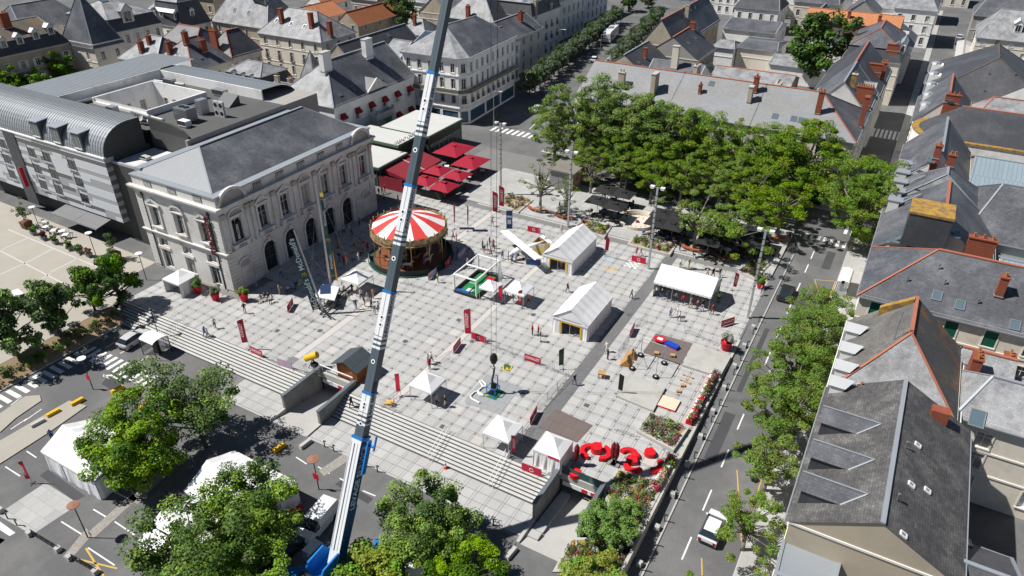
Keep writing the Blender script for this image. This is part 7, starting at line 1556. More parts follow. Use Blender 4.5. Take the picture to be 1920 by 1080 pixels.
m=MB();m.lathe([(6.3,0),(6.3,1.0),(6.25,1.0),(6.25,0)],n=40,a0=-2.6,a1=2.3);lp('fence',m,mat('fence_green',(.012,.03,.025),.6),cr);m=MB();m.lathe([(6.5,0),(6.5,.2),(5.5,.2)],n=40);lp('base_ring',m,mat('green_base',(.03,.075,.065),.6),cr)
for a in (-2.5,-2.38,-2.26):m=MB();m.cbox((6.36*cos(a),6.36*sin(a),.3),(.5,.02,.5),a+pi/2);lp('notice',m,WHITE,cr)
# sailing-mast stage
sm=thing('mast_stage','scaffold stage with two tall banner masts and ropes in front of the theatre','stage',G(606,578));S0=V(sm.location);m=MB()
c0=G(604,560)
def fitmast(base,px,py,fixed='y'):
    best=None
    for dz in np.arange(6,20,.1):
        for dx in np.arange(-8,4,.1):
            q=P((base.x+dx,base.y+dx*.1,base.z+dz));e=(q[0]-px)**2+(q[1]-py)**2
            if best is None or e<best[0]:best=(e,dx,dz)
    return V((base.x+best[1],base.y+best[1]*.1,base.z+best[2]))
mb1=G(607,588);t1=fitmast(mb1+V((0,0,.6)),551,432);mb2=G(622,545);t2=mb2+V((0,0,16.2))
m=MB();m.tube(mb1+V((0,0,.5)),t1,.13,.09,8);part('mast',m,GALV,sm);m=MB();m.tube(mb2,t2,.16,.1,8);part('mast',m,GALV,sm)
def mbanner(b,t,s0,s1,wd,side,word):
    d=(t-b).normalized();n=(V((0,0,HC))-(b+t)/2).normalized();X=d.cross(n).normalized()*side;a0,a1=b+(t-b)*s0,b+(t-b)*s1;m=MB();k=8
    for j in range(k):p,q=a0+(a1-a0)*j/k+X*.28,a0+(a1-a0)*(j+1)/k+X*.28;w0,w1=wd*(1-.25*j/k),wd*(1-.25*(j+1)/k);m.poly([p,p+X*w0,q+X*w1,q])
    o=part('banner',m,mat('banner_green',(.03,.1,.1),.7),sm);nn=n;up=X if False else -X
    L=(a1-a0).length;cpos=lambda f:a0+(a1-a0)*f+X*(.28+wd*.44)+nn*.03
    Y=n.cross(d).normalized()
    text('lettering',word,.95*wd,CREDW,o,cpos(.22),d,Y,.004);text('lettering',word,.95*wd,CREDW,o,cpos(.78),d,Y,.004);marches(o,cpos(.5),Y*-1,d,.55);marches(o,cpos(.03),Y*-1,d,.45)
mbanner(mb1+V((0,0,.5)),t1,.04,.92,1.0,-1,"McDonald's");mbanner(mb2,t2,.12,.86,.5,1,"McDonald's")
m=MB()
for a,b in ((mb1,t1),(mb2,t2)):
    for q in ((583,548),(640,560),(700,600),(770,530)):m.tube(b,G(*q),.012,n=3)
part('rope',m,GREYM,sm)
def pl(px,py,z):return G(px,py,z)
m=MB();st_=[pl(592,556,1.5),pl(627,563,1.5),pl(636,538,1.5),pl(605,533,1.5)];m.prism([tuple(q[:2]) for q in st_],1.35,1.5);part('deck',m,FWHT,sm);m=MB()
for q in st_:m.bar((q.x,q.y,0),(q.x,q.y,1.35),.08)
for a in range(4):q,r=st_[a],st_[(a+1) % 4];m.bar((q.x,q.y,.1),(r.x,r.y,1.3),.06);m.bar((r.x,r.y,.1),(q.x,q.y,1.3),.06);m.bar((q.x,q.y,.15),(r.x,r.y,.15),.07)
for a,b in (((600,590),(655,548)),((605,596),(640,572)),((598,580),(620,600)),((630,560),(660,545)),((612,590),(590,572))):p,q=G(*a),G(*b);m.bar(p+V((0,0,.1)),q+V((0,0,.9)),.12);m.bar(p+V((0,0,.9)),q+V((0,0,.15)),.1)
part('scaffold',m,DKMETAL,sm);m=MB();q=G(600,552,3.2);m.poly([q,q+V((1.5,.5,.3)),q+V((1.7,.6,2.0)),q+V((.2,.1,1.4))]);part('sailcloth',m,mat('blue_sailcloth',(.08,.14,.32),.7),sm)
for dx in (0,1.4):q=mb2+V((-.6+dx,.3,0));m=MB();m.poly([q+V((0,0,1.8)),q+V((.35,0,1.8)),q+V((.15,.05,6.5)),q+V((.05,.05,6.5))]);part('pennant',m,mat('orange_pennant',(.5,.22,.03),.7),sm)
m=MB();q=t2+V((.5,0,-1.6));m.poly([q,q+V((.5,.1,.05)),q+V((.45,.1,.6)),q+V((-.05,0,.5))]);part('pennant',m,YEL,sm)
# goal pitch with white frame
gp=thing('goal_pitch','small green inflatable pitch inside a white tube frame','pitch',(-47.7,74.5,0));x0,x1,y0,y1=-1.8,1.8,-3.2,3.2;m=MB()
for x in (x0,x1):
    for y in (y0,y1):m.tube((x,y,0),(x,y,2.9),.13,n=8)
    m.tube((x,y0,2.9),(x,y1,2.9),.13,n=8)
for y in (y0,0,y1):m.tube((x0,y,2.9),(x1,y,2.9),.13,n=8)
lp('frame',m,WHITE,gp);m=MB()
for a,b in (((x0,y0),(x1,y0)),((x1,y0),(x1,y1)),((x1,y1),(x0,y1)),((x0,y1),(x0,y0))):m.tube((*a,.22),(*b,.22),.26,n=8)
lp('inflated_wall',m,BLACK,gp);m=MB();m.box(x0+.2,y0+.2,.01,x1-.2,y1-.2,.06);lp('turf',m,mat('turf_green',(.015,.20,.06),.8),gp);m=MB()
for a in ((x0+.3,-.04,x1-.3,.04),(x0+.3,y0+.3,x0+.38,y1-.3),(x1-.38,y0+.3,x1-.3,y1-.3),(x0+.38,y0+.3,x1-.38,y0+.38),(-.6,-2.2,.3,-1.4)):m.box(a[0],a[1],.062,a[2],a[3],.07)
lp('line',m,WHITE,gp);m=MB();m.box(-1.5,y0-.1,.3,.6,y0+.25,.62);lp('blue_cushion',m,mat('blue_pad',(.02,.1,.4),.6),gp);m=MB();m.box(.2,y1-1.4,.07,x1-.3,y1-.5,.1);lp('red_pad',m,RED,gp)
# little aeroplane
ap_=thing('light_aeroplane','small white high-wing aeroplane parked between the goal pitch and marquee','aeroplane',(-46.4,85.2,0),0);wa,wb=V((-4.2,1.9,2.35)),V((4.7,-3.4,2.35));m=MB();d=(wb-wa).normalized();n=V((-d.y,d.x,0));chord=1.35
for s in range(2):
    a,b=(wa,(wa+wb)/2-d*.02) if s==0 else ((wa+wb)/2+d*.02,wb);m=MB();m.hexa([a-n*chord*.5,b-n*chord*.5,b+n*chord*.5,a+n*chord*.5],[a-n*chord*.3+V((0,0,.16)),b-n*chord*.3+V((0,0,.16)),b+n*chord*.45+V((0,0,.04)),a+n*chord*.45+V((0,0,.04))]);lp('wing',m,WHITE,ap_)
c=(wa+wb)/2;m=MB();fw_=-n;pts=[c+fw_*2.0+V((0,0,-1.5)),c+fw_*1.2+V((0,0,-1.1)),c+V((0,0,-.7)),c-fw_*1.2+V((0,0,-.75)),c-fw_*4.6+V((0,0,-.5))];rr=[.15,.45,.5,.28,.1]
for k in range(4):m.tube(pts[k],pts[k+1],rr[k],rr[k+1],8)
lp('fuselage',m,WHITE,ap_,True);m=MB();m.tube(c+V((0,0,-.5))+fw_*.2,c+V((0,0,-.05))+fw_*.1,.4,.3,8);lp('canopy',m,GLASS,ap_);tl=c-fw_*4.5+V((0,0,-.3));m=MB();m.hexa([tl-d*1.3-n*.35,tl+d*1.3-n*.35,tl+d*1.3+n*.35,tl-d*1.3+n*.35],[p+V((0,0,.05)) for p in (tl-d*1.3-n*.3,tl+d*1.3-n*.3,tl+d*1.3+n*.3,tl-d*1.3+n*.3)]);lp('tailplane',m,WHITE,ap_);m=MB();m.hexa([tl-n*.4-d*.03,tl-n*.4+d*.03,tl+n*.4+d*.03,tl+n*.4-d*.03],[q+V((0,0,1.1)) for q in (tl-n*.05-d*.02,tl-n*.05+d*.02,tl+n*.45+d*.02,tl+n*.45-d*.02)]);lp('fin',m,WHITE,ap_)
m=MB();pr_=c+fw_*2.15+V((0,0,-1.4));m.bar(pr_-V((0,0,.8)),pr_+V((0,0,.8)),.12,.04);lp('propeller',m,BLACK,ap_)
for q in (c+fw_*1.6,c-d*.8,c+d*.8):m=MB();b=V((q.x,q.y,.22));m.tube(b-d*.07,b+d*.07,.22,n=10);lp('wheel',m,BLACK,ap_);m=MB();m.bar(b,V((c.x+(q.x-c.x)*.4,c.y+(q.y-c.y)*.4,1.6)),.06);lp('strut',m,GREYM,ap_)
# wooden crate behind
t=thing('play_crate','open wooden box with painted sides between the aeroplane and the marquee','crate',(-44.4,87.8,0));m=MB()
for a in ((-1,-1,1,-.94),(-1,.94,1,1),(-1,-.939,-.94,.939),(.94,-.939,1,.939)):m.box(a[0],a[1],0,a[2],a[3],1.9)
lp('side_panel',m,mat('painted_panel',(.5,.48,.42),.7,var=.8,scale=1.4,col2=(.45,.33,.06),c2amt=.5,c2scale=.9),t);m=MB();m.box(-.93,-.93,.9,.93,.93,.98);m.bar((-.9,-.5,1.5),(.9,.6,1.5),.15);lp('floor',m,ORWOOD,t)

# ------------------------------------------------------------------ flower beds, pots, seats, parasols
FL=[leafmat('flower_'+n,c,isl=.4,trans=.2,hue=.02) for n,c in (('white',(.6,.6,.55)),('pink',(.45,.05,.15)),('red',(.4,.02,.05)),('lime',(.4,.45,.03)))]
def plants(name,polyw,z,n,parent,seed=1,mats=None,hmax=.9,mix=None,size=.16):
    """uncountable planting: mounds of small leaves and blossoms filling a bed outline"""
    g_=np.random.default_rng(seed);xs=[p[0] for p in polyw];ys=[p[1] for p in polyw];pts=[]
    def inside(x,y):
        c=False;j=len(polyw)-1
        for i in range(len(polyw)):
            xi,yi=polyw[i];xj,yj=polyw[j]
            if (yi>y)!=(yj>y) and x<(xj-xi)*(y-yi)/(yj-yi)+xi:c=not c
            j=i
        return c
    while len(pts)<n:
        x,y=g_.uniform(min(xs),max(xs)),g_.uniform(min(ys),max(ys))
        if inside(x,y):pts.append((x,y))
    c=np.array([(x,y,z+hmax*(.15+.4*g_.random())) for x,y in pts]);r=.22+.3*g_.random(n);p,nn=clumps(c,r,46,1.0,g_,.3);mats=mats or [L_DARK,L_OLIVE,L_BRIGHT,L_GREY,L_PURP]+FL
    w_=np.array(mix or [5,4,3,4,2,1.3,1.0,.8,1.6]);mi=np.repeat(g_.choice(len(mats),n,p=w_/w_.sum()),46);off_=V((0,0,0));q=parent
    while q:off_+=q.location;q=q.parent
    p=p-np.array(off_);o=link(name,leafmesh(name,p,nn,size,.6,mats,mi,g_),parent);o['kind'] = 'stuff';return o
def bed(label,px,n,seed,hw=.45,z=None,mix=None,hmax=.9,wallm=None):
    w_=[GG(*p) for p in px];c=sum(w_,V((0,0,0)))/len(w_);z=c.z if z is None else z;t=thing('flower_bed',label,'flower bed',(c.x,c.y,z));pw=[(p.x,p.y) for p in w_]
    a=sum(pw[i][0]*pw[(i+1) % len(pw)][1]-pw[(i+1) % len(pw)][0]*pw[i][1] for i in range(len(pw)))
    if a<0:pw=pw[::-1]
    m=MB();band_poly(m,pw,z-.05,z+hw,0,range(len(pw)),-.28);part('kerb_wall',m,wallm or CONCL,t);m=MB();m.poly([(*p,z+hw-.06) for p in off(pw,-.25)]);part('soil',m,SOIL,t);plants('planting',off(pw,-.4),z+hw-.1,n,t,seed,None,hmax,mix);return t
bed('flower bed at the left end of the terrace behind the cafe flags',((936,384),(972,402),(1000,376),(952,362)),60,1,z=0);bed('flower bed behind the first marquee',((1078,430),(1133,449),(1148,425),(1093,412)),70,2,z=0);bed('flower bed left of the middle lamp pole',((1176,462),(1256,482),(1270,458),(1190,442)),80,3,z=0);bed('flower bed at the right end of the terrace steps',((1382,512),(1416,528),(1448,492),(1418,478)),70,4,z=0)
bed('pointed flower bed with many blossoms above the red seats',((1192,812),(1216,776),(1292,806),(1262,850)),120,5,z=0,mix=[4,3,3,4,2,3,2,1.5,2]);bed('raised flower bed below the red seats',((1130,922),(1156,880),(1248,905),(1195,1016),(1150,1000)),170,6,z=0,hw=.1,mix=[4,4,4,5,2,1.5,1,.8,1]);bed('flower bed beside the right ramp at the bottom',((1070,1020),(1196,1020),(1165,1085),(1035,1085)),150,7,z=-.5,hw=.1,hmax=.8)
tree(VS,G(1152,996,-.3),'big round green bush in the bed by the right ramp',.95,name='bush',cat='bush');tree(VG,G(1160,1022,-.2),'small yellowish bush in front of the round bush',.5,name='bush',cat='bush')
m=MB();bp=[(-88,24),(-85.1,24),(-85.1,45.2),(-88,45.2)];t=thing('planted_bed','long planted bed with shrubs between forecourt and lower road','flower bed',(-86.5,35,LOW));m.poly([(-88,5,.02),(-85.1,5,LOW+.05),(-85.1,45.2,LOW+.05),(-88,45.2,.02)]);part('soil',m,SOIL,t);m=MB();m.box(-85.1,5,LOW,-84.9,45.2,LOW+.15);part('kerb',m,KERB,t);plants('planting',[(-87.6,14),(-85.4,14),(-85.4,44.8),(-87.6,44.8)],-.6,150,t,8,[L_DARK,L_OLIVE,L_BRIGHT,L_YEL],.9,[4,3,2,.8],.22)
def pot(px,py,label,s=1.0,m_=None,leaf=None,square=False,hh=1.1):
    p=GG(px,py);t=thing('plant_pot',label,'plant pot',p,0);m=MB()
    if square:m.hexa([(-.55*s,-.55*s,0),(.55*s,-.55*s,0),(.55*s,.55*s,0),(-.55*s,.55*s,0)],[(-.65*s,-.65*s,1.1*s),(.65*s,-.65*s,1.1*s),(.65*s,.65*s,1.1*s),(-.65*s,.65*s,1.1*s)])
    else:m.lathe([(0,0),(.5*s,0),(.78*s,1.3*s),(.72*s,1.3*s),(.6*s,1.1*s),(0,1.1*s)],n=18)
    lp('pot',m,m_ or RED,t);g_=np.random.default_rng(int(px));c=np.array([(0,0,1.3*s+hh*.5*s)])+g_.normal(size=(26,3))*np.array([.38,.38,.33*hh])*s;q,nn=clumps(c,np.full(26,.3*s),60,1,g_);link('foliage',leafmesh('foliage',q,nn,.17,.6,leaf or [L_BRIGHT,L_OLIVE],(g_.random(len(q))<.4).astype(int),g_),t);return t
pot(372,548,'red pot with bright shrub next to the walled popup tent',.85,leaf=[L_BRIGHT,L_DARK]);pot(405,562,'red pot with pale shrub at the theatre corner',.85,leaf=[L_GREY,L_OLIVE]);pot(459,564,'red pot with lime shrub in front of the theatre niche',.85,leaf=[L_YEL,L_BRIGHT]);pot(1360,655,'big red pot with white flowering shrub by the right edge',.95,leaf=[L_GREY,FL[0]]);pot(1425,540,'red pot at the foot of the terrace near the right road',.8)
BRN=mat('brown_planter',(.16,.065,.045),.7);pot(52,427,'square brown planter with shrub at the left of the hotel terrace',1.1,BRN,[L_DARK,L_OLIVE],True,2.4);pot(217,487,'square brown planter with shrub at the right of the hotel terrace',1.15,BRN,[L_DARK,L_OLIVE],True,2.4)
GPL=mat('grey_planter',(.25,.26,.27),.6)
for k,(px,py) in enumerate(((64,440),(83,449),(105,457),(132,468),(150,474),(168,481))):pot(px,py,('leftmost','second','third','fourth','fifth','rightmost')[k]+' low grey planter along the hotel terrace',.62,GPL,[L_DARK,FL[1]] if k in (1,5) else [L_DARK,L_BRIGHT],True,.8)
# red and white planter row along the edge
for k in range(10):
    y=61.5+k*1.02;t=thing('box_planter','red box planter '+('at the near end of','second in','third in','fourth in','fifth in','sixth in','seventh in','eighth in','ninth in','at the far end of')[k]+' the row on the square edge','planter',(-12.35,y,0),group='red planter row');m=MB();m.box(-.35,-.48,0,.35,.48,.55);lp('box',m,RED,t);m=MB();m.box(-.37,-.2,.552,-.1,.46,.62);lp('lid',m,WHITE,t);plants('planting',[(-12.4,y-.42),(-12.02,y-.42),(-12.02,y+.42),(-12.4,y+.42)],.55,5,t,30+k,None,.5)
for k in range(5):
    y=50.6+k*1.05;t=thing('box_planter','red box planter '+('nearest in','second in','middle of','fourth in','farthest in')[k]+' the short row beside the red seats','planter',(-12.3,y,0),group='short red planter row');m=MB();m.box(-.35,-.48,0,.35,.48,.55);lp('box',m,RED if k in (0,2,4) else WHITE,t);plants('planting',[(-12.5,y-.42),(-12.0,y-.42),(-12.0,y+.42),(-12.5,y+.42)],.55,5,t,50+k,None,.5,[2,2,2,2,1,4,2,2,1])
SEAT=mat('red_moulded_seat',(.62,.014,.022),.35,var=.08)
def arcseat(px,py,a0,a1,label,r=.86,w_=.46):
    p=GG(px,py);t=MB();n=12;h=.45
    for k in range(n):
        b0,b1=a0+(a1-a0)*k/n,a0+(a1-a0)*(k+1)/n;q=[((r-w_/2)*cos(b0),(r-w_/2)*sin(b0)),((r+w_/2)*cos(b0),(r+w_/2)*sin(b0)),((r+w_/2)*cos(b1),(r+w_/2)*sin(b1)),((r-w_/2)*cos(b1),(r-w_/2)*sin(b1))];t.hexa([(*c,0) for c in q],[(*c,h) for c in q])
    o=link('curved_seat',t.mesh('curved_seat',SEAT),None,p);tag(o,label,'seat','red moulded seats')
def podseat(px,py,a,label,r=.58,h=.5):
    p=GG(px,py);m=MB();pts=[(r*cos(a+2*pi*k/18)*(1.28 if k==0 else 1),r*sin(a+2*pi*k/18)*(1.28 if k==0 else 1)) for k in range(18)];m.prism(pts,0,h);o=link('pod_seat',m.mesh('pod_seat',SEAT),None,p);tag(o,label,'seat','red moulded seats')
arcseat(1106,850,1.7,4.9,'red curved seat opening right, leftmost of the red seats',.82);podseat(1118,846,1.3,'red drop-shaped seat inside the left pair of arcs',.6,.75);arcseat(1127,852,-1.4,1.6,'red curved seat opening left beside the drop seat');arcseat(1178,858,.2,2.9,'red arched seat right of the closed parasols');podseat(1184,866,-.3,'red drop seat in the middle of the right group',.58);arcseat(1188,874,3.4,6.0,'red crescent seat nearest the flower bed');podseat(1218,853,1.6,'red drop seat at the upper right of the seating',.58);arcseat(1220,872,-1.3,.9,'red boomerang seat at the right end',1.0,.6);podseat(1078,892,.9,'single red drop seat near the ramp',.58)
# parasols
def parasol(label,c,sx_,sy_,h,m_,rz=0,group=None,rise=.9,closed=False):
    t=thing('parasol',label,'parasol',c,rz,group);m=MB()
    if closed:m.lathe([(.05,h),(.28,h-.5),(.3,h-1.5),(.16,h-2.2)],n=10)
    else:
        q=[(-sx_/2,-sy_/2),(0,-sy_/2),(sx_/2,-sy_/2),(sx_/2,0),(sx_/2,sy_/2),(0,sy_/2),(-sx_/2,sy_/2),(-sx_/2,0)]
        for k in range(8):a,b=q[k],q[(k+1) % 8];m.poly([(*a,h+(.04 if k % 2 else 0)),(*b,h+(0 if k % 2 else .04)),(0,0,h+rise)])
        m.prism([(-.4,-.4),(.4,-.4),(.4,.4),(-.4,.4)],h+rise-.06,h+rise+.03)
    lp('canopy',m,m_,t);m=MB();m.tube((0,0,0),(0,0,h+rise-.05 if not closed else h),.045,n=6);lp('pole',m,GREYM,t);m=MB();m.cbox((0,0,0),(.9,.9,.12));lp('base',m,CONC,t);return t
CRED=mat('crimson_canvas',(.31,.010,.030),.75,var=.1);CBLK=mat('black_canvas',(.022,.022,.024),.8,var=.15);CDR=mat('burgundy_canvas',(.15,.01,.018),.8)
for lab,px,py,s in (('large crimson parasol nearest the street at the cafe',851,277,(5.6,7.0)),('large crimson parasol nearest the lamp pole',883,300,(5.2,6.2)),('small crimson parasol at the back of the group of four',821,316,(4.1,4.2)),('small crimson parasol at the right of the group of four',858,325,(4.1,4.2)),('small crimson parasol at the left of the group of four',797,335,(4.1,4.2)),('small crimson parasol at the front of the group of four',833,346,(4.1,4.2))):p=G(px,py,2.9);parasol(lab,(p.x,p.y,0),*s,2.5,CRED)
grp=(('left',((1137,352),(1170,360),(1121,372),(1154,382))),('middle',((1243,396),(1272,404),(1233,412),(1262,419))),('right',((1398,425),(1425,434),(1385,440),(1412,449))),('inner right',((1315,425),(1343,432),(1330,447),(1355,452))))
for gname,L_ in grp:
    for k,(px,py) in enumerate(L_):p=G(px,py,3.2);parasol(('back left','back right','front left','front right')[k]+f' black parasol of the {gname} terrace group',(p.x,p.y,.28),3.5,3.5,2.5,CBLK,0,'black terrace parasols',.5)
for lab,px,py in (('closed burgundy parasol beside the walled tent',1080,872),('left of the two closed burgundy parasols among the red seats',1148,868),('right of the two closed burgundy parasols among the red seats',1154,870)):parasol(lab,GG(px,py),0,0,2.9,CDR,closed=True)
for k,(px,py) in enumerate(((905,190+0),(958,182))):pass
# cafe furniture
def proto_table(m_,rd=True):
    t=MB();t.lathe([(0,.7),(.38,.7),(.38,.74),(0,.74)],n=10) if rd else t.box(-.45,-.45,.7,.45,.45,.74);top=t.mesh('table_top',m_);l_=MB();l_.tube((0,0,0),(0,0,.7),.035,n=5);l_.lathe([(0,.03),(.25,.02),(.25,0)],n=8);return top,l_.mesh('leg',DKMETAL,uv=False)
def proto_chair(m_):
    s=MB();s.box(-.21,-.21,.42,.21,.21,.46);b=MB();b.box(-.21,.18,.46,.21,.22,.85);l_=MB()
    for x in (-.18,.18):
        for y in (-.18,.18):l_.bar((x,y,0),(x,y,.42),.03)
    return s.mesh('seat',m_),b.mesh('backrest',m_),l_.mesh('legs',DKMETAL,uv=False)
TB=proto_table(WHITE,False);TD=proto_table(mat('dark_table',(.06,.05,.045),.5));CH=proto_chair(mat('dark_rattan',(.05,.045,.04),.6));CHG=proto_chair(mat('pale_chair',(.4,.4,.4),.6))
def cafe_set(x,y,z,place,tb=TD,ch=CH,rz=0):
    t=thing('cafe_table','small cafe table '+place,'table',(x,y,z),rz,'tables '+place);link('table_top',tb[0],t);link('leg',tb[1],t)
    for k in range(3):
        a=rz+k*2.1+.4;c=thing('cafe_chair','cafe chair '+place,'chair',(x+.75*cos(a),y+.75*sin(a),z),a-pi/2,'chairs '+place);link('seat',ch[0],c);link('backrest',ch[1],c);link('legs',ch[2],c)
rc=random.Random(9)
for gname,L_ in grp:
    for px,py in L_:
        p=G(px,py,3.2)
        for dx,dy in ((-.9,-1.0),(1.0,-1.2),(.9,1.1)):cafe_set(p.x+dx,p.y+dy,.28,f'under the {gname} black parasols',rz=rc.random()*6)
for px,py in ((1246,442),(1290,452),(1432,470),(1450,480),(1185,392)):p=GG(px,py);cafe_set(p.x,p.y,.28,'on the terrace in the open',rz=rc.random()*6)
for x,y in ((-77.5,104.5),(-75.5,108.0),(-72.2,104.6),(-70.2,103.2),(-69.0,105.8),(-68.4,109.6),(-73.5,110),(-76.5,114)):cafe_set(x,y,0,'with white cloths at the red cafe',TB,CH,rc.random())
for px,py in ((88,432),(103,439),(118,440),(82,424),(125,447)):p=G(px,py);cafe_set(p.x,p.y,0,'on the hotel terrace',TB,CHG,rc.random())
t=thing('terrace_screen','dark mesh windbreak fence around the red cafe parasols','fence',(-70,98,0));pts=[(-76.2,95.6),(-68.2,95.6),(-67.8,97.5),(-66.9,101.5)]
for a,b in zip(pts,pts[1:]):
    n=max(1,round(hypot(b[0]-a[0],b[1]-a[1])/1.4))
    for k in range(n):p,q=V((*a,0)).lerp(V((*b,0)),k/n),V((*a,0)).lerp(V((*b,0)),(k+1)/n);m=MB();m.bar(p+V((0,0,.75)),q+V((0,0,.75)),.03,1.15);m.bar(p,p+V((0,0,1.4)),.07);part('screen_panel',m,mat('dark_mesh',(.03,.032,.03),.7),t)
# orange benches round the terrace trees
def bench(px,py,label,rz=0):
    p=GG(px,py);t=thing('tree_bench',label,'bench',p,rz);n=7
    for k in range(n):
        a=pi+.25+(pi-.5)*k/n;b=pi+.25+(pi-.5)*(k+.95)/n;m=MB();q=[(r_*cos(v)*1.25,r_*sin(v)*.75) for r_,v in ((1.15,a),(1.7,a),(1.7,b),(1.15,b))];m.prism(q,.32,.5);lp('seat_plank',m,mat('terracotta_slat',(.36,.10,.05),.6,var=.2),t)
    m=MB()
    for a in (pi+.3,pi*1.5,2*pi-.3):m.cbox((1.42*cos(a)*1.25,1.42*sin(a)*.75,0),(.35,.35,.32))
    lp('foot',m,CONC,t);m=MB();m.lathe([(0,.1),(1.1,.1),(1.15,.04),(1.15,0)],n=16);lp('tree_pit',m,SOIL,t)
for a in ((1010,393,'orange tree bench at the left end of the terrace'),(1060,406,'orange tree bench beside the left lamp pole'),(1300,466,'orange tree bench left of centre on the terrace steps'),(1360,482,'orange tree bench right of centre on the terrace steps'),(1455,446,'orange tree bench at the right end by the crossing')):bench(*a)
# fountain and kiosk
t=thing('fountain','round pale stone fountain basin between the black parasols','fountain',(-34.9,104.0,.28));m=MB();m.lathe([(3.0,0),(3.0,.55),(2.6,.55),(2.6,.15),(0,.12)],n=32);lp('basin',m,mat('fountain_stone',(.62,.55,.46),.7,var=.2),t);m=MB();m.lathe([(2.6,.5),(3.0,.5),(3.0,1.0),(2.75,1.0),(2.6,.5)],n=14,a0=.3,a1=2.6);lp('back_wall',m,MATS['fountain_stone'],t);m=MB()
for k in range(14):a=k*.45;m.tube((1.8*cos(a),1.8*sin(a),.14),(1.8*cos(a),1.8*sin(a),.28),.08,n=5)
m.tube((0,0,.13),(0,0,.4),.3,n=8);lp('nozzle',m,BRN,t)
t=thing('kiosk','grey box kiosk with flat roof and orange mural side','kiosk',(-52.0,112.5,.0));m=MB();m.box(-2.3,-2.4,0,2.3,2.6,3.6);lp('body',m,CONC,t);m=MB();m.box(-2.7,-2.8,3.61,2.7,3.0,3.85);lp('roof',m,mat('kiosk_roof',(.2,.19,.16),.9,var=.4),t);m=MB();m.box(2.301,-2.2,.2,2.34,2.4,3.3);lp('mural',m,mat('mural',(.3,.09,.03),.8,var=.9,scale=1.2,col2=(.35,.33,.3),c2amt=.45,c2scale=.8),t);m=MB();m.box(-1.4,-2.45,.1,-.6,-2.401,2.2);m.box(.1,-2.45,.1,.9,-2.401,2.2);lp('door',m,GREYM,t)
# hut, yellow drum, exercise corner
t=thing('wooden_hut','small wooden hut with dark sheet roof above the left ramp','hut',(-49.6,50.0,0));m=MB();m.box(-1.5,-1.35,0,1.5,1.35,2.1);m.poly([(-1.5,-1.35,2.1),(1.5,-1.35,2.1),(0,-1.35,2.85)]);m.poly([(1.5,1.35,2.1),(-1.5,1.35,2.1),(0,1.35,2.85)]);lp('wall',m,mat('hut_planks',(.26,.085,.025),.7,var=.25,brick=(40,.14,.012,.85)),t);m=MB()
for s in (-1,1):m.hexa([(0,-1.8,2.86),(s*1.95,-1.8,1.9),(s*1.95,1.7,1.9),(0,1.7,2.86)],[(0,-1.8,2.94),(s*1.95,-1.8,1.98),(s*1.95,1.7,1.98),(0,1.7,2.94)])
lp('roof',m,mat('hut_roof',(.075,.09,.10),.5,brick=(.32,30,.03,.9)),t);m=MB();m.box(-.03,-1.39,.1,.03,-1.352,2.3);m.box(-.9,-1.37,.15,-.04,-1.353,2.0);m.box(.04,-1.37,.15,.9,-1.353,2.0);lp('door',m,ORWOOD,t)
t=thing('drum_cannon','yellow drum on a folding stand near the left ramp','drum',G(590,690));m=MB();m.tube((-.9,-.3,1.3),(.5,.3,2.0),.42,n=14);lp('drum',m,YELLOW,t);m=MB()
for a in ((-.6,-.4),(.6,-.4),(0,.6)):m.bar((a[0],a[1],0),(-.1,0,1.3),.08)
m.cbox((.1,0,.3),(.7,.6,.5));lp('stand',m,DKMETAL,t)
def mslab(nm,lab,px,h,m_,cat='mat',z=0):q=[G(*p) for p in px];m=MB();m.prism([(p.x,p.y) for p in q],z+.005,z+h);solo(nm,m,m_,lab,cat)
BMAT=mat('brown_rubber_mat',(.155,.125,.115),.85,var=.15,brick=(1.5,1.5,.02,.95));PLT=mat('plywood_platform',(.42,.41,.385),.8,var=.2,col2=(.34,.32,.28),c2amt=.25,c2scale=.5)
mslab('brown_mat','large brown rubber mat behind the walled popup tent',((1008,802),(1043,767),(1112,798),(1082,830)),.03,BMAT);mslab('brown_mat','dark brown rubber mat with coloured trampolines',((1205,661),(1230,625),(1298,644),(1277,685)),.03,BMAT)
for lab,px in (('pale square wooden platform beside the big red pot',((1280,684),(1300,642),(1371,668),(1350,706))),('pale square wooden platform with the black flag',((1155,741),(1182,701),(1248,726),(1225,770)))):q=[G(*p,.3) for p in px];m=MB();m.prism([(p.x,p.y) for p in q],.02,.3);solo('wooden_platform',m,PLT,lab,'platform')
t=thing('crash_mat','cream crash mat with red edge near the flower bed','mat',G(1254,758));m=MB();m.cbox((0,0,.0),(2.1,2.0,.2));lp('edge',m,RED,t);m=MB();m.cbox((0,0,.201),(2.05,1.95,.03));lp('cover',m,mat('cream_vinyl',(.62,.55,.42),.7),t)
t=thing('trampoline','red round-cornered mini trampoline on the brown mat','trampoline',G(1237,641));m=MB();m.prism([(.8*cos(a)*(1 if k % 2 else 1.1),.65*sin(a)*(1 if k % 2 else 1.1)) for k,a in enumerate([2*pi*j/12 for j in range(12)])],.4,.5);lp('pad',m,RED,t);m=MB();m.box(-.35,-.25,.501,.35,.25,.51);lp('bed',m,WHITE,t);m=MB();[m.bar((x,y,0),(x,y,.4),.05) for x in (-.5,.5) for y in (-.4,.4)];lp('leg',m,GREYM,t)
t=thing('air_cushion','blue cushion with red side beside the mini trampoline','cushion',G(1259,650),-.25);m=MB();m.cbox((0,0,.12),(1.9,.8,.3));lp('top',m,mat('blue_vinyl',(.01,.06,.42),.45),t);m=MB();m.cbox((0,0,0),(1.95,.85,.12));lp('base',m,RED,t)
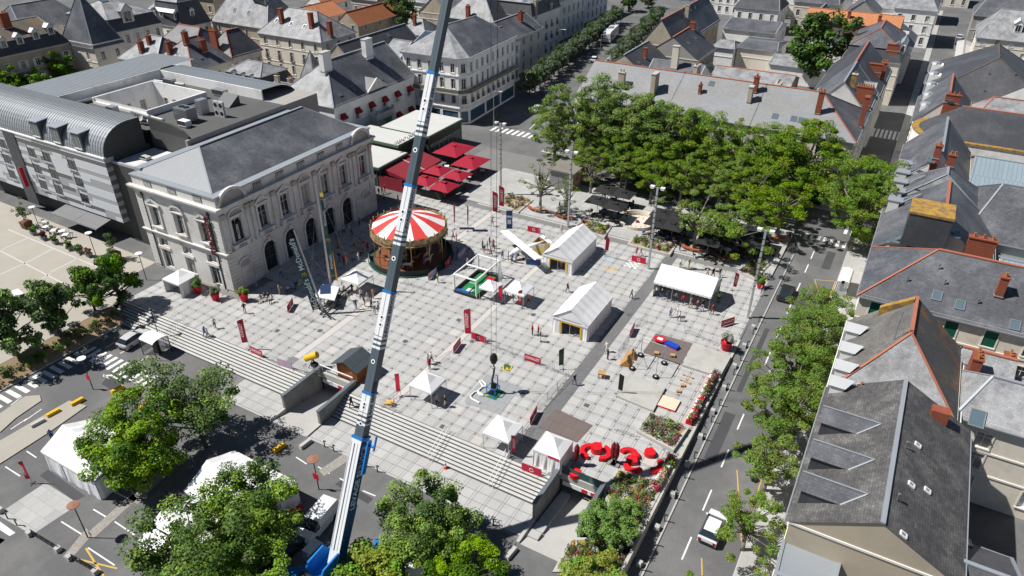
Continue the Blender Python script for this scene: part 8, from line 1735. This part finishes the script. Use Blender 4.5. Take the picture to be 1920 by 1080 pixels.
for k,(px,py,s,lab) in enumerate(((1231,664,(.6,.5,.3),'left wooden block on the brown mat'),(1261,669,(.6,.5,.35),'right wooden block on the brown mat'),(1128,707,(.9,.8,.75),'small wooden table near the dark strip'),(1280,724,(.5,.4,.25),'upper small wooden box by the planter row'),(1272,735,(.5,.4,.25),'lower small wooden box by the planter row'))):
    p=G(px,py);t=thing('wooden_block' if k!=2 else 'wooden_table',lab,'block' if k!=2 else 'table',p,.3);m=MB();m.cbox((0,0,s[2]-.12),(s[0],s[1],.12));lp('top',m,mat('pale_wood',(.45,.27,.11),.6,var=.2),t);m=MB();[m.bar((x*s[0]*.42,y*s[1]*.42,0),(x*s[0]*.42,y*s[1]*.42,s[2]-.12),.08) for x in (-1,1) for y in (-1,1)];lp('leg',m,MATS['pale_wood'],t)
for px,py,lab in ((1184,670,'upper wooden A-frame climbing board by the dark strip'),(1175,683,'lower wooden A-frame climbing board by the dark strip')):p=G(px,py);t=thing('a_frame',lab,'ramp',p,.2);m=MB();m.hexa([(-.8,-.6,0),(.7,-.6,0),(.7,.6,0),(-.8,.6,0)],[(-.05,-.6,1.0),(.05,-.6,1.0),(.05,.6,1.0),(-.05,.6,1.0)]);lp('board',m,mat('ply_board',(.42,.23,.08),.6,var=.2),t);m=MB();m.bar((-.05,0,1.01),(.05,.6,1.03),.05);lp('hinge',m,GREYM,t)
for px,py,lab in ((1290,706,'upper dumbbell-shaped wooden bar lying on the slabs'),(1285,716,'lower dumbbell-shaped wooden bar lying on the slabs')):p=G(px,py);m=MB();m.bar((p.x-.5,p.y,.06),(p.x+.5,p.y-.1,.06),.1);m.tube((p.x-.55,p.y,.0),(p.x-.55,p.y,.14),.16,n=8);m.tube((p.x+.55,p.y-.1,0),(p.x+.55,p.y-.1,.14),.16,n=8);solo('wooden_bar',m,MATS['pale_wood'],lab,'toy')
t=thing('tube_frame','silver tube frame on tyre feet between mats and platforms','frame',G(1210,685));q=[G(*p)-V(t.location) for p in ((1185,692),(1201,667),(1245,682),(1229,708))];m=MB()
for a in q:m.tube(a+V((0,0,.1)),a+V((0,0,2.6)),.04,n=5)
for a,b in ((0,1),(2,3),(1,2)):m.tube(q[a]+V((0,0,2.6)),q[b]+V((0,0,2.6)),.05,n=5)
m.tube(q[0]+V((0,0,2.6)),q[1]+V((0,0,.5)),.03,n=4);lp('tube',m,GALV,t)
for a in q:m=MB();m.lathe([(.16,.02),(.36,.02),(.4,.12),(.36,.24),(.16,.24)],a,14);w_=lp('tyre_foot',m,BLACK,t);m=MB();m.tube(a+V((0,0,.1)),a+V((0,0,.2)),.17,n=10);link('hub',m.mesh('hub',WHITE),w_)
t=thing('slide_toy','yellow slide toy inside the barriers by the stairs','toy',G(734,760));m=MB();m.hexa([(-.9,-.3,0),(.2,-.3,.5),(.2,.3,.5),(-.9,.3,0)],[(-.9,-.3,.1),(.2,-.3,.6),(.2,.3,.6),(-.9,.3,.1)]);lp('chute',m,YELLOW,t);m=MB();[m.bar((.2,y,0),(.2,y,.9),.08) for y in (-.25,.25)];lp('ladder',m,YELLOW,t)
for px,py,rr,c,lab in ((1145,503,.9,YPAINT,'yellow painted smiley circle on the slabs'),(1139,489,.85,mat('blue_chalk',(.3,.42,.5),.9,var=.3),'pale blue painted circle on the slabs')):
    p=G(px,py);m=MB();m.lathe([(rr*.8,.008),(rr,.008)],(p.x,p.y,0),24);[m.lathe([(0,.008),(.1,.008)],(p.x+a,p.y+.2,0),8) for a in (-.25,.25)];m.lathe([(rr*.4,.008),(rr*.52,.008)],(p.x,p.y,0),10,0,pi,2*pi);solo('floor_marking',m,c,lab,'marking')
p=G(1185,496);m=MB();[m.poly([(p.x-1.0+i*.4+dx,p.y-1.0+j*.4+dy,.008) for dx,dy in ((0,0),(.4,0),(.4,.4),(0,.4))]) for i in range(5) for j in range(5) if (i+j) % 2==0];solo('chess_marking',m,PAINT,'white painted chequerboard on the slabs by the lamp pole','marking')
# handrails, cone, bollards, stone blocks, lamps, shelters
for px0,px1,lab in (((805,862),(836,808),'white handrail in the middle of the stairs'),((917,912),(946,855),'white handrail at the right part of the stairs'),((306,630),(325,612),'left white handrail on the left stairs'),((318,641),(339,619),'right white handrail on the left stairs')):
    x=G(*px0,LOW).x;t=thing('handrail',lab,'handrail',(x,45,LOW));m=MB()
    for dx in (0,.45):m.tube((x+dx,43.7,LOW+.9),(x+dx,47.2,.9),.03,n=5);[m.tube((x+dx,y,gz(-60,y)),(x+dx,y,gz(-60,y)+.92),.025,n=5) for y in (43.75,47.1)]
    part('rail',m,WHITE,t)
t=thing('traffic_cone','red traffic cone at the foot of the stairs','cone',GG(836,878));m=MB();m.lathe([(.17,.05),(.04,.75),(0,.75)],n=10);lp('cone',m,mat('cone_red',(.6,.05,.02),.5),t);m=MB();m.cbox((0,0,0),(.42,.42,.05));lp('base',m,MATS['cone_red'],t);m=MB();m.lathe([(.125,.32),(.095,.48)],n=10);lp('stripe',m,WHITE,t)
m=MB();m.bar((0,0,0),(0,0,.95),.09);m.bar((0,0,.91),(.3,0,.91),.09);BOL=m.mesh('bollard',DKMETAL)
bl=0
for k in range(17):y=36+k*3.05;tag(link('bollard',BOL,None,(-10.45,y,gz(-10.4,y)+.1)),'black hook bollard along the left kerb of the right road','bollard','road bollards')
for px,py in ((609,838),(626,846),(687,875),(708,885),(855,952),(925,985),(290,690),(306,698),(15,973),(32,985)):p=GG(px,py);tag(link('bollard',BOL,None,p),'black hook bollard on the lower car park edge','bollard','car park bollards')
m=MB();m.hexa([(-.27,-.27,0),(.27,-.27,0),(.27,.27,0),(-.27,.27,0)],[(-.24,-.24,.5),(.24,-.24,.5),(.24,.24,.5),(-.24,.24,.5)]);STB=m.mesh('stone_block',KERB)
for y in (39,42.5,47,51.5,56,60.5,65,69.5,74,78.5,83):tag(link('stone_block',STB,None,(-10.75,y,gz(-10.4,y)+.1)),'white stone block on the left pavement of the right road','stone block','pavement stone blocks')
for px,py in ((57,1003),(110,1033),(132,1048),(180,1075),(2,960),(870,958),(895,968)):tag(link('stone_block',STB,None,GG(px,py)),'white stone block at the car park edge','stone block','car park stone blocks')
m=MB();m.hexa([(-.75,-.25,0),(.75,-.25,0),(.75,.25,0),(-.75,.25,0)],[(-.7,-.2,.45),(.7,-.2,.45),(.7,.2,.45),(-.7,.2,.45)]);YB=m.mesh('barrier_block',YELLOW);WB=YB.copy();WB.materials[0]=CONCL
for k,(px,py,w_) in enumerate(((72,796,1),(101,777,0),(146,756,0),(221,733,0),(250,747,0),(270,765,0),(573,835,1),(958,1040,1),(930,1072,1),(524,842,0))):p=GG(px,py);tag(link('barrier_block',WB if w_ else YB,None,p,pi/2-.1),('pale ' if w_ else 'yellow ')+'concrete barrier block '+('left of the yellow ones on the island','second on the island','near the middle of the island','at the tree end of the island','half under the open maple','under the open maple','on the car park edge by the ramp','right of the crane trees','at the bottom by the right trees','by the ramp tree')[k],'barrier')
def lamp(px,py,lab,h=4.6,m_=None,r=.5):
    p=GG(px,py);t=thing('street_lamp',lab,'street lamp',p);m=MB();m.tube((0,0,0),(0,0,h),.06,.045,8);lp('post',m,DKMETAL,t);m=MB();m.lathe([(0,h+.12),(r,h+.02),(r,h-.04),(0,h-.04)],n=16);lp('lamp_head',m,m_ or WHITE,t);m=MB();m.tube((0,0,h-.35),(0,0,h-.05),.12,n=8);lp('collar',m,DKMETAL,t)
    return t
t=lamp(175,730,'mushroom street lamp with red sign beside the open road');m=MB();m.box(-.35,-.1,1.4,.35,-.06,2.2);lp('sign',m,RED,t);lamp(182,485,'white disc lamp in front of the hotel terrace',4.4);lamp(275,525,'white disc lamp on the driveway by the theatre',4.4);lamp(75,430,'white disc lamp at the left end of the hotel terrace',4);lamp(165,1008,'thick post lamp with rusty disc at the lower left',4.4,mat('rusty_disc',(.28,.14,.09),.8,var=.5,scale=2),.55);t=lamp(598,918,'post with rusty ring top and red sign by the ramp',4.2,MATS['rusty_disc'],.6);m=MB();m.box(-.35,-.1,1.5,.35,-.06,2.3);lp('sign',m,RED,t);lamp(299,634,'dark lamp post rising from the left stairs',4.6,DKMETAL,.25)
def street_light(px,py,lab,h=8,dx=1.6):p=G(px,py);t=thing('street_light',lab,'street light',p);m=MB();m.tube((0,0,0),(0,0,h),.09,.06,8);m.path([(0,0,h),(dx*.5,0,h+.35),(dx,0,h+.4)],.05,6);lp('post',m,GALV,t);m=MB();m.cbox((dx+.25,0,h+.33),(.7,.25,.12));lp('head',m,WHITE,t)
street_light(926,240,'white curved street light at the corner block crossroads');street_light(1046,110,'white curved street light along the hedge street');street_light(1125,105,'slim street light near the coach',6)
for px,py,lab in ((1475,470,'traffic signal at the right end of the zebra crossing'),(1492,440,'traffic signal by the terrace bench at the crossing'),(938,240,'traffic signal at the crossroads by the cafe')):p=GG(px,py);t=thing('traffic_signal',lab,'traffic light',p);m=MB();m.tube((0,0,0),(0,0,3.2),.06,n=6);lp('post',m,DKMETAL,t);m=MB();m.cbox((0,0,2.4),(.3,.25,.85));lp('lamp_box',m,BLACK,t)
def shelter(p,lab,rz,w_=3.2,d=1.5):
    t=thing('bus_shelter',lab,'shelter',p,rz);m=MB();n=6
    for k in range(n):a,b=pi*k/n,pi*(k+1)/n;m.poly([(-w_/2,-d/2*cos(a),2.4+.35*sin(a)),(w_/2,-d/2*cos(a),2.4+.35*sin(a)),(w_/2,-d/2*cos(b),2.4+.35*sin(b)),(-w_/2,-d/2*cos(b),2.4+.35*sin(b))])
    lp('roof',m,WHITE,t);m=MB();[m.bar((x,y,0),(x,y,2.4),.08) for x in (-w_/2,w_/2) for y in (-d/2,d/2)];lp('post',m,DKMETAL,t);m=MB();m.box(-w_/2+.05,d/2-.02,.3,w_/2-.05,d/2,2.2);m.box(-w_/2,-d/2+.1,.3,-w_/2+.02,d/2-.1,2.2);lp('glass_wall',m,mat('clear_panel',(.35,.4,.4),.1,var=0,fine=0,alpha=.35),t);m=MB();m.box(-.4,-.1,0,.4,.3,1.9);lp('ticket_machine',m,DKMETAL,t)
shelter(GG(296,662),'white domed shelter with ticket machine at the foot of the left stairs',0,2.6,2.2);shelter(GG(1578,545),'bus shelter with pale roof on the right pavement',pi/2,4.2,1.5)
for k,(a,b) in enumerate((((62,1004),(108,1032)),((137,1050),(178,1073)))):
    p,q=GG(*a),GG(*b);t=thing('car_park_railing',('left','right')[k]+' black cross-braced railing between stone blocks at the bottom left','railing',p.lerp(q,.5));m=MB();n=5;u=V((0,0,.85));m.bar(p+u,q+u,.05);m.bar(p+u*.15,q+u*.15,.05);part('rail',m,IRON,t);m=MB()
    for j in range(n):c,d=p.lerp(q,j/n),p.lerp(q,(j+1)/n);m.bar(c+u*.15,d+u,.035);m.bar(c+u,d+u*.15,.035);m.bar(c,c+u,.04)
    part('cross_brace',m,IRON,t)

# ------------------------------------------------------------------ vehicles
TYRE=mat('tyre_rubber',(.015,.015,.016),.8);RIMM=mat('alloy_rim',(.45,.45,.46),.3,.8);HLM=mat('headlight_glass',(.7,.72,.75),.1);TLM=mat('tail_light',(.35,.01,.01),.2)
def vehicle(name,label,p,yaw,paint,st,glass,L,W=.88,wr=.32,wb=(-1.25,1.3),cat='car',group=None):
    """lofted body: stations (y, belt z, top z, half width at top); glass = station spans whose sides/top are glazed ('s' side, 't' top)"""
    t=thing(name,label,cat,p,yaw,group);b=MB();g_=MB()
    sec=[[(-W*(.93 if y in (st[0][0],st[-1][0]) else 1),y,.24),(-W,y,zb),(-wt,y,zt),(wt,y,zt),(W,y,zb),(W*(.93 if y in (st[0][0],st[-1][0]) else 1),y,.24)] for y,zb,zt,wt in st]
    for i in range(len(sec)-1):
        a,c=sec[i],sec[i+1];gl=glass.get(i,'')
        for j in range(5):
            q=[a[j],a[j+1],c[j+1],c[j]];(g_ if (j in (1,3) and 's' in gl) or (j==2 and 't' in gl) else b).poly(q)
    b.poly(sec[0][::-1]);b.poly(sec[-1]);b.poly([(-W,st[0][0],.24),(W,st[0][0],.24),(W,st[-1][0],.24),(-W,st[-1][0],.24)])
    lp('body',b,paint,t);lp('window',g_,GLASS,t)
    for y in wb:
        for s in (-1,1):m=MB();m.tube((s*(W-.2),y,wr),(s*(W+.015),y,wr),wr,n=14);w_=lp('wheel',m,TYRE,t);m=MB();m.tube((s*(W+.016),y,wr),(s*(W+.03),y,wr),wr*.62,n=10);link('rim',m.mesh('rim',RIMM),w_)
    yf,yr=st[-1][0],st[0][0];zf,zr_=st[-1][1],st[0][1]
    for s in (-1,1):m=MB();m.box(s*.6-.18,yf-.02,zf-.16,s*.6+.18,yf+.03,zf+.0);lp('headlight',m,HLM,t);m=MB();m.box(s*.68-.13,yr-.03,zr_-.25,s*.68+.13,yr+.02,zr_-.02);lp('tail_light',m,TLM,t);m=MB();m.box(s*(W+.08)-.09,.72,.95,s*(W+.08)+.09,.88,1.08);lp('mirror',m,paint,t)
    m=MB();m.box(-W*.9,yf-.03,.25,W*.9,yf+.04,.42);m.box(-W*.9,yr-.04,.28,W*.9,yr+.03,.48);lp('bumper',m,DKMETAL,t);return t
HS=[(-2.0,.78,.8,.74),(-1.9,.96,1.0,.72),(-1.45,.96,1.44,.6),(-.6,.96,1.5,.62),(.25,.96,1.46,.6),(1.0,.94,.98,.74),(1.75,.84,.88,.72),(2.02,.62,.66,.66)];HG={1: 'st',2: 's',3: 's',4: 'st'}
CW=mat('car_white',(.72,.72,.73),.25,var=.03,spec=.6);CS=mat('car_silver',(.6,.6,.61),.3,.2,var=.05);CBK=mat('car_dark',(.02,.025,.03),.25,spec=.6);CBL=mat('car_blue',(.06,.13,.26),.3,.3)
def yawto(a,b):return atan2(b.y-a.y,b.x-a.x)-pi/2
for lab,r,f,c in (('silver hatchback parked by the striped crossing at the left',(238,652),(268,632),CS),('white hatchback driving on the right-hand road',(1325,1020),(1347,972),CW),('dark car parked by the right road below the crossing',(1467,566),(1478,545),CBK),('white car on the forecourt behind the dark trees',(45,572),(25,555),CW),('white car waiting at the crossroads near the grove',(1003,214),(1012,203),CW),('silver car behind the white car at the crossroads',(1027,188),(1036,178),CS),('white car in the hedge street below the coach',(1110,121),(1119,109),CW),('blue car in the far right-hand street',(1795,86),(1797,80),CBL),('silver car behind the blue car in the far street',(1797,76),(1799,70),CS),('dark car under the trees beside the white van',(530,1045),(548,1028),CBK),('white car under the trees at the left of the kiosk',(1095,330),(1103,324),CW),('blue car parked in shade at the street corner',(1655,365),(1660,350),CBL)):
    a,b=GG(*r),GG(*f);vehicle('parked_car' if 'park' in lab else 'car',lab,a.lerp(b,.5),yawto(a,b),c,HS,HG,4)
a,b=GG(620,960),GG(573,1016);vehicle('delivery_van','white delivery van parked under the maple beside the crane',a.lerp(b,.5),yawto(a,b),CW,[(-2.3,1.0,1.05,.86),(-2.25,1.1,1.8,.78),(-1.0,1.1,1.86,.8),(.7,1.1,1.82,.78),(1.45,1.08,1.14,.82),(2.1,.9,.95,.8),(2.35,.66,.7,.72)],{3: 'st'},4.6,.95,.34,(-1.5,1.5),'van')
a,b=V((-92.3,234,0)),V((-88.9,215,0));t=vehicle('coach','white coach with dark windows in the hedge street',a.lerp(b,.5),yawto(a,b),CW,[(-6,1.6,3.3,1.15),(-5.9,1.6,3.4,1.18),(0,1.6,3.45,1.18),(5.6,1.6,3.4,1.18),(6.0,1.2,2.9,1.12)],{1: 's',2: 's',3: 's'},12,1.27,.5,(-3.4,3.6),'coach');m=MB();m.poly([(-1.15,6.02,1.3),(1.15,6.02,1.3),(1.1,5.75,3.2),(-1.1,5.75,3.2)]);lp('windscreen',m,GLASS,t);m=MB();m.box(-.6,-2,3.46,.6,.5,3.62);lp('roof_hatch',m,GREYM,t)
# ------------------------------------------------------------------ people: one skinned body per pose
def body(pose,seed=0):
    J={'pel':(0,0,.93,.135),'wai':(0,0,1.1,.12),'che':(0,-.01,1.32,.15),'nec':(0,.0,1.47,.055),'hed':(0,-.02,1.6,.098),'top':(0,-.0,1.7,.08),'nos':(0,-.115,1.59,.02)}
    E_=[('pel','wai'),('wai','che'),('che','nec'),('nec','hed'),('hed','top'),('hed','nos')]
    sit=pose == 'sit';dz=-.47 if sit else 0
    for s,n in ((-1,'l'),(1,'r')):
        w_={'stand':0,'walk': .28*s,'sit':0,'talk': .05*s}[pose];sw=-w_*.8
        if sit:hip,kn,an,to=(s*.1,-.03,.9),(s*.13,-.45,.95),(s*.13,-.48,.53),(s*.14,-.64,.5)
        else:hip,kn,an,to=(s*.095,0,.88),(s*.105,-w_*.55-.02,.49),(s*.11,-w_*1.05+(.1 if w_>0 else 0),.085),(s*.13,-w_*1.05-.15,.05)
        sh,el,wr_=(s*.19,0,1.41),(s*.25,-sw*.4+.03,1.14),(s*(.24 if pose != 'talk' else .12),-sw*.9-.06-(.22 if pose in ('talk','sit') else 0),.92+(.22 if pose in ('talk','sit') else 0))
        J.update({'hip'+n:(*hip,.095),'kne'+n:(*kn,.062),'ank'+n:(*an,.042),'toe'+n:(*to,.04),'sho'+n:(*sh,.06),'elb'+n:(*el,.045),'wri'+n:(*wr_,.03)})
        d=(V(wr_)-V(el)).normalized();pm_=V(wr_)+d*.07;J['han'+n]=(*pm_,.032);E_+=[('pel','hip'+n),('hip'+n,'kne'+n),('kne'+n,'ank'+n),('ank'+n,'toe'+n),('che','sho'+n),('sho'+n,'elb'+n),('elb'+n,'wri'+n),('wri'+n,'han'+n)]
        for k,l_ in enumerate((.07,.085,.08,.06)):J[f'fin{k}{n}']=(*(pm_+d*l_+V((0,(k-1.5)*.022,0))),.009);E_.append(('han'+n,f'fin{k}{n}'))
        J['thu'+n]=(*(V(wr_)+d*.06+V((0,-.055,0))),.01);E_.append(('wri'+n,'thu'+n))
    ks=list(J);me=bpy.data.meshes.new('b');me.from_pydata([(J[k][0],J[k][1],J[k][2]+dz) for k in ks],[(ks.index(a),ks.index(b)) for a,b in E_],[]);o=bpy.data.objects.new('b',me);COL.objects.link(o)
    md=o.modifiers.new('s','SKIN');md.use_smooth_shade=True
    for i,k in enumerate(ks):sv=me.skin_vertices[0].data[i];sv.radius=(J[k][3],)*2;sv.use_root=k == 'pel'
    o.modifiers.new('d','SUBSURF').levels=1;bm=bpy.data.meshes.new_from_object(o.evaluated_get(bpy.context.evaluated_depsgraph_get()));bpy.data.objects.remove(o);bm.name = 'person_'+pose
    reg={'hed':0,'nos':0,'top':4,'nec':0,'che':1,'wai':1,'sho':1,'elb':1,'wri':0,'han':0,'fin':0,'thu':0,'pel':2,'hip':2,'kne':2,'ank':5,'toe':3};pts=[(V((J[k][0],J[k][1],J[k][2]+dz)),reg[k[:3]]) for k in ks]
    for k in range(6):bm.materials.append(SKINS[0])
    for p in bm.polygons:
        c=p.center;r=min(pts,key=lambda q:(q[0]-c).length_squared)[1]
        if r==0 and c.z>1.5+dz and c.y>.0:r=4
        p.material_index=r
    return bm
SKINS=[mat('skin_'+str(i),c,.55,var=.05) for i,c in enumerate(((.50,.31,.22),(.38,.22,.14),(.16,.085,.055)))];HAIRS=[mat('hair_'+str(i),c,.6) for i,c in enumerate(((.03,.02,.015),(.12,.07,.035),(.35,.26,.14),(.4,.4,.4)))]
CLO={n:mat('cloth_'+n,c,.85,var=.12) for n,c in (('white',(.66,.66,.65)),('black',(.018,.018,.02)),('navy',(.02,.035,.09)),('red',(.45,.02,.03)),('blue',(.09,.2,.48)),('grey',(.22,.22,.22)),('pink',(.55,.22,.22)),('orange',(.6,.15,.02)),('beige',(.45,.37,.26)),('lime',(.35,.6,.03)),('green',(.05,.16,.08)),('denim',(.07,.11,.2)))}
BOD={k:body(k) for k in ('stand','walk','sit','talk')};used=set();rp_=random.Random(17);SHOE=[CLO['white'],CLO['black'],CLO['grey']]
POSE={'stand': 'standing','walk': 'walking','sit': 'sitting','talk': 'standing'}
def person(px,py,place,top=None,bot=None,pose='walk',yaw=None,s=None,pos=None):
    p=pos or GG(px,py);k=0;ft,fb=top,bot
    while True:
        top=ft or rp_.choice(list(CLO)[:9]);bot=fb or rp_.choice(('black','navy','denim','beige','grey','white'));sh_=rp_.random()<.5;lab=f'person in {top} top {POSE[pose]} {place}' if ft and fb else f'person in {top} top and {bot} {"shorts" if sh_ else "trousers"} {POSE[pose]} {place}';k+=1
        if lab.replace('shorts','trousers') not in used or k>40:break
        if k>6:fb=None
        if k>12:ft=None
    used.add(lab.replace('shorts','trousers'));sz=s or rp_.uniform(.94,1.04);o=link('person',BOD[pose],None,p,yaw if yaw is not None else rp_.random()*6.28,sz);tag(o,lab,'person');sk=rp_.choice((SKINS[0],SKINS[0],SKINS[0],SKINS[1],SKINS[2]));low=sk if sh_ else CLO[bot]
    for i,m_ in enumerate((sk,CLO[top],CLO[bot],rp_.choice(SHOE),rp_.choice(HAIRS),low)):o.material_slots[i].link = 'OBJECT';o.material_slots[i].material=m_
    return o
for a in ((386,632,'at the top of the left stairs','blue','denim'),(391,634,'beside the blue-shirted walker on the left stairs','white','grey'),(404,616,'behind the stair-top pair','white','black'),(460,588,'alone in the sun near the red pots','black','beige'),(1077,722,'across the dark paving strip','black','denim'),(1137,660,'beside the barriers, at the back of a pair','white','white'),(1139,674,'beside the barriers, at the front of a pair','black','black'),(998,628,'left of the three near the second marquee','red','black'),(1009,630,'middle of the three near the second marquee','red','denim'),(1013,641,'right of the three near the second marquee','black','white'),(1064,548,'between the two marquees','black','black'),(1183,560,'in the open between the marquees','white','black'),(1256,595,'in white hat beside the long marquee','white','blue'),(1269,594,'second white-clad figure before the long marquee','white','white'),(1273,602,'in white hat before the long marquee','white','black'),(1294,578,'at the open front of the long marquee','grey','beige'),(1306,584,'before the long marquee','red','denim'),(1334,590,'at the right corner of the long marquee','red','navy'),(1346,568,'behind the long marquee in the shade','lime','black'),(1275,502,'on the steps with a pushchair','white','grey'),(1291,503,'on the path above the long marquee','grey','beige'),(1325,520,'left of the group above the long marquee','white','pink'),(1336,521,'middle of the group above the long marquee','black','black'),(1349,520,'right of the group above the long marquee','black','denim'),(1193,480,'behind the swirl board, left','pink','pink'),(1201,481,'behind the swirl board, right','pink','beige'),(1274,470,'beside the flower bed on the terrace','black','navy'),(1049,393,'on the left part of the terrace','black','denim'),(1059,395,'next to the left lamp pole','black','black'),(1053,437,'behind the first marquee','white','beige'),(923,424,'by the blue banner stand','white','grey'),(711,368,'by the cafe screen, left of three','black','navy'),(717,365,'by the cafe screen, middle of three','navy','black'),(722,362,'by the cafe screen, right of three','red','red'),(720,378,'in the shade near the cafe','white','denim'),(747,382,'between the cafe and the carousel','black','beige'),(821,530,'in a hi-vis vest below the carousel','lime','black'),(991,570,'in orange under the popup tent','orange','black'),(803,683,'by the light strip, left','white','grey'),(809,680,'by the light strip, right','white','black'),(806,692,'behind the popup tent at the stairs','red','black'),(820,762,'in front of the popup tent at the stairs, left','beige','black'),(835,763,'in front of the popup tent at the stairs, right','black','beige'),(660,765,'in the shade on the stairs by the ramp','black','black'),(1425,555,'sitting wall side near the right road','blue','white'),(100,826,'behind the lower left marquee','blue','black'),(877,503,'inside the goal frame','pink','navy'),(1012,460,'near the aeroplane tail','white','navy'),(1480,700,'under the road trees','black','beige')):person(*a,pose=rp_.choice(('walk','stand','talk','walk')))
def crowd(pts,place,poses=('stand','talk','walk'),yaw=None):
    for px,py in pts:person(px,py,place,pose=rp_.choice(poses),yaw=yaw)
crowd(((908,476),(914,470),(920,480),(926,474),(905,468),(918,461),(925,466),(942,486),(960,492),(968,493)),'in the group beside the aeroplane');crowd(((672,555),(678,562),(684,575),(690,566),(697,578),(703,590),(710,584),(668,580),(661,550),(655,563),(646,553),(700,560)),'in the queue beside the mast stage');crowd(((603,560),(620,552)),'on the mast stage');crowd(((650,430),(656,438),(645,440),(660,443),(632,452),(634,465),(675,425),(645,495),(651,500),(665,470),(637,490)),'in the theatre shade behind the masts');crowd(((676,460),(682,462),(690,470),(666,488),(673,490),(682,478)),'on the low wall in the theatre shade',('sit','talk'));crowd(((490,565),(497,562),(504,561),(511,566),(541,548),(549,545),(556,540),(562,536)),'on the ledge in front of the theatre',('sit',),.3);crowd(((525,552),(482,543),(528,520),(543,515)),'in front of the theatre doors');crowd(((850,450),(856,453),(880,478),(858,478),(848,470),(838,444)),'in the shadow of the carousel');crowd(((1052,502),(1060,505),(1066,508)),'inside the first marquee door',('stand',),0);crowd(((1240,560),(1252,563),(1266,566),(1280,571),(1316,582),(1230,556)),'under the long marquee');crowd(((962,565),(968,560),(950,558)),'at the tables of the popup tents');crowd(((1215,445),(1232,448),(1250,452),(1262,455),(1180,400),(1140,405),(1395,462),(1408,466),(1420,470),(1380,468),(1440,478),(1205,440),(1225,436)),'at the terrace tables',('sit',));crowd(((1455,680),(1449,700),(1442,712)),'on the right pavement under the trees');crowd(((832,368),(850,362),(862,352)),'behind the cafe windbreak',('sit','stand'))
